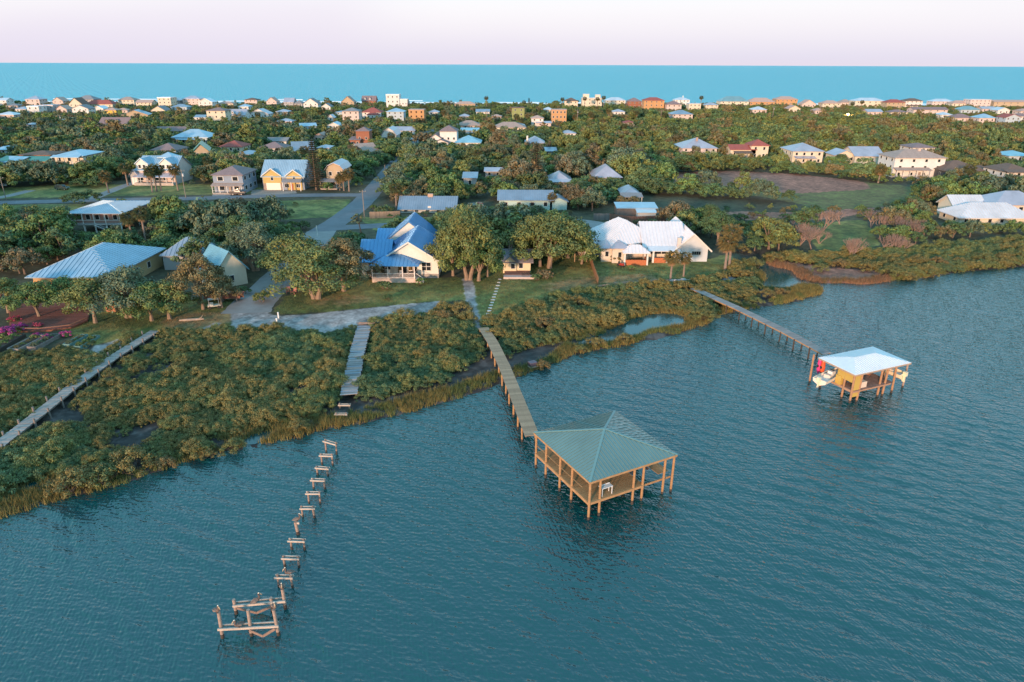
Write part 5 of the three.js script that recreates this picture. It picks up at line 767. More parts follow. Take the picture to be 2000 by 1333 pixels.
{ // the white metal roofed house by the creek
  const { g, W, c, hAt } = houseAt('white_house', 'white house with sprawling white metal roofs and brick porches', 1262, 1379, 511), at = (px, py = 511) => G(px, py, LAND_Y).x - c.x, wm = M([0.74, 0.70, 0.67], { tex: 'plaster' }), cr = M([0.74, 0.62, 0.50], { tex: 'plaster' }), rm = M([0.80, 0.77, 0.79], { tex: 'plaster', rough: 0.4 }), BK = M([0.58, 0.19, 0.08], { tex: 'brick' }), rib = 0.8, ev = hAt(483);
  const xr0 = at(1318), xr1 = at(1380), wr = xr1 - xr0; block(g, { x: (xr0 + xr1) / 2, z: -9, w: wr, d: 18, h: hAt(482) * 0.9, rise: 3.4, roof: 'gz', over: 0.7, wm: M([0.62, 0.66, 0.70], { tex: 'plaster' }), rm, ribs: rib });
  windowAt(g, xr1 - 2.6, 2.0, 0.03, 2.1, 0.9, 0, WHITE, 4); for (const s of [-1, 1]) { const h0 = hAt(482) * 0.9, x = (xr0 + xr1) / 2; new MB().slab([[x + s * (wr / 2 + 0.75), h0 - 0.4, s > 0 ? 0.65 : 0.9], [x, h0 + 3.55, s > 0 ? 0.65 : 0.9], [x, h0 + 3.55, s > 0 ? 0.9 : 0.65], [x + s * (wr / 2 + 0.75), h0 - 0.4, s > 0 ? 0.9 : 0.65]], 0.3).build('bargeboard', WHITE, g); }
  const xc0 = at(1255), xc1 = at(1342), top = heightAt(1290, 433, new THREE.Vector3(0, 0, c.z - 8)) - LAND_Y; block(g, { x: (xc0 + xc1) / 2, z: -8.2, w: xc1 - xc0 - 1, d: 14, h: ev, rise: Math.min(4.5, top - ev), roof: 'gx', over: 0.5, wm: cr, rm, ribs: rib });
  new MB().slab([[xc0 + 1, ev - 0.55, 1.5], [xc1 - 2, ev - 0.55, 1.5], [xc1 - 2, ev - 0.02, -0.9], [xc0 + 1, ev - 0.02, -0.9]], 0.12).build('porch_roof', rm, g);
  for (const x of [at(1273), at(1300), at(1326)]) new MB().box(x, 0, 1.1, 0.4, ev - 0.7, 0.4).build('porch_column', WHITE, g); new MB().box((at(1273) + at(1300)) / 2, 0, 1.1, at(1300) - at(1273) - 0.4, 1.15, 0.3).build('brick_parapet', BK, g); windowAt(g, at(1287), 2.1, -1.18, 4, 1.5, 0, WHITE, 3); new MB().box(at(1318), 0.3, -1.17, 2, 2.2, 0.1).build('door', M([0.6, 0.42, 0.14], {}), g);
  const xl = at(1225, 500), ly = 22 * R; block(g, { x: xl - 1, z: -9, w: 12.5, d: 13, h: ev + 0.4, rise: 4.2, roof: 'hip', over: 0.6, yaw: ly, wm: cr, rm, ribs: rib, ridge: 2 }); block(g, { x: xl - 7.5, z: -10, w: 8, d: 9, h: ev - 0.4, rise: 2.4, roof: 'hip', over: 0.5, yaw: ly * 0.6, wm, rm, ribs: rib });
  for (const [px, w, hh] of [[1180, 2.6, 3.3], [1203, 3.4, 3.6]]) { block(g, { x: at(px, 502), z: -0.9 + (px < 1190 ? -1.2 : 0), w, d: 5, h: hh, rise: 1.0, roof: 'hip', over: 0.35, wm: cr, rm: roofMat('lv') }); windowAt(g, at(px, 502), hh * 0.55, 1.62 + (px < 1190 ? -1.2 : 0), 0.9, 1.3, 0); }
  const pa = at(1219, 518), pb = at(1263, 518), pz = 3.3, ph = 3.0; for (const [x, z] of [[pa, pz], [pb, pz], [pa, 0.2], [pb, 0.2]]) new MB().box(x, 0, z, 0.36, ph, 0.36).build('porch_column', WHITE, g); new MB().box((pa + pb) / 2, 0, pz + 0.05, pb - pa - 0.36, 1.25, 0.28).build('brick_parapet', BK, g); new MB().box(pb, 0, (pz + 0.2) / 2, 0.28, 1.25, pz - 0.6).build('brick_parapet', BK, g); block(g, { x: (pa + pb) / 2, z: pz / 2, w: pb - pa, d: pz, h: ph, rise: 1.35, roof: 'hip', over: 0.5, rm, noWall: true, ribs: rib });
  new MB().box(xr0 + 0.6, ev, -0.2, 0.8, 2.2, 0.8).build('chimney', M([0.72, 0.6, 0.54], { tex: 'plaster' }), g);
  rect(c, W + 22, 20, 0, [1160, 1388, 424, 518], 0);
}
{ // white roof cluster at the right edge
  const { g, c, W } = houseAt('white_roof_house', 'broad white roofed house complex at the frame edge', 1876, 2040, 441), rm = M([0.68, 0.69, 0.73], { tex: 'metal', rough: 0.4 }), wm = wallMat('c');
  block(g, { x: -W * 0.08, z: -5.5, w: W * 0.84, d: 10, h: 2.3, rise: 3.2, roof: 'hip', over: 0.9, wm, rm, ribs: 0.8 }); block(g, { x: -W * 0.16, z: -14, w: 9, d: 8, h: 3.6, rise: 2.6, roof: 'gx', over: 0.6, wm, rm, ribs: 0.8 }); block(g, { x: W * 0.36, z: -12, w: 15, d: 11, h: 4.8, rise: 3.0, roof: 'hip', over: 0.6, wm: M([0.74, 0.60, 0.46], { tex: 'plaster' }), rm: roofMat('lv') });
  winRow(g, W * 0.84, 10, -W * 0.08, -5.5, 0, 1, 2.3, 6, 2, 1.2, 1.1); windowAt(g, W * 0.36, 3.4, -6.48, 1.4, 1.4, 0); rect(c, W, 24, 0, [1830, 2010, 376, 432], 0);
}
{ // low lean-to and boat store behind the white house
  const { g, c, W } = houseAt('boat_store', 'low open store with pale blue flat roof behind white house', 1205, 1282, 424, { cat: 'store' }); block(g, { z: -3, w: W, d: 6, h: 2.7, rise: 0.6, roof: 'shed', over: 0.3, wm: M([0.25, 0.2, 0.18], { tex: 'wood' }), rm: roofMat('bl') }); block(g, { x: W * 0.2, z: 1.6, w: W * 0.45, d: 3, h: 2, rise: 0.5, roof: 'shed', over: 0.3, wm: wallMat('w'), rm: roofMat('wh') }); rect(c, W, 8, 0, [1158, 1290, 402, 428], 0);
}
// ---------------------------------------------------------------- plants
function rdir() { const z = rr(-1, 1), a = rr(0, 6.2832), q = Math.sqrt(1 - z * z); return [q * Math.cos(a), z, q * Math.sin(a)]; }
class Leaves { // leaf-sized faces gathered into one geometry
  constructor() { this.p = []; this.c = []; }
  leaf(x, y, z, n, s, col, asp = 0.62) {
    const N = new THREE.Vector3(...n).normalize(), t = new THREE.Vector3(rr(-1, 1), rr(-1, 1), rr(-1, 1)).cross(N).normalize(), b = N.clone().cross(t), o = new THREE.Vector3(x, y, z);
    const A = o.clone().addScaledVector(t, -s), B = o.clone().addScaledVector(b, -s * asp).addScaledVector(N, s * 0.12), C = o.clone().addScaledVector(t, s), D = o.clone().addScaledVector(b, s * asp).addScaledVector(N, s * 0.12);
    for (const q of [A, B, C, A, C, D]) { this.p.push(q.x, q.y, q.z); this.c.push(...col); }
  }
  geo() { const g = new THREE.BufferGeometry(); g.setAttribute('position', new THREE.Float32BufferAttribute(this.p, 3)); g.setAttribute('color', new THREE.Float32BufferAttribute(this.c, 3)); g.computeVertexNormals(); return g; }
}
const leafTone = () => { const b = rr(0.62, 1.35), y = rr(-0.16, 0.22); return [b * (1 + y), b, b * (1 - y * 0.8)]; };
// a crown of leaf clumps over a dome; clumps are returned so that limbs can reach them
function crownOf(sd, Rc, y0, y1, nClump, nLeaf, leaf, { gap = 0.15, hang = 0.2, drop = 0.8 } = {}) {
  seed(sd); const L = new Leaves(), cl = [], ph = rr(0, 6);
  for (let i = 0; i < nClump; i++) {
    const a = i * 2.39996 + rr(-0.3, 0.3), t = Math.sqrt((i + 0.5) / nClump) * 0.98, lump = 1 + 0.22 * Math.sin(a * 2 + ph) + 0.14 * Math.sin(a * 5 + ph * 2);
    const r = Rc * t * lump, top = y0 + (y1 - y0) * Math.sqrt(Math.max(0, 1 - t * t * 0.92)) * rr(0.74, 1.05);
    const c = [Math.cos(a) * r, Math.max(y0 + rr(-hang, hang), top - rr(0, 0.25) * (y1 - y0)), Math.sin(a) * r], rc = Rc * rr(0.17, 0.3) * (1 + 2.2 / nClump);
    if (rnd() < gap) continue;
    cl.push(c);
    const tone = rr(0.8, 1.2), yl = rr(-0.08, 0.12);
    for (let k = 0; k < nLeaf; k++) { const d = rdir(); if (d[1] < -0.3 && rnd() < 0.6) continue; const q = rc * Math.pow(rnd(), 0.4), col = leafTone(); L.leaf(c[0] + d[0] * q, c[1] + d[1] * q * drop, c[2] + d[2] * q, [d[0] + rr(-0.7, 0.7), d[1] + rr(-0.3, 0.9), d[2] + rr(-0.7, 0.7)], leaf * rr(0.6, 1.35), [col[0] * tone * (1 + yl), col[1] * tone, col[2] * tone * (1 - yl)]); }
  }
  return { geo: L.geo(), clumps: cl };
}
function limbs(sd, clumps, base, fork, r0, lean = [0, 0], n = 7) { // trunk from the ground, limbs to the clumps
  seed(sd); const b = new MB(), stems = base;
  for (let s = 0; s < stems; s++) {
    const a = s / stems * 6.28 + rr(0, 1), off = stems > 1 ? 0.25 : 0, x0 = Math.cos(a) * off, z0 = Math.sin(a) * off, fx = x0 * 3 + lean[0] + rr(-0.2, 0.2), fz = z0 * 3 + lean[1] + rr(-0.2, 0.2);
    b.tube([[x0, -0.3, z0], [x0 + fx * 0.15, fork * 0.3, z0 + fz * 0.15], [x0 + fx * 0.5, fork * 0.7, z0 + fz * 0.5], [fx, fork, fz]], [r0 * 1.35, r0, r0 * 0.85, r0 * 0.7], n, false);
    clumps.filter((_, i) => i % stems === s).slice(0, 9).forEach((c) => { const m = [mixn(fx, c[0], 0.45) + rr(-0.3, 0.3), mixn(fork, c[1], 0.45) + rr(0, 0.4), mixn(fz, c[2], 0.45) + rr(-0.3, 0.3)]; b.tube([[fx, fork - 0.1, fz], m, [c[0], c[1] - 0.1, c[2]]], [r0 * 0.55, r0 * 0.34, r0 * 0.1], 5, false); });
  }
  return b.geo();
}
const LEAFC = [[0.074, 0.134, 0.050], [0.138, 0.168, 0.050], [0.165, 0.145, 0.066], [0.112, 0.176, 0.050], [0.110, 0.152, 0.088], [0.092, 0.146, 0.058], [0.150, 0.130, 0.072]], LEAFM = LEAFC.map((c) => M(c, { vc: true, rough: 0.75 }));
const BARK = M([0.24, 0.17, 0.13], { tex: 'wood', rough: 0.95 }), BARK2 = M([0.34, 0.24, 0.17], { tex: 'wood', rough: 0.95 });
// prototypes: near oaks, mid and far crowns
const oaks = [[101, 4.6, 1.9, 7.4, 54, 210, 0.165], [102, 5.4, 2.1, 8.0, 64, 220, 0.17], [103, 4.0, 1.5, 6.4, 48, 200, 0.16], [104, 5.0, 2.3, 8.6, 58, 210, 0.17]].map(([s, r, y0, y1, n, m, l], i) => { const c = crownOf(s, r, y0, y1, n, m, l, { gap: 0.2 }); return { crown: c.geo, trunk: limbs(s + 50, c.clumps, i === 1 ? 2 : 1, y0 * 0.85, 0.32), R: r, H: y1 }; });
const midTrees = [[201, 4.2, 1.6, 6.8, 36, 100, 0.26], [202, 3.6, 1.4, 7.4, 32, 100, 0.26], [203, 4.8, 1.8, 6.2, 40, 105, 0.27], [204, 3.8, 1.2, 5.6, 32, 100, 0.25]].map(([s, r, y0, y1, n, m, l]) => { const c = crownOf(s, r, y0, y1, n, m, l, { gap: 0.1 }); return { crown: c.geo, trunk: limbs(s + 50, c.clumps.slice(0, 6), 1, y0 * 0.9, 0.26, [0, 0], 6), R: r, H: y1 }; });
const farTrees = [[301, 4.4, 1.2, 6.6, 28, 62, 0.38], [302, 3.8, 1.0, 7.6, 26, 62, 0.38], [303, 5.2, 1.2, 5.8, 30, 64, 0.4]].map(([s, r, y0, y1, n, m, l]) => { const c = crownOf(s, r, y0, y1, n, m, l, { gap: 0.08 }); return { crown: c.geo, R: r, H: y1 }; });
const shrubs = [[401, 1.9, 0.5, 2.3, 22, 80, 0.17], [402, 1.6, 0.45, 2.0, 18, 80, 0.16]].map(([s, r, y0, y1, n, m, l]) => { const c = crownOf(s, r, y0, y1, n, m, l, { gap: 0.05 }); return { crown: c.geo, trunk: limbs(s + 50, c.clumps, 3, 0.45, 0.06, [0, 0], 5), R: r, H: y1 }; });
const mangs = [[501, 1.3, 0.25, 1.35, 34, 150, 0.056], [502, 1.05, 0.2, 1.15, 28, 150, 0.054], [503, 1.5, 0.25, 1.55, 40, 150, 0.058]].map(([s, r, y0, y1, n, m, l]) => { const c = crownOf(s, r, y0, y1, n, m, l, { gap: 0.16 }); return { crown: c.geo, trunk: limbs(s + 50, c.clumps, 4, 0.4, 0.045, [0, 0], 5), R: r, H: y1 }; });
function tree(name, label, cat, x, z, proto, sc, turn, leafM, group, { sy = 1, y, bark = BARK } = {}) {
  const g = thing(name, label, cat, [x, y ?? landH(x, z), z], turn, group); g.scale.set(sc, sc * sy, sc);
  mesh('trunk', proto.trunk, bark, g); mesh('crown', proto.crown, leafM, g); return g;
}
seed(77);
// --- trees with trunks one can see, by their foot in the frame: foot, height of crown top in the frame, prototype, leaf tint, label
const placed = [];
function oakAt(px, py, topY, k, tint, label, { wide = 1, bark = BARK2, turn = 0, name = 'live_oak', group } = {}) {
  const P = G(px, py, LAND_Y * 0.9), top = heightAt(px, topY, P), pr = oaks[k], s = (top - 1) / pr.H; placed.push([P.x, P.z, pr.R * s * wide]);
  const t = tree(name, label, 'tree', P.x, P.z, pr, s * wide, turn, LEAFM[tint], group, { sy: 1 / wide, bark }); return t;
}
const YO = 'oaks in the shore yards';
oakAt(78, 622, 553, 0, 3, 'oak rising through the red brown deck', { group: YO, turn: 1 });
oakAt(18, 612, 548, 2, 1, 'oak beside the deck at the frame edge', { group: YO, turn: 2 });
oakAt(187, 632, 548, 0, 1, 'oak with thick orange trunk at the deck end', { group: YO, turn: 3.2 });
oakAt(253, 622, 528, 1, 4, 'twin stemmed oak in front of the tin roofed house', { group: YO, turn: 0.6 });
oakAt(136, 606, 548, 2, 3, 'rounded oak behind the deck, before the tin roofed house', { group: YO, turn: 0.4, wide: 1.1 });
oakAt(297, 628, 560, 2, 3, 'small oak leaning beside the twin stemmed oak', { group: YO, turn: 5 });
oakAt(332, 624, 556, 2, 1, 'round oak on the lawn between pier head and lumber', { group: YO, turn: 4.4, wide: 1.1 });
oakAt(398, 606, 500, 3, 2, 'tall brownish oak in front of the cyan shed', { group: YO, turn: 2.5, wide: 0.78 });
oakAt(433, 602, 540, 2, 2, 'thin oak beside the lumber stack', { group: YO, turn: 1.2, wide: 0.8 });
oakAt(618, 585, 490, 1, 1, 'spreading oak with ring bed on the porch house lawn', { group: YO, turn: 0.3, wide: 1.25 });
oakAt(672, 570, 470, 3, 2, 'oak closest to the porch house, lawn side', { group: YO, turn: 2.2, wide: 1.05 });
oakAt(590, 560, 460, 0, 1, 'olive oak beside the gravel drive', { group: YO, turn: 4 });
oakAt(885, 540, 445, 3, 1, 'slender oak between porch house and dirt path', { group: YO, turn: 1.5, wide: 0.75 });
oakAt(915, 548, 415, 1, 1, 'broad dense oak at the head of the dirt path', { group: YO, turn: 3.7, wide: 0.72 });
oakAt(935, 550, 470, 2, 3, 'thick trunked oak left of the cottage', { group: YO, turn: 0.2, wide: 0.85 });
oakAt(952, 542, 455, 0, 5, 'dark oak close to the cottage wall', { group: YO, turn: 5.1, wide: 0.6 });
oakAt(905, 500, 408, 3, 0, 'dark green oak behind the dirt path grove', { group: YO, turn: 2.9 });
oakAt(1054, 522, 420, 3, 1, 'tall oak right of the cottage with bare orange trunk', { group: YO, turn: 0.9, wide: 0.95 });
oakAt(1073, 524, 428, 1, 1, 'leaning oak behind the swing frame', { group: YO, turn: 2.0, wide: 1.15 });
oakAt(1108, 505, 425, 0, 1, 'spreading oak above the orange board fence', { group: YO, turn: 4.6, wide: 1.15 });
oakAt(1136, 517, 470, 2, 3, 'oak crowding the white house drive', { group: YO, turn: 5.6 });
oakAt(1010, 470, 400, 3, 0, 'dark oak behind the cottage chimney', { group: YO, turn: 1.3 });
oakAt(1000, 440, 405, 2, 1, 'golden oak above the grove, below the mint house', { group: YO, turn: 3.3, wide: 1.3 });
oakAt(1050, 440, 405, 0, 3, 'wide oak between mint house and white house', { group: YO, turn: 2.3, wide: 1.3 });
oakAt(1400, 480, 415, 0, 0, 'dark oak beside the white house gable', { group: YO, turn: 2.4, wide: 0.9 });
oakAt(1385, 445, 400, 3, 0, 'dark rounded tree behind the white house gable', { group: YO, turn: 5.4, wide: 0.9 });
oakAt(500, 530, 440, 1, 4, 'tall grey green oak behind the cyan shed', { group: YO, turn: 0.7 });
oakAt(520, 510, 435, 3, 0, 'dark tree between shed and gravel drive', { group: YO, turn: 0.7 });
oakAt(475, 490, 425, 2, 0, 'low dark tree above the cyan shed', { group: YO, turn: 2.7 });
{ // leaning young tree with a lopsided crown
  const P = G(711, 476, LAND_Y), c = crownOf(611, 1.5, 5.0, 8.0, 12, 80, 0.16, { gap: 0.1 }), pr = { crown: c.geo, trunk: limbs(612, c.clumps, 1, 5, 0.16, [0, 0]), R: 1.5, H: 8 }, g = tree('leaning_tree', 'thin dark leaning tree behind the porch house', 'tree', P.x, P.z, pr, 1, 0, LEAFM[4], null, { bark: DARKW }); g.rotation.z = 0.2; placed.push([P.x, P.z, 2]);
}
// --- palms
const palmProto = [0, 1].map((v) => {
  seed(700 + v); const H = 6, tr = new MB(); tr.tube([[0, -0.3, 0], [0.05, 1.5, 0.03], [0.12, 3.4, 0.05], [0.16, H, 0.08]], [0.24, 0.19, 0.17, 0.19], 8);
  const crown = new Leaves(), skirt = new Leaves();
  const fan = (L, dir, len, droop, col) => { // a palmate leaf on a stalk
    const s = new THREE.Vector3(-dir.z, 0, dir.x), o = new THREE.Vector3(0.16, H, 0.08), c = o.clone().addScaledVector(dir, len * 0.55).add(new THREE.Vector3(0, droop * 0.3, 0));
    for (let k = -6; k <= 6; k++) { const a = k / 6 * 1.35, d = dir.clone().multiplyScalar(Math.cos(a)).addScaledVector(s, Math.sin(a)).add(new THREE.Vector3(0, -0.15 - Math.abs(a) * 0.12, 0)).normalize(), e = c.clone().addScaledVector(d, len * 0.62 * rr(0.85, 1.1)).add(new THREE.Vector3(0, droop, 0)), w = s.clone().multiplyScalar(Math.cos(a)).addScaledVector(dir, -Math.sin(a)).multiplyScalar(0.07), m = c.clone().lerp(e, 0.55).add(new THREE.Vector3(0, -droop * 0.18, 0)), t = leafTone().map((q, i) => q * col[i]); for (const q of [c.clone(), m.clone().add(w), e, c.clone(), e, m.clone().sub(w)]) { L.p.push(q.x, q.y, q.z); L.c.push(...t); } }
    const w = s.clone().multiplyScalar(0.03); for (const q of [o.clone().add(w), o.clone().sub(w), c, o.clone().add(w), c, c.clone().add(w)]) { L.p.push(q.x, q.y, q.z); L.c.push(...col); }
  };
  for (let i = 0; i < 34; i++) { const a = i * 2.4, up = 1 - (i / 34) * 1.75, d = new THREE.Vector3(Math.cos(a) * Math.sqrt(1 - Math.min(1, up * up)), up, Math.sin(a) * Math.sqrt(1 - Math.min(1, up * up))).normalize(); fan(crown, d, rr(1.3, 1.7), -0.25 - rnd() * 0.25, [1, 1, 1]); }
  for (let i = 0; i < (v ? 26 : 12); i++) { const a = rr(0, 6.28), d = new THREE.Vector3(Math.cos(a) * 0.5, -0.85, Math.sin(a) * 0.5).normalize(); fan(skirt, d, rr(1.0, 1.5), -0.3, [1, 1, 1]); }
  return { trunk: tr.geo(), crown: crown.geo(), skirt: skirt.geo(), H: H + 1.2 };
});
const PALMG = M([0.075, 0.085, 0.030], { vc: true, rough: 0.7 }), PALMY = M([0.12, 0.10, 0.035], { vc: true, rough: 0.7 }), SKIRT = M([0.30, 0.19, 0.11], { vc: true, rough: 0.9 }), PTRUNK = M([0.30, 0.23, 0.19], { tex: 'wood', rough: 0.95 });
function palmAt(px, py, topY, v, label, { group = 'palms in the village', crown = 1, gold } = {}) {
  const P = G(px, py, LAND_Y), s = clamp((heightAt(px, topY, P) - LAND_Y) / palmProto[v].H, 0.45, 3), pr = palmProto[v], g = thing('cabbage_palm', label, 'palm', [P.x, landH(P.x, P.z), P.z], px * 0.7, group);
  const t = mesh('trunk', pr.trunk, PTRUNK, g), k = clamp(crown * Math.min(1.25, s + 0.25), 0.7, 1.5); t.scale.set(k, s, k);
  for (const [n, geo, m] of [['crown', pr.crown, gold ? PALMY : PALMG], ['dead_frond_skirt', pr.skirt, SKIRT]]) { const c = mesh(n, geo, m, g); c.scale.setScalar(k); c.position.y = 6 * s - 6 * k; }
  placed.push([P.x, P.z, 1.4]); return g;
}
palmAt(264, 493, 409, 0, 'tall slim palm left of the pair above the tin roof', { group: 'palms in the shore yards' });
palmAt(288, 493, 398, 0, 'tall slim palm right of the pair above the tin roof', { group: 'palms in the shore yards' });
palmAt(1309, 548, 489, 0, 'straight palm on the white house lawn', { group: 'palms in the shore yards', gold: true });
palmAt(1335, 540, 493, 0, 'second palm on the white house lawn, beside the straight one', { group: 'palms in the shore yards', gold: true });
palmAt(1416, 526, 455, 1, 'orange skirted palm by the creek', { group: 'palms in the shore yards', gold: true, crown: 1.3 });
palmAt(1424, 523, 432, 0, 'taller palm twinned with the orange skirted palm', { group: 'palms in the shore yards', gold: true, crown: 1.3 });
[[213, 377, 335, 1, 'stout orange skirted palm by the driveway'], [250, 362, 318, 0, 'palm left of the small white garage'], [298, 376, 325, 0, 'first of the palms before the verandah house'], [306, 374, 320, 0, 'second of the palms before the verandah house'], [315, 373, 320, 0, 'third of the palms before the verandah house'], [348, 372, 320, 1, 'shaggy palm at the verandah house corner'], [411, 348, 305, 0, 'lone palm left of the slate blue house'], [459, 322, 300, 0, 'palm behind the slate blue house'], [672, 373, 336, 1, 'orange shaggy palm by the barn roofed house'], [682, 374, 330, 1, 'taller shaggy palm by the barn roofed house'], [664, 372, 342, 1, 'short shaggy palm by the barn roofed house'], [774, 408, 357, 0, 'lone palm at the ranch house corner'], [1077, 410, 378, 1, 'shaggy palm in front of the mint house'], [721, 283, 260, 0, 'palm beside the brick red house'], [770, 283, 268, 0, 'palm by the barn shaped house'], [1153, 240, 218, 1, 'palm in the seaside wood left of a second one'], [1156, 242, 222, 0, 'palm close beside another in the seaside wood'], [1188, 238, 212, 1, 'brown palm above the seaside wood'], [1240, 240, 217, 1, 'left palm over the tiny red cottage'], [1243, 241, 215, 0, 'right palm over the tiny red cottage'], [950, 214, 186, 0, 'palm standing tall against the ocean'], [868, 212, 199, 0, 'short palm at the beach end of the street'], [874, 212, 200, 0, 'second short palm at the beach end of the street'], [1141, 215, 187, 0, 'palm at the left of the cream stucco house'], [1166, 214, 188, 0, 'palm in front of the cream stucco house'], [1178, 214, 185, 0, 'palm right of the cream stucco house'], [1368, 214, 185, 0, 'single tall palm above the white beach house'], [1023, 214, 196, 0, 'palm left of the small beach pine'], [1098, 213, 189, 0, 'palm beside the brown hip roofed beach house'], [1422, 292, 263, 1, 'orange palm left of the red tile tower'], [1430, 293, 264, 1, 'second orange palm left of the red tile tower'], [1652, 294, 278, 1, 'orange palm between the two lavender roofs'], [1681, 215, 195, 0, 'palm in front of the long cream beach house'], [1855, 375, 350, 1, 'orange shaggy palm before the white roof complex'], [1920, 352, 336, 1, 'palm beside the dark screened house'], [1663, 214, 199, 0, 'palm right of the street lamp'], [565, 256, 238, 0, 'palm above the small pale blue cottage'], [1125, 300, 276, 0, 'palm in the wood below the orange box'], [1555, 478, 458, 0, 'golden low palm among bare shrubs']].forEach(([x, y, t, v, l]) => palmAt(x, y, t, v, l, { crown: 1.15, gold: v === 1 }));
// --- Norfolk pines: tiers of drooping sprays
const pineProto = (() => { seed(810); const L = new Leaves(), t = new MB(); t.tube([[0, -0.2, 0], [0, 6, 0], [0, 15.5, 0]], [0.34, 0.22, 0.04], 7); for (let k = 0; k < 24; k++) { const y = 1.2 + k * 0.6, r = 3.6 * Math.pow(1 - k / 26, 0.85) + 0.25; for (let i = 0; i < 9; i++) { const a = i / 9 * 6.28 + k * 0.7 + rr(-0.2, 0.2), rl = r * rr(0.7, 1.08); t.tube([[0, y, 0], [Math.cos(a) * rl * 0.6, y + 0.15, Math.sin(a) * rl * 0.6], [Math.cos(a) * rl, y + 0.3, Math.sin(a) * rl]], [0.05, 0.035, 0.01], 4, false); for (let q = 0; q < 26; q++) { const f = rr(0.15, 1), w = rr(-0.3, 0.3); L.leaf(Math.cos(a) * rl * f - Math.sin(a) * w, y + 0.3 * f * f + rr(-0.18, 0.15), Math.sin(a) * rl * f + Math.cos(a) * w, [rr(-0.6, 0.6), 1, rr(-0.6, 0.6)], rr(0.14, 0.3), leafTone(), 0.4); } } } return { trunk: t.geo(), crown: L.geo(), H: 15.8, R: 3.5 }; })();
[[618, 371, 270, 'tall dark pine beside the yellow gabled house'], [1047, 366, 279, 'tall dark pine in the middle of the village'], [1033, 214, 191, 'small dark pine near the ocean'], [798, 214, 195, 'dark pine beside the white modern block']].forEach(([x, y, t, l]) => { const P = G(x, y, LAND_Y), s = (heightAt(x, t, P) - LAND_Y) / 15.8; tree('norfolk_pine', l, 'pine', P.x, P.z, pineProto, s, x, M([0.038, 0.052, 0.026], { vc: true }), 'pines in the village'); placed.push([P.x, P.z, 3.4 * s]); });
// --- leafless pinkish shrubs of the right shore
const bareProto = [0, 1, 2].map((v) => { seed(900 + v); const b = new MB(); const grow = (p, d, l, r, k) => { const e = [p[0] + d[0] * l, p[1] + d[1] * l, p[2] + d[2] * l]; b.tube([p, e], [r, r * 0.62], k > 2 ? 5 : 3, false); if (!k) return; const n = k > 3 ? 5 : 3; for (let i = 0; i < n; i++) { const q = rdir(), w = k > 3 ? 1.0 : 0.75; const dd = new THREE.Vector3(d[0] + q[0] * w, d[1] + Math.abs(q[1]) * 0.35 + 0.1, d[2] + q[2] * w).normalize(); grow(e, dd.toArray(), l * rr(0.62, 0.85), r * 0.58, k - 1); } }; for (let s = 0; s < 2 + v; s++) { const q = rdir(); grow([0, -0.1, 0], new THREE.Vector3(q[0] * 0.7, 1, q[2] * 0.7).normalize().toArray(), 1.1, 0.11, 4); } const g = b.geo(), box = new THREE.Box3().setFromBufferAttribute(g.attributes.position); return { geo: g, H: box.max.y }; });
const BARE = M([0.34, 0.23, 0.19], { tex: 'wood', rough: 0.95 });
[[1513, 470, 430, 'first'], [1530, 458, 428, 'second'], [1560, 482, 435, 'third'], [1585, 490, 438, 'fourth'], [1607, 452, 410, ''], [1664, 500, 458, 'standing alone on the grass'], [1700, 447, 410, ''], [1722, 455, 420, ''], [1748, 460, 422, ''], [1725, 490, 455, ''], [1745, 492, 452, ''], [1775, 470, 430, ''], [1640, 440, 412, ''], [1790, 458, 428, ''], [1600, 478, 450, ''], [1545, 445, 418, ''], [1760, 492, 460, '']].forEach(([x, y, t, w], i) => { const P = G(x, y, LAND_Y * 0.8), pr = bareProto[i % 3], s = (heightAt(x, t, P) - 1) / pr.H, g = thing('bare_shrub', w === '' ? 'leafless pinkish shrub in the tangle by the right shore' : w.startsWith('st') ? 'leafless pinkish shrub standing alone on the grass' : w + ' leafless pinkish shrub inland of the creek mouth', 'shrub', [P.x, landH(P.x, P.z), P.z], i * 1.3, 'bare shrubs by the right shore'); g.scale.setScalar(s); mesh('branches', pr.geo, BARE, g); placed.push([P.x, P.z, 1.8]); });

// --- the wood that fills the village
const keepOut = [...lawnsPx.slice(0, 4).map((p) => ground(p, 1.2)), ...fieldPx.map((p) => ground(p, 1.2)), ground([[-60, 402], [130, 401], [130, 412], [-60, 418]], 1.2), ground([[560, 405], [700, 392], [665, 430], [600, 436]], 1.2), ground([[-60, 375], [60, 366], [130, 366], [200, 366], [250, 366], [420, 362], [420, 395], [-60, 398]], 1.2), ground([[700, 428], [870, 428], [870, 470], [700, 470]], 1.2), ground([[925, 385], [985, 395], [985, 445], [920, 445]], 1.2), ground([[500, 366], [610, 372], [610, 382], [500, 382]], 1.2), ground([[1100, 425], [1200, 430], [1200, 520], [1150, 520]], 1.2), ground([[455, 590], [560, 520], [620, 450], [640, 450], [620, 520], [540, 600], [480, 640]], 1.2), ground([[0, 600], [480, 585], [480, 660], [0, 700]], 1.2), ground([[1550, 432], [1700, 430], [1720, 480], [1600, 500]], 1.2)];
const lowZone = [ground([[1260, 382], [1420, 400], [1600, 415], [1780, 402], [1830, 420], [1700, 440], [1500, 470], [1390, 450], [1290, 420]], 1.2), ground([[240, 398], [560, 393], [640, 410], [600, 450], [300, 430]], 1.2)];
for (const [a, b, t, bo] of [[-40, 700, 384, 393], [600, 700, 405, 452], [460, 560, 540, 612], [690, 760, 345, 400], [560, 690, 402, 428], [1262, 1800, 346, 398], [-40, 200, 398, 408], [1560, 1700, 436, 486]]) { const q = G((a + b) / 2, bo, LAND_Y); houseRects.push({ x: 0, z: 1e6, W: 0, d: 0, r: 0, px: [a, b, t, bo], dist: Math.hypot(q.x, q.z) }); }
const stand = [];
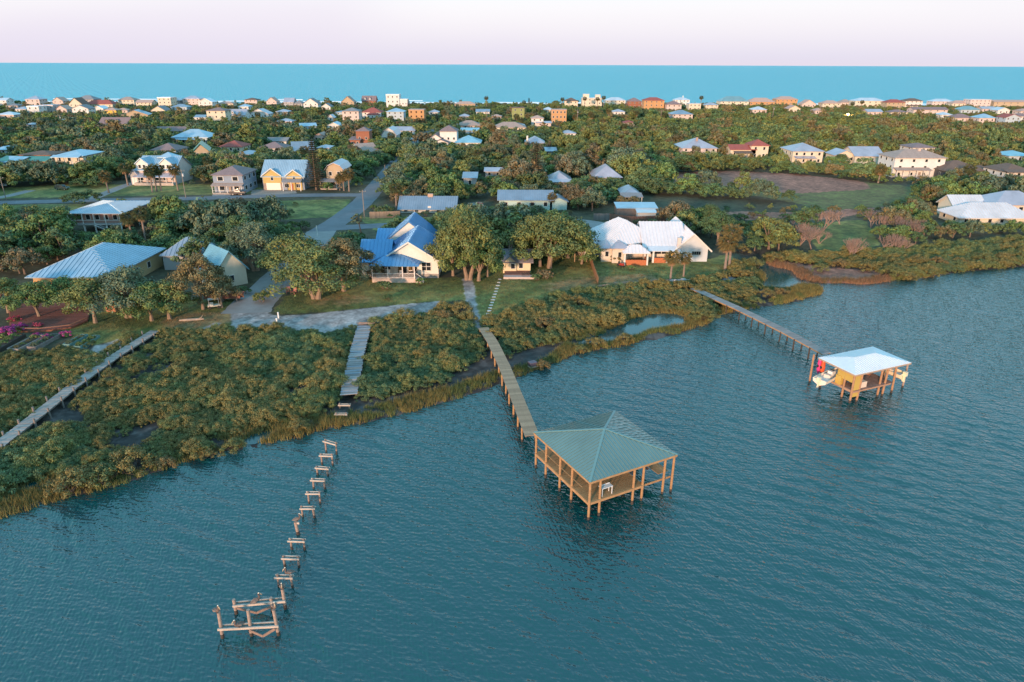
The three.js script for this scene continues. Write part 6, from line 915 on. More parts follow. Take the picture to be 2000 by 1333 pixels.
{
  seed(4242); const invq = camera.quaternion.clone().invert();
  const blocked = (x, z, rad, hgt) => { // keeps a crown from hiding a house that the photograph shows
    const d = Math.hypot(x, z), [px, py, w] = proj(x, LAND_Y + hgt, z), rp = rad / w * 1333; let low = Infinity;
    for (const q of houseRects) { if (q.dist < d - 1) continue; const o = Math.min(px + rp * 0.8, q.px[1]) - Math.max(px - rp * 0.8, q.px[0]); if (o > 0 && py < q.px[3]) { const pb = proj(x, LAND_Y, z)[1]; if (pb > q.px[2]) low = Math.min(low, Math.max(0, (pb - q.px[3]) / (pb - py))); } }
    return low;
  };
  for (let z = -136; z > -806; ) {
    const step = 4.9 + (-z - 136) * 0.0038; z -= step;
    for (let x = z * 0.83 - 25; x < -z * 0.83 + 25; x += step * 1.02) {
      const tx = x + rr(-0.45, 0.45) * step, tz = z + rr(-0.45, 0.45) * step, low = lowZone.some((p) => inPoly(tx, tz, p));
      let s = (rnd() < 0.2 ? rr(1.0, 1.45) : rr(0.5, 1.08)) * (0.7 + 0.6 * fbm(tx * 0.02, tz * 0.02, 2)), k = Math.floor(rnd() * 12), u = rnd(), turn = rr(0, 6.28), tone = rr(0.75, 1.3);
      if (low) s *= 0.36; if (tz < -480) s *= 0.85; if (tz < -600) s *= 0.8; if (tz < -770) s *= 0.45;
      if (tx > -6 - tz * 0.02 && tz < -330 && tz > -540) s *= 0.86;
      if (fUp(tx, tz) < 0.9 && tz > NZ1) continue;
      if (fbm(tx * 0.035 + 50, tz * 0.035, 2) < 0.24) continue;
      const rad = 4.2 * s; if (nearRoad(tx, tz, tz < -255 ? rad * 0.25 : rad * 0.62 + 0.4) || keepOut.some((p) => inPoly(tx, tz, p))) continue;
      if (placed.some((p) => Math.hypot(p[0] - tx, p[1] - tz) < p[2] * 0.55 + rad * 0.35)) continue;
      let bad = false; for (const q of houseRects) { const dx = tx - q.x, dz = tz - q.z; if (Math.abs(dx) < q.W / 2 + rad * 0.6 + 0.6 && Math.abs(dz) < q.d / 2 + rad * 0.6 + 0.6) { bad = true; break; } } if (bad) continue;
      const hgt = 6.6 * s, lim = blocked(tx, tz, rad, hgt); if (lim < 1) { s *= lim; if (s < 0.2) continue; }
      stand.push({ x: tx, z: tz, s, k, u, turn, tone, d: Math.hypot(tx, tz), low });
    }
  }
}
const hueAt = (t) => { const n = fbm(t.x * 0.012 + 9, t.z * 0.012, 2); if (t.x > 20 && t.d > 300) return t.u < 0.3 ? 0 : t.u < 0.55 ? 3 : t.u < 0.8 ? 1 : t.u < 0.9 ? 5 : 2; return t.u < 0.34 ? 0 : t.u < 0.56 ? (n > 0.5 ? 1 : 5) : t.u < 0.74 ? 3 : t.u < 0.84 ? (n > 0.5 ? 2 : 1) : t.u < 0.95 ? 4 : 6; };
stand.sort((a, b) => a.d - b.d);
{ // more palms standing among the village trees
  const used = []; let n = 0;
  for (let i = 300; i < stand.length && n < 60; i += 7) { const t = stand[i]; if (t.s < 0.62 || t.d > 640 || hash2(i, 4) > 0.16 + t.d * 0.0004) continue; let b = null, bd = 1e9; for (const q of houseRects) if (q.label) { const d = Math.hypot(q.x - t.x, q.z - t.z); if (d < bd) { bd = d; b = q; } } if (!b || bd > 45 || used.includes(b)) continue; used.push(b); const words = b.label.split(' ').length; if (words > 11) continue; const [px, py] = proj(t.x, LAND_Y, t.z), dx = t.x - b.x; palmAt(px, py, py - 13.5 * 1333 / t.d * rr(0.5, 0.72), n % 2, 'palm ' + (Math.abs(dx) < 5 ? 'near the ' : dx > 0 ? 'right of the ' : 'left of the ') + b.label, { crown: 1.25, gold: n % 3 === 0 }); stand.splice(i, 1); n++; }
}
const marks = [[660, 381, 'cross street'], [560, 372, 'yellow gabled house'], [448, 376, 'slate blue house'], [310, 360, 'verandah house'], [200, 450, 'raised house with stair'], [130, 540, 'tin roofed house'], [428, 545, 'cyan shed'], [800, 543, 'blue roofed porch house'], [1010, 533, 'cream cottage'], [1270, 511, 'white metal roofed house'], [835, 416, 'ranch house'], [1026, 411, 'mint house'], [1094, 369, 'railed gallery house'], [1190, 366, 'mauve roofed house'], [1233, 398, 'steep blue grey roof'], [1900, 440, 'white roof complex'], [1790, 347, 'arcaded white house'], [1880, 352, 'dark screened house'], [1985, 362, 'raised brown roofed house'], [655, 368, 'barn roofed house'], [918, 368, 'grey lean-to'], [140, 333, 'balcony house'], [1520, 375, 'brown field'], [1640, 460, 'bare shrubs'], [1500, 520, 'creek mouth'], [1047, 366, 'tall village pine'], [700, 410, 'street corner'], [60, 400, 'far verge']].map(([x, y, n]) => [G(x, y, LAND_Y), n]);
function where(t) { let best = null, bd = 1e9; for (const [p, n] of marks) { const d = Math.hypot(p.x - t.x, p.z - t.z); if (d < bd) { bd = d; best = [p, n]; } } const dx = t.x - best[0].x, dz = t.z - best[0].z, far = bd > 28 ? 'well ' : bd > 14 ? '' : 'close '; return far + (Math.abs(dx) > Math.abs(dz) ? (dx > 0 ? 'to the right of the ' : 'to the left of the ') : dz > 0 ? 'in front of the ' : 'behind the ') + best[1]; }
const tintName = ['dark green', 'olive', 'brownish', 'fresh green', 'grey green', 'mid green', 'russet'];
stand.slice(0, 290).forEach((t) => { const small = t.s < 0.42, pr = small ? shrubs[t.k % 2] : midTrees[t.k % 4], h = hueAt(t), sc = small ? clamp(t.s * 2.6, 0.5, 1.2) : t.s; tree(small ? 'shrub' : 'oak_tree', (t.s > 0.85 ? 'large ' : '') + tintName[h] + (small ? ' shrub ' : ' tree ') + where(t), small ? 'shrub' : 'tree', t.x, t.z, pr, sc, t.turn, LEAFM[h], small ? 'shrubs between the houses' : 'trees between the houses', { sy: 0.85 + 0.3 * t.u }); });
const dummy = new THREE.Object3D(), colr = new THREE.Color();
function scatter(name, label, groups, place, colorOf) { // one mass of copies: a group whose parts are instanced
  const g = new THREE.Group(); g.name = numbered(name); scene.add(g); tag(g, label, null, null, 'stuff');
  groups.forEach(([part, geo, mat, list]) => { if (!list.length) return; const im = new THREE.InstancedMesh(geo, mat, list.length); im.name = part; im.castShadow = im.receiveShadow = true; im.userData.kind = 'stuff'; list.forEach((t, i) => { place(t); dummy.updateMatrix(); im.setMatrixAt(i, dummy.matrix); im.setColorAt(i, colr.setRGB(...colorOf(t))); }); g.add(im); });
  return g;
}
{
  const rest = stand.slice(290), WH = M([1, 1, 1], { vc: true, rough: 0.75 }), cols = LEAFC;
  const sets = []; for (let k = 0; k < 4; k++) sets.push(['crowns', midTrees[k].crown, WH, rest.filter((t) => t.d < 380 && t.k % 4 === k)]); for (let k = 0; k < 3; k++) sets.push(['crowns', farTrees[k].crown, WH, rest.filter((t) => t.d >= 380 && t.k % 3 === k)]);
  scatter('woodland', 'mixed green and brownish wood between the village houses', sets, (t) => { dummy.position.set(t.x, LAND_Y - 0.5 * t.s, t.z); dummy.rotation.set(0, t.turn, 0); dummy.scale.set(t.s * (0.8 + 0.5 * hash2(t.k, Math.round(t.x * 7))), t.s * (0.7 + 0.6 * t.u), t.s * (0.8 + 0.5 * hash2(t.k + 9, Math.round(t.z * 7)))); }, (t) => cols[hueAt(t)].map((c) => c * t.tone));
  console.log('trees', stand.length);
}
[[752, 566, 0.8, 'young shrub in front of the white porch'], [822, 556, 0.7, 'young shrub beside the porch steps'], [757, 585, 0.45, 'low shrub in the middle of the porch house lawn'], [1232, 527, 0.5, 'clipped shrub before the brick porch of the white house'], [1205, 512, 0.8, 'leafy shrub at the corner of the white house'], [1048, 548, 0.7, 'shrub beside the cottage step'], [1065, 545, 0.9, 'dry shrub right of the cottage terrace'], [735, 545, 1.2, 'pinkish shrub at the porch house corner'], [512, 590, 0.9, 'shrub on the inner side of the gravel drive'], [475, 575, 0.8, 'shrub beside the lumber stack']].forEach(([x, y, k, l], i) => { const P = G(x, y, LAND_Y); tree('garden_shrub', l, 'shrub', P.x, P.z, shrubs[i % 2], k, i, LEAFM[[5, 3, 0, 3, 2, 0, 6, 6, 1, 5][i]], 'garden shrubs in the shore yards'); });
// --- mangroves and marsh grass
const pierSegs = [[[303, 646], [-30, 890], 1.3], [[712, 634], [681, 775], 1.4], [[944, 640], [985, 715], 1.5], [[985, 715], [1040, 848], 1.6], [[1354, 563], [1614, 690], 1.7], [[680, 775], [664, 812], 0.3]].map(([a, b, y]) => [G(a[0], a[1], y), G(b[0], b[1], y)]);
const nearPier = (x, z, pad) => pierSegs.some(([a, b]) => { const bx = b.x - a.x, bz = b.z - a.z, t = clamp(((x - a.x) * bx + (z - a.z) * bz) / (bx * bx + bz * bz), 0, 1); return Math.hypot(x - a.x - bx * t, z - a.z - bz * t) < pad; });
const bushPx = [[1130, 600, 1.7, 'big golden mangrove at the lawn edge, uphill of the tidal pool'], [1155, 618, 1.3, 'mangrove below the big golden one'], [1100, 615, 1.4, 'mangrove between lawn and mud channel'], [1060, 640, 1.5, 'tall mangrove beside the mud channel'], [1030, 655, 1.4, 'mangrove on the channel bank near the tan pier'], [1005, 668, 1.2, 'mangrove beside the tan pier walkway'], [1165, 674, 1.2, 'mangrove on the grassy spit below the pool'], [1135, 684, 1.0, 'low mangrove on the spit tip'], [1218, 666, 1.0, 'reddish mangrove on the spit right of the pool'], [1062, 715, 0.9, 'mangrove next to the dark dock box'], [1335, 572, 2.0, 'large golden mangrove at the head of the grey pier'], [1375, 625, 1.4, 'dark mangrove under the grey pier'], [1330, 600, 1.3, 'mangrove left of the grey pier'], [1270, 590, 1.2, 'mangrove above the tidal pool'], [1500, 580, 1.1, 'golden mangrove on the narrow spit'], [1525, 576, 1.1, 'second golden mangrove on the narrow spit'], [1455, 545, 1.8, 'tall mangrove by the creek palms'], [1470, 525, 1.6, 'mangrove on the creek bank'], [150, 955, 1.9, 'large golden mangrove over the bay at the lower left'], [205, 940, 1.7, 'mangrove right of the large lower left one'], [255, 918, 1.6, 'mangrove leaning over the left shoreline'], [320, 908, 1.0, 'small orange mangrove on the muddy shore'], [408, 890, 0.9, 'small mangrove left of the lower pool'], [455, 876, 0.9, 'small mangrove right of the lower pool'], [585, 838, 1.1, 'mangrove near the first ruined bent'], [50, 880, 1.5, 'green mangrove beside the long grey pier'], [1510, 512, 1.5, 'mangrove left of the reed bank'], [1640, 520, 1.4, 'mangrove beyond the reed bank'], [1690, 528, 1.6, 'first mangrove of the right shore row'], [1742, 540, 1.6, 'second mangrove of the right shore row'], [1775, 545, 1.1, 'third mangrove of the right shore row'], [1815, 538, 1.4, 'fourth mangrove of the right shore row'], [1790, 520, 1.6, 'mangrove behind the right shore row'], [1830, 520, 1.7, 'fifth mangrove of the right shore row'], [1872, 518, 1.7, 'sixth mangrove of the right shore row'], [1915, 515, 1.6, 'seventh mangrove of the right shore row'], [1955, 510, 1.7, 'eighth mangrove of the right shore row'], [1990, 506, 1.7, 'last mangrove of the right shore row at the frame edge'], [900, 618, 1.6, 'golden mangrove below the dirt path'], [870, 625, 1.5, 'golden mangrove at the end of the sand'], [1445, 500, 1.8, 'leafy mangrove below the orange skirted palm'], [1600, 530, 1.2, 'mangrove in the reed bank']];
const fNoBush = raster([[[1000, 690], [1170, 662], [1340, 634], [1400, 612], [1388, 637], [1240, 677], [1130, 697], [1010, 748]], [[380, 898], [470, 862], [560, 828], [700, 792], [860, 748], [980, 712], [990, 748], [700, 834], [500, 882]], [[1150, 660], [1240, 618], [1350, 610], [1350, 640], [1200, 668]], [[-20, 985], [110, 930], [130, 960], [60, 1003], [-20, 1015]], [[560, 770], [600, 740], [625, 760], [600, 790]], [[1480, 570], [1620, 552], [1620, 578], [1480, 600]], mudPx[0], [[1468, 498], [1520, 512], [1585, 530], [1585, 562], [1485, 575]]].map((p) => ground(p, 0.2)), 1.5), MANGM = [[0.180, 0.150, 0.046], [0.142, 0.152, 0.048], [0.100, 0.138, 0.054], [0.185, 0.138, 0.052]].map((c) => M(c, { vc: true, rough: 0.7 })), bushSpots = [];
bushPx.forEach(([x, y, s, l], i) => { const P = G(x, y, 0.4), pr = mangs[i % 3]; bushSpots.push([P.x, P.z, s]); const g = tree('mangrove_bush', l, 'mangrove', P.x, P.z, pr, s, i * 1.7, MANGM[[0, 1, 0, 3, 0, 1][i % 6]], 'mangroves along the shore', { bark: DARKW }); g.position.y = Math.max(0.05, landH(P.x, P.z)); });
{
  seed(515); const list = [[], [], []];
  for (let z = -45; z > -190; z -= 1.16) for (let x = NX0 + 40; x < NX1 - 20; x += 1.16) {
    const tx = x + rr(-0.55, 0.55), tz = z + rr(-0.55, 0.55), k = Math.floor(rnd() * 3), a = rr(0, 6.28), t = rnd(), s0 = rr(0.62, 1.2);
    if (Math.abs(tx) > -tz * 0.86 + 12) continue; const l = fLand(tx, tz), u = fUp(tx, tz); if (l < 0.66 || u > 0.55 || fMud(tx, tz) > 0.4 || fSand(tx, tz) > 0.3) continue;
    const n = fbm(tx * 0.13 + 47.3, tz * 0.13 + 5, 3), edge = sstep(0.66, 0.98, l); if (fNoBush(tx, tz) > 0.4 || n < 0.19 + 0.19 * (1 - edge) || nearPier(tx, tz, 1.5) || fBrown(tx, tz) > 0.4) continue;
    if (bushSpots.some((b) => Math.hypot(b[0] - tx, b[1] - tz) < b[2] * 0.9)) continue;
    list[k].push({ x: tx, z: tz, s: s0 * (0.6 + 0.85 * n), a, t, n });
  }
  const WH = M([1, 1, 1], { vc: true, rough: 0.7 });
  scatter('mangrove_thicket', 'low olive and golden mangrove thicket covering the marsh', list.map((l, k) => ['bushes', mangs[k].crown, WH, l]), (t) => { dummy.position.set(t.x, Math.max(0.05, landH(t.x, t.z)) - 0.12, t.z); dummy.rotation.set(0, t.a, 0); dummy.scale.set(t.s, t.s * (0.8 + 0.4 * t.t), t.s); }, (t) => { const h = fbm(t.x * 0.06, t.z * 0.06 + 80, 2) + (t.t - 0.5) * 0.5; const c = h > 0.60 ? [0.195, 0.172, 0.054] : h > 0.40 ? [0.155, 0.178, 0.056] : [0.105, 0.155, 0.062]; return c.map((q) => q * (0.8 + 0.4 * t.n)); });
  console.log('mangroves', list.map((l) => l.length).join());
}
{ // cordgrass fringe and reeds
  seed(616); const mk = (h, n, sp, w) => { const L = new Leaves(); for (let i = 0; i < n; i++) { const a = rr(0, 6.28), r = sp * Math.sqrt(rnd()), x = Math.cos(a) * r, z = Math.sin(a) * r, lx = rr(-0.25, 0.25), lz = rr(-0.25, 0.25), hh = h * rr(0.6, 1.15), b = rr(0, 6.28), cx = Math.cos(b) * w, cz = Math.sin(b) * w, t = leafTone(); L.p.push(x - cx, 0, z - cz, x + cx, 0, z + cz, x + lx, hh, z + lz); for (let k = 0; k < 3; k++) L.c.push(...t); } return L.geo(); };
  const tuft = mk(0.7, 40, 0.45, 0.026), list = [], reeds = [];
  for (let z = -45; z > -185; z -= 0.5) for (let x = NX0 + 40; x < NX1 - 20; x += 0.5) {
    const tx = x + rr(-0.25, 0.25), tz = z + rr(-0.25, 0.25), a = rr(0, 6.28), t = rnd(); if (Math.abs(tx) > -tz * 0.84 + 8) continue; const l = fLand(tx, tz); if (l < 0.50 || l > 0.995 || fSand(tx, tz) > 0.3) continue; const u = fUp(tx, tz); if (u > 0.6) continue;
    const n = fbm(tx * 0.16 + 3, tz * 0.16 + 8, 2); if (landH(tx, tz) < 0.0) continue; const p = Math.max(l < 0.9 ? 0.9 : 0.25, fNoBush(tx, tz)); if (t > p * sstep(0.22, 0.4, n) || fMud(tx, tz) > 0.5) continue;
    (fBrown(tx, tz) > 0.45 ? reeds : list).push({ x: tx, z: tz, a, s: 0.55 + 0.7 * t + 0.3 * n, n });
  }
  const WH = M([1, 1, 1], { vc: true, rough: 0.8 });
  scatter('marsh_grass', 'yellow green cordgrass fringe along the shoreline', [['tufts', tuft, WH, list]], (t) => { dummy.position.set(t.x, landH(t.x, t.z) - 0.05, t.z); dummy.rotation.set(0, t.a, 0); dummy.scale.setScalar(t.s); }, (t) => (t.n > 0.5 ? [0.21, 0.175, 0.055] : [0.145, 0.165, 0.05]));
  scatter('reed_bank', 'brown reeds on the bank by the creek mouth', [['reeds', tuft, WH, reeds]], (t) => { dummy.position.set(t.x, landH(t.x, t.z) - 0.05, t.z); dummy.rotation.set(0, t.a, 0); dummy.scale.set(t.s, t.s * 1.3, t.s); }, (t) => (t.n > 0.5 ? [0.22, 0.13, 0.075] : [0.16, 0.115, 0.06]));
  // short turf on the shore lawns
  const blade = mk(0.16, 26, 0.5, 0.03), turf = [];
  for (let z = -100; z > -165; z -= 0.8) for (let x = -80; x < 75; x += 0.8) { const tx = x + rr(-0.4, 0.4), tz = z + rr(-0.4, 0.4), a = rr(0, 6.28), t = rnd(); if (fLawn(tx, tz) < 0.5 || fSand(tx, tz) > 0.3 || nearRoad(tx, tz, 0.3)) continue; if (houseRects.some((q) => Math.abs(tx - q.x) < q.W / 2 && Math.abs(tz - q.z) < q.d / 2 + 2)) continue; turf.push({ x: tx, z: tz, a, s: 0.5 + 0.9 * t, n: fbm(tx * 0.16 + 7, tz * 0.16, 3), g: fGold(tx, tz) }); }
  scatter('lawn_grass', 'short patchy grass on the shore lawns', [['blades', blade, WH, turf]], (t) => { dummy.position.set(t.x, landH(t.x, t.z) - 0.02, t.z); dummy.rotation.set(0, t.a, 0); dummy.scale.setScalar(t.s); }, (t) => (t.g + (t.n - 0.5) > 0.5 ? [0.26, 0.18, 0.085] : t.n > 0.5 ? [0.20, 0.18, 0.065] : [0.125, 0.145, 0.05]));
  console.log('tufts', list.length, reeds.length, turf.length);
}
// ---------------------------------------------------------------- things in the yards and streets
seed(1001);
function car(label, px, py, yawDeg, color, { kind = 'sedan', name = 'parked_car', s = 1 } = {}) {
  const P = G(px, py, LAND_Y), g = thing(name, label, kind === 'pickup' ? 'pickup truck' : 'car', [P.x, LAND_Y + 0.05, P.z], yawDeg * R, 'parked cars'); g.scale.setScalar(s);
  const prof = kind === 'pickup' ? [[-2.6, 0.4], [2.6, 0.4], [2.65, 0.85], [2.5, 1.08], [1.2, 1.12], [0.75, 1.78], [-0.6, 1.8], [-0.7, 1.12], [-2.6, 1.12]] : kind === 'suv' ? [[-2.2, 0.4], [2.25, 0.4], [2.3, 0.8], [2.1, 1.05], [1.05, 1.12], [0.5, 1.74], [-1.8, 1.76], [-2.2, 1.1]] : [[-2.2, 0.36], [2.2, 0.36], [2.25, 0.7], [2.0, 0.9], [1.0, 0.98], [0.35, 1.44], [-1.0, 1.46], [-1.7, 1.02], [-2.25, 0.95]];
  const w = 0.88, b = new MB(), wid = (y) => w - Math.max(0, y - 1) * 0.22, n = prof.length; for (let i = 0; i < n; i++) { const a = prof[i], c = prof[(i + 1) % n]; b.quad([-wid(a[1]), a[1], a[0]], [wid(a[1]), a[1], a[0]], [wid(c[1]), c[1], c[0]], [-wid(c[1]), c[1], c[0]]); }
  const sh = THREE.ShapeUtils.triangulateShape(prof.map((p) => new THREE.Vector2(...p)), []); for (const t of sh) for (const k of [-1, 1]) b.tri(...t.map((q) => [k * wid(prof[q][1]), prof[q][1], prof[q][0]])); b.build('body', M(color, { rough: 0.25, clearcoat: 0.6 }), g);
  const top = Math.max(...prof.map((p) => p[1])), z0 = kind === 'pickup' ? -0.45 : kind === 'suv' ? -1.6 : -0.9, z1 = kind === 'sedan' ? 0.3 : 0.55; for (const k of [-1, 1]) new MB().box(k * (wid(top - 0.25) + 0.01), top - 0.5, (z0 + z1) / 2, 0.03, 0.36, z1 - z0).build('side_window', GLASS, g);
  new MB().slab([[-0.7, top - 0.06, z1 + 0.08], [0.7, top - 0.06, z1 + 0.08], [0.78, top - 0.5, z1 + 0.62], [-0.78, top - 0.5, z1 + 0.62]], 0.03).build('windscreen', GLASS, g);
  for (const z of [-1.4, 1.45]) for (const k of [-1, 1]) { const wh = new MB(); wh.tube([[k * 0.9, 0.33, z], [k * 0.68, 0.33, z]], [0.33, 0.33], 12); const m = wh.build('wheel', M([0.02, 0.02, 0.02], { rough: 0.9 }), g); new MB().tube([[k * 0.92, 0.33, z], [k * 0.9, 0.33, z]], [0.19, 0.19], 10).build('hubcap', M([0.5, 0.5, 0.5], { rough: 0.3, metal: 0.8 }), m); }
  for (const k of [-1, 1]) { new MB().box(k * 0.62, 0.66, prof[2][0] - 0.02, 0.32, 0.16, 0.05).build('headlamp', M([0.7, 0.7, 0.68], { rough: 0.2 }), g); new MB().box(k * 0.66, 0.74, prof[0][0] - 0.02, 0.24, 0.16, 0.05).build('tail_lamp', M([0.35, 0.02, 0.02], { rough: 0.3 }), g); }
  placed.push([P.x, P.z, 3]); return g;
}
car('red car parked under the spreading oak', 655, 499, 75, [0.50, 0.03, 0.03]);
car('dark red car on the pale driveway', 937, 405, 15, [0.16, 0.02, 0.04]);
car('white car on the white house apron', 1147, 468, 12, [0.75, 0.76, 0.78], { kind: 'suv' });
car('black sedan below the white car', 1152, 482, 80, [0.03, 0.03, 0.04]);
car('black pickup in front of the slate blue house', 465, 381, 90, [0.025, 0.025, 0.03], { kind: 'pickup' });
car('dark car parked on the far verge', 122, 371, 85, [0.05, 0.07, 0.06], { kind: 'suv' });
car('pale van parked near the frame edge beside the far street', 3, 365, 60, [0.55, 0.58, 0.6], { kind: 'suv' });
car('white car waiting on the street by the barn shaped house', 803, 274, 60, [0.72, 0.74, 0.78]);
// utility poles
const poleProto = (() => { const b = new MB(); b.tube([[0, -0.3, 0], [0, 9, 0]], [0.16, 0.11], 7); return b.geo(); })(), WIRE = M([0.06, 0.06, 0.065], { rough: 0.6 });
[[363, 386, 331, 'pole at the street edge left of the slate blue house'], [712, 427, 371, 'dark pole at the street corner'], [753, 348, 322, 'short street pole beyond the corner'], [306, 421, 389, 'pole above the two slim palms'], [12, 390, 345, 'pole beside the pale concrete drive'], [231, 310, 278, 'thin pole in the dark wood'], [88, 296, 275, 'pole behind the dark brick house'], [162, 294, 277, 'pole behind the pale blue balcony house'], [121, 248, 224, 'pole in the far left wood'], [1127, 244, 214, 'pole right of the orange box house'], [1598, 236, 204, 'tall pole on the coast road'], [1508, 236, 208, 'pole on the coast road above the wood'], [1812, 236, 212, 'pole near the long pink house'], [1753, 236, 206, 'pole beside the brick red beach roof'], [620, 462, 441, 'short white post at the street end'], [951, 246, 216, 'pole left of the long beige bungalow'], [1290, 240, 216, 'pole in the seaside wood by the orange brick house']].forEach(([x, y, t, l], i) => { const P = G(x, y, LAND_Y), h = heightAt(x, t, P) - LAND_Y, g = thing('utility_pole', l, 'pole', [P.x, LAND_Y, P.z], 0.3, 'utility poles'); const m = mesh('pole', poleProto, i === 14 ? WHITE : M([0.30, 0.24, 0.20], { tex: 'wood' }), g), k = Math.max(0.9, -P.z / 330); m.scale.set(k, h / 9, k); if (h > 6) { new MB().bar([-1.1 * k, h - 0.5, 0.12], [1.1 * k, h - 0.5, 0.12], 0.11 * k, 0.11 * k).build('crossarm', OLDW, g); for (const s of [-1, 0, 1]) new MB().box(s * 0.9 * k, h - 0.42, 0.12, 0.1 * k, 0.2, 0.1 * k).build('insulator', M([0.5, 0.5, 0.48], {}), g); if (i % 3 !== 1) new MB().tube([[0.32, h - 2.3, 0.1], [0.32, h - 1.4, 0.1]], [0.26, 0.26], 9).build('transformer', M([0.55, 0.56, 0.57], { rough: 0.5 }), g); } });
{ // street lamp that is already lit on the coast road
  const P = G(1652, 237, LAND_Y), g = thing('street_lamp', 'lit street lamp glowing on the coast road', 'street lamp', [P.x, LAND_Y, P.z]), h = 5.5; const p = mesh('pole', poleProto, M([0.3, 0.3, 0.3], {}), g); p.scale.set(1, h / 9, 1); new MB().bar([0, h, 0], [0, h + 0.2, 1.2], 0.12).build('arm', M([0.3, 0.3, 0.3], {}), g);
  const lm = new THREE.MeshStandardMaterial({ color: 0x332200, emissive: new THREE.Color(1, 0.72, 0.34), emissiveIntensity: 26 }), b = new THREE.SphereGeometry(1, 14, 10), l = mesh('lamp_globe', b, lm, g); l.scale.set(0.95, 0.55, 0.55); l.position.set(0, h - 0.1, 1.5);
  const li = new THREE.PointLight(new THREE.Color(1, 0.66, 0.3), 900); li.position.set(P.x, LAND_Y + h - 0.2, P.z + 3); li.castShadow = true; scene.add(li);
}
// fences: single boards on rails
function fence(name, label, pts, h, bw, mat, group) {
  const P = pts.map(([x, y]) => { const p = G(x, y, LAND_Y); return p; }), o = P[0], g = thing(name, label, 'fence', [o.x, LAND_Y, o.z], 0, group), geo = new MB().box(0, 0, 0, 1, 1, 0.04).geo();
  for (let i = 0; i < P.length - 1; i++) { const a = P[i].clone().sub(o).setY(0), b = P[i + 1].clone().sub(o).setY(0), L = a.distanceTo(b), d = b.clone().sub(a).normalize(), yaw = Math.atan2(-d.z, d.x), n = Math.max(1, Math.round(L / bw)); for (let k = 0; k < n; k++) { const p = a.clone().addScaledVector(d, (k + 0.5) / n * L), m = mesh('board', geo, mat[Math.floor(rnd() * mat.length)], g); m.position.set(p.x, landH(p.x + o.x, p.z + o.z) - LAND_Y, p.z); m.rotation.set(rr(-0.02, 0.02), yaw, 0); m.scale.set(L / n - 0.02, h * rr(0.97, 1.03), 1); } for (const y of [0.35, h - 0.3]) new MB().bar([a.x, y, a.z - 0.06], [b.x, y, b.z - 0.06], 0.05, 0.1).build('rail', OLDW, g); }
  return g;
}
const FT = [[0.40, 0.28, 0.20], [0.46, 0.32, 0.23], [0.36, 0.25, 0.19]].map((c) => M(c, { tex: 'wood' })), FO = [[0.46, 0.22, 0.08], [0.40, 0.19, 0.08], [0.34, 0.17, 0.09]].map((c) => M(c, { tex: 'wood' })), FGy = [[0.28, 0.25, 0.24], [0.24, 0.21, 0.2]].map((c) => M(c, { tex: 'wood' })), FRd = [[0.36, 0.17, 0.12], [0.31, 0.15, 0.11]].map((c) => M(c, { tex: 'wood' }));
fence('board_fence', 'brown board fence beside the street corner pole', [[722, 427], [782, 425]], 1.9, 0.3, FT);
fence('board_fence', 'orange lit board fence between cottage garden and white house', [[1142, 485], [1152, 510], [1160, 535], [1168, 557]], 1.7, 0.32, FO);
fence('board_fence', 'grey board fence behind the white house apron', [[1159, 430], [1190, 430]], 1.9, 0.3, FGy);
fence('board_fence', 'reddish board fence behind the white house roof', [[1190, 430], [1235, 436], [1300, 434]], 1.9, 0.34, FRd);
{ const g = fence('boundary_wall', 'long pale low wall along the coast road', [[1470, 239], [1640, 238], [1760, 238], [1880, 236]], 1.3, 6, [M([0.5, 0.44, 0.42], { tex: 'plaster' })]); }
// stepping stones from the cottage to the tan pier
for (let i = 0; i < 16; i++) { const t = i / 15, P = G(mixn(976, 948, t), mixn(547, 630, Math.pow(t, 0.95)), 1.1), y = landH(P.x, P.z), g = new MB(); g.slab(Array.from({ length: 7 }, (_, k) => [0.42 * Math.cos(k / 7 * 6.28) * rr(0.85, 1.15), 0.09, -0.3 * Math.sin(k / 7 * 6.28) * rr(0.85, 1.15)]), 0.14); const m = g.build('stepping_stone', M([0.66, 0.63, 0.62], { tex: 'plaster' }), scene); m.position.set(P.x, y, P.z); m.rotation.y = rr(-0.4, 0.4); tag(m, i === 0 ? 'stepping stone nearest the cottage terrace' : i === 15 ? 'last stepping stone before the tan pier' : 'pale stepping stone between cottage and tan pier', 'stone', 'stepping stones to the tan pier'); }
// reddish stones edging the white house lawn
for (let i = 0; i < 30; i++) { const t = i / 29, P = G(mixn(1172, 1395, t), 562 - 13 * t - 3 * Math.sin(t * 3.1), 0.9), y = landH(P.x, P.z), s = rr(0.4, 0.75), ge = new THREE.IcosahedronGeometry(s, 1), pa = ge.attributes.position; for (let k = 0; k < pa.count; k++) { const f = 0.78 + 0.4 * vnoise(pa.getX(k) * 3 + i * 9, pa.getY(k) * 3 + pa.getZ(k) * 2); pa.setXYZ(k, pa.getX(k) * f * 1.2, pa.getY(k) * f * 0.6, pa.getZ(k) * f); } ge.computeVertexNormals(); const m = mesh('rock', ge, M(t < 0.62 ? [0.34, 0.19, 0.12] : [0.42, 0.38, 0.37], { rough: 0.95 }), scene); m.position.set(P.x, y + 0.1, P.z); tag(m, t < 0.62 ? 'reddish rock edging the white house lawn, ' + (t < 0.2 ? 'by the orange fence' : t < 0.42 ? 'middle of the row' : 'by the straight palm') : 'pale grey rock at the lawn edge toward the creek', 'rock', t < 0.62 ? 'reddish lawn edge rocks' : 'grey creek side rocks'); }
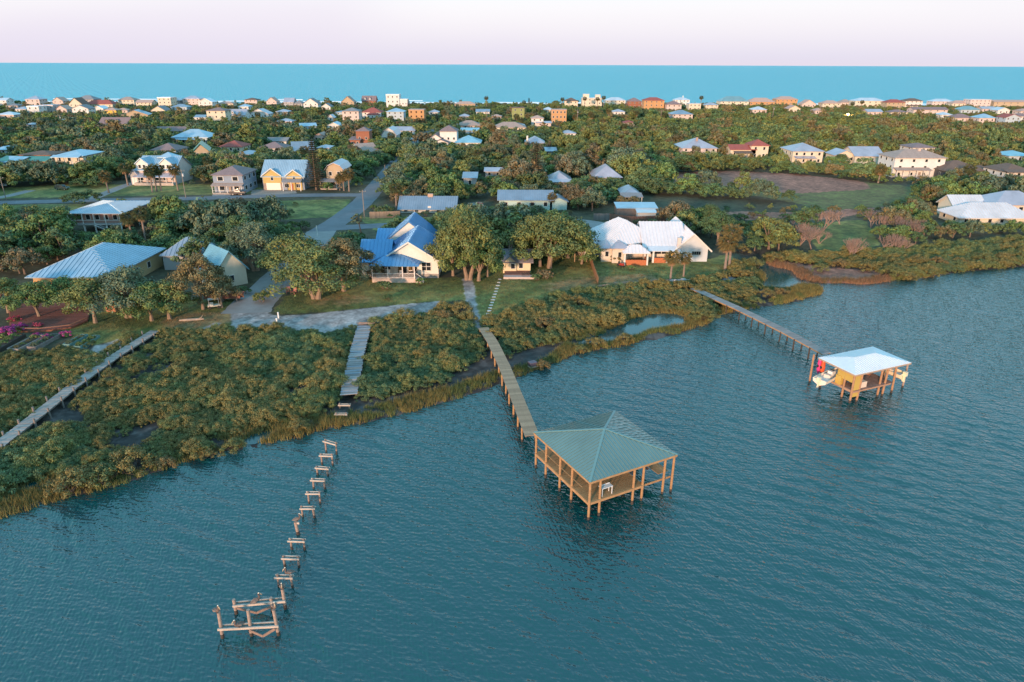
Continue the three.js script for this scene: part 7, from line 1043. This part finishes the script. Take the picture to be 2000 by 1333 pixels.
{ // red brown deck round the oak
  const P = ground([[22, 652], [80, 653], [140, 646], [172, 632], [178, 606], [120, 596], [20, 600]], 0.9), xs = P.map((p) => p[0]), zs = P.map((p) => p[1]), cx = (Math.min(...xs) + Math.max(...xs)) / 2, cz = (Math.min(...zs) + Math.max(...zs)) / 2, g = thing('garden_deck', 'red brown timber deck with a curved front edge', 'deck', [cx, 0, cz]); const mats = deckVar([0.26, 0.085, 0.06], 4, 0.3), ge = new MB().box(0, -0.06, 0, 1, 0.06, 1).geo();
  for (let z = Math.max(...zs); z > Math.min(...zs); z -= 0.3) { const hit = []; for (let i = 0, j = P.length - 1; i < P.length; j = i++) { const a = P[i], b = P[j]; if ((a[1] > z) !== (b[1] > z)) hit.push((b[0] - a[0]) * (z - a[1]) / (b[1] - a[1]) + a[0]); } if (hit.length < 2) continue; hit.sort((a, b) => a - b); const m = mesh('deck_board', ge, mats[Math.floor(rnd() * 4)], g); m.position.set((hit[0] + hit[1]) / 2 - cx, 1.5, z - cz); m.scale.set(hit[1] - hit[0], 1, 0.28); }
  for (let i = 0; i < P.length; i++) { const a = P[i], b = P[(i + 1) % P.length]; new MB().bar([a[0] - cx, 1.2, a[1] - cz], [b[0] - cx, 1.2, b[1] - cz], 0.1, 0.55).build('skirt_board', M([0.34, 0.12, 0.07], { tex: 'wood' }), g); if (i < 3) { new MB().bar([a[0] - cx, 1.95, a[1] - cz], [b[0] - cx, 1.95, b[1] - cz], 0.35, 0.07).build('bench_seat', M([0.42, 0.16, 0.09], { tex: 'wood' }), g); } }
}
// flower beds and bougainvillea
const FLOWER = M([0.42, 0.05, 0.22], { vc: true, rough: 0.7 }), FLOWER2 = M([0.42, 0.06, 0.10], { vc: true, rough: 0.7 }), bougGeo = (() => { const c = crownOf(731, 1, 0.25, 1.1, 16, 90, 0.085, { gap: 0.05 }); return c.geo; })(), bougLeaf = crownOf(732, 0.95, 0.15, 0.9, 12, 60, 0.09, { gap: 0.1 }).geo;
function bougainvillea(px, py, s, label, m = FLOWER) { const P = G(px, py, 0.9), g = thing('bougainvillea', label, 'flowering shrub', [P.x, landH(P.x, P.z), P.z], px, 'pink flowering shrubs by the deck'); g.scale.setScalar(s * 0.78); mesh('blossoms', bougGeo, m, g); mesh('leaves', bougLeaf, LEAFM[3], g); }
bougainvillea(8, 662, 2.0, 'magenta bougainvillea mound at the frame edge'); bougainvillea(30, 654, 1.7, 'magenta bougainvillea beside the deck corner'); bougainvillea(44, 646, 1.2, 'magenta bougainvillea against the deck skirt'); bougainvillea(30, 632, 1.2, 'red bougainvillea behind the deck corner', FLOWER2); bougainvillea(76, 645, 1.2, 'crimson bougainvillea in front of the oak', FLOWER2); bougainvillea(72, 664, 1.0, 'small pink bougainvillea among the beds'); bougainvillea(94, 668, 1.1, 'pink bougainvillea between the long beds'); bougainvillea(130, 661, 1.1, 'pink bougainvillea at the head of a long bed');
function bed(a, b, w, label, frame, crop) { const A = G(a[0], a[1], 0.7), B = G(b[0], b[1], 0.9), d = B.clone().sub(A).setY(0), L = d.length(), c = A.clone().add(B).multiplyScalar(0.5), g = thing('garden_bed', label, 'garden bed', [c.x, Math.max(0.2, landH(c.x, c.z)), c.z], Math.atan2(d.x, d.z), 'long raised beds by the deck'); for (const s of [-1, 1]) new MB().box(s * w / 2, -0.4, 0, 0.12, 1.0, L).build('side_board', frame, g); for (const s of [-1, 1]) new MB().box(0, -0.4, s * L / 2, w, 1.0, 0.12).build('end_board', frame, g); new MB().box(0, -0.4, 0, w - 0.14, 0.8, L - 0.14).build('soil', M([0.10, 0.07, 0.055], { tex: 'asphalt' }), g); if (crop) for (let i = 0; i < Math.floor(L / 1.3); i++) { const m = mesh('bed_plant', shrubs[i % 2].crown, crop[i % crop.length], g); m.scale.setScalar(rr(0.22, 0.4)); m.position.set(rr(-0.1, 0.1), 0.3, -L / 2 + 0.7 + i * 1.3); } }
bed([-8, 692], [40, 662], 2.0, 'dark framed bed of black pots at the frame edge', DARKW, [LEAFM[3]]); bed([28, 694], [82, 664], 1.8, 'grey bed with orange grasses', GREYW, [LEAFM[2], LEAFM[1]]); bed([64, 690], [112, 662], 1.4, 'dark bed with a pale rope edge', OLDW, [LEAFM[4]]); bed([132, 684], [168, 662], 1.1, 'teal framed bed with hoops, nearer the deck', M([0.16, 0.30, 0.28], { tex: 'wood' }), [LEAFM[4], LEAFM[3]]); bed([152, 686], [190, 662], 1.1, 'teal framed bed with hoops beside the long pier', M([0.16, 0.30, 0.28], { tex: 'wood' }), [LEAFM[3]]);
{ const P = G(438, 587, LAND_Y), g = thing('lumber_stack', 'stack of reddish beams behind the yard oaks', 'lumber', [P.x, LAND_Y, P.z], 0.05); for (let r = 0; r < 4; r++) for (let i = 0; i < 5; i++) new MB().bar([-3.4 + rr(-0.4, 0.4), 0.7 + r * 0.26, -0.7 + i * 0.32], [3.4 + rr(-0.5, 0.5), 0.7 + r * 0.26, -0.7 + i * 0.32], 0.26, 0.22).build('beam', M([0.34 + 0.05 * (i % 2), 0.15, 0.11], { tex: 'wood' }), g); for (const x of [-2.6, 0, 2.6]) new MB().box(x, 0, 0, 0.2, 0.58, 1.8).build('trestle', OLDW, g); }
{ const P = G(419, 602, LAND_Y), g = thing('yard_cart', 'white and tan utility cart by the yard oaks', 'cart', [P.x, LAND_Y, P.z], 0.4); new MB().box(0, 0.45, 0, 2.2, 0.16, 1.1).build('chassis', M([0.7, 0.62, 0.5], { rough: 0.5 }), g); new MB().box(-0.4, 0.61, 0, 0.6, 0.4, 1).build('seat', M([0.75, 0.7, 0.62], {}), g); new MB().box(0, 1.75, 0, 1.8, 0.08, 1.15).build('canopy', M([0.8, 0.78, 0.74], { rough: 0.5 }), g); for (const [x, z] of [[-0.85, -0.5], [0.85, -0.5], [-0.85, 0.5], [0.85, 0.5]]) { new MB().box(x, 0.6, z, 0.05, 1.16, 0.05).build('canopy_post', WHITE, g); new MB().tube([[x * 0.9, 0.28, z - 0.09], [x * 0.9, 0.28, z + 0.09]], [0.28, 0.28], 10).build('wheel', M([0.03, 0.03, 0.03], {}), g); } }
{ const P = G(376, 629, 1), g = thing('drift_log', 'pale driftwood log lying on the yard lawn', 'log', [P.x, landH(P.x, P.z) + 0.18, P.z], 0.16); new MB().tube([[-2.1, 0, 0], [-0.8, 0.05, 0.1], [0.7, 0, -0.05], [2, 0.1, 0.1]], [0.16, 0.24, 0.22, 0.12], 9).build('trunk', M([0.42, 0.32, 0.25], { tex: 'wood' }), g); new MB().tube([[1.2, 0.1, 0], [1.7, 0.5, 0.2], [1.9, 0.8, 0.1]], [0.1, 0.07, 0.03], 6).build('branch', M([0.42, 0.32, 0.25], { tex: 'wood' }), g); }
{ const P = G(221, 607, LAND_Y), g = thing('brick_oven', 'small brick oven with chimney on the yard lawn', 'oven', [P.x, landH(P.x, P.z), P.z]); new MB().box(0, 0, 0, 1.7, 1.2, 1.3).build('hearth', M([0.5, 0.24, 0.15], { tex: 'brick' }), g); new MB().box(0.3, 1.2, -0.2, 0.8, 1.6, 0.7).build('chimney', M([0.5, 0.26, 0.17], { tex: 'brick' }), g); new MB().box(0, 0.5, 0.66, 0.7, 0.5, 0.03).build('mouth', DARKW, g); }
for (const [x, y, l] of [[545, 627, 'taller white marker post on the shell sand'], [542, 638, 'shorter white marker post on the shell sand']]) { const P = G(x, y, 0.7), g = thing('marker_post', l, 'post', [P.x, landH(P.x, P.z), P.z]); new MB().tube([[0, -0.2, 0], [0, 1.05, 0]], [0.13, 0.13], 10).build('pipe', M([0.82, 0.8, 0.78], { rough: 0.5 }), g); new MB().tube([[0, 1.05, 0], [0, 1.1, 0]], [0.16, 0.14], 10).build('cap', M([0.82, 0.8, 0.78], { rough: 0.5 }), g); }
for (const [x, y, c, l, t] of [[564, 573, [0.6, 0.2, 0.18], 'pink garden chair beside the gravel drive', 0.3], [574, 574, [0.66, 0.24, 0.2], 'pink garden chair nearer the spreading oak', -0.4]]) { const P = G(x, y, LAND_Y), g = thing('garden_chair', l, 'chair', [P.x, landH(P.x, P.z), P.z], t, 'pink garden chairs'), m = M(c, { tex: 'wood' }); new MB().slab([[-0.4, 0.48, 0.4], [0.4, 0.48, 0.4], [0.4, 0.34, -0.3], [-0.4, 0.34, -0.3]], 0.06).build('seat', m, g); for (let i = 0; i < 4; i++) new MB().bar([-0.27 + i * 0.18, 0.36, -0.28], [-0.3 + i * 0.2, 1.15, -0.62], 0.15, 0.03).build('back_slat', m, g); for (const s of [-1, 1]) { new MB().box(s * 0.44, 0.62, 0.05, 0.16, 0.04, 0.85).build('armrest', m, g); new MB().box(s * 0.42, 0, 0.36, 0.08, 0.62, 0.08).build('leg', m, g); new MB().box(s * 0.42, 0, -0.34, 0.08, 0.62, 0.08).build('leg', m, g); } }
{ const P = G(1134, 512, LAND_Y), g = thing('swing_frame', 'thin wooden swing frame under the oaks', 'swing frame', [P.x, landH(P.x, P.z), P.z], 0.1), m = M([0.55, 0.38, 0.24], { tex: 'wood' }); for (const s of [-1.4, 1.4]) new MB().box(s, 0, 0, 0.14, 2.6, 0.14).build('post', m, g); new MB().bar([-1.7, 2.6, 0], [1.7, 2.6, 0], 0.14, 0.16).build('crossbar', m, g); new MB().box(0, 0.5, 0, 1.2, 0.05, 0.4).build('swing_seat', m, g); for (const s of [-0.55, 0.55]) new MB().bar([s, 0.5, 0], [s, 2.6, 0], 0.03).build('chain', DARKW, g); }
{ const P = G(1212, 521, LAND_Y), g = thing('riding_mower', 'red riding mower beside the brick porch', 'mower', [P.x, LAND_Y, P.z], 0.5), m = M([0.42, 0.05, 0.04], { rough: 0.35 }); new MB().box(0, 0.45, 0.5, 0.6, 0.45, 0.8).build('bonnet', m, g); new MB().box(0, 0.4, -0.3, 0.8, 0.2, 0.9).build('fender', m, g); new MB().box(0, 0.6, -0.4, 0.5, 0.1, 0.45).box(0, 0.7, -0.62, 0.5, 0.4, 0.08).build('seat', DARKW, g); for (const [x, z, r] of [[-0.45, -0.4, 0.32], [0.45, -0.4, 0.32], [-0.4, 0.75, 0.22], [0.4, 0.75, 0.22]]) new MB().tube([[x - 0.1, r, z], [x + 0.1, r, z]], [r, r], 10).build('wheel', M([0.03, 0.03, 0.03], {}), g); new MB().bar([0, 0.85, 0.15], [0, 1.1, -0.1], 0.04).build('steering_column', DARKW, g); }
{ const P = G(1040, 716, 0.3), g = thing('dock_box', 'dark box on a pale pallet in the marsh grass', 'box', [P.x, Math.max(0.1, landH(P.x, P.z)), P.z], 0.5); new MB().box(0, 0.1, 0, 1.5, 0.12, 1.2).build('pallet', M([0.55, 0.42, 0.34], { tex: 'wood' }), g); new MB().box(0, 0.22, 0, 1.1, 0.55, 0.9).build('chest', M([0.09, 0.07, 0.10], { rough: 0.6 }), g); new MB().box(0, 0.77, 0, 1.16, 0.08, 0.96).build('lid', M([0.12, 0.10, 0.13], { rough: 0.6 }), g); }
// two stray cap beams past the end of the broken pier
for (const [x0, x1, y, l] of [[663, 682, 790, 'stray bleached beam just past the broken pier'], [656, 676, 808, 'stray bleached beam lying nearest the water']]) { const A = G(x0, y, 0.9), B = G(x1, y, 0.9); bent(A, B, l, 'beams past the broken pier', { base: -0.3 }); }
renderer.render(scene, camera);
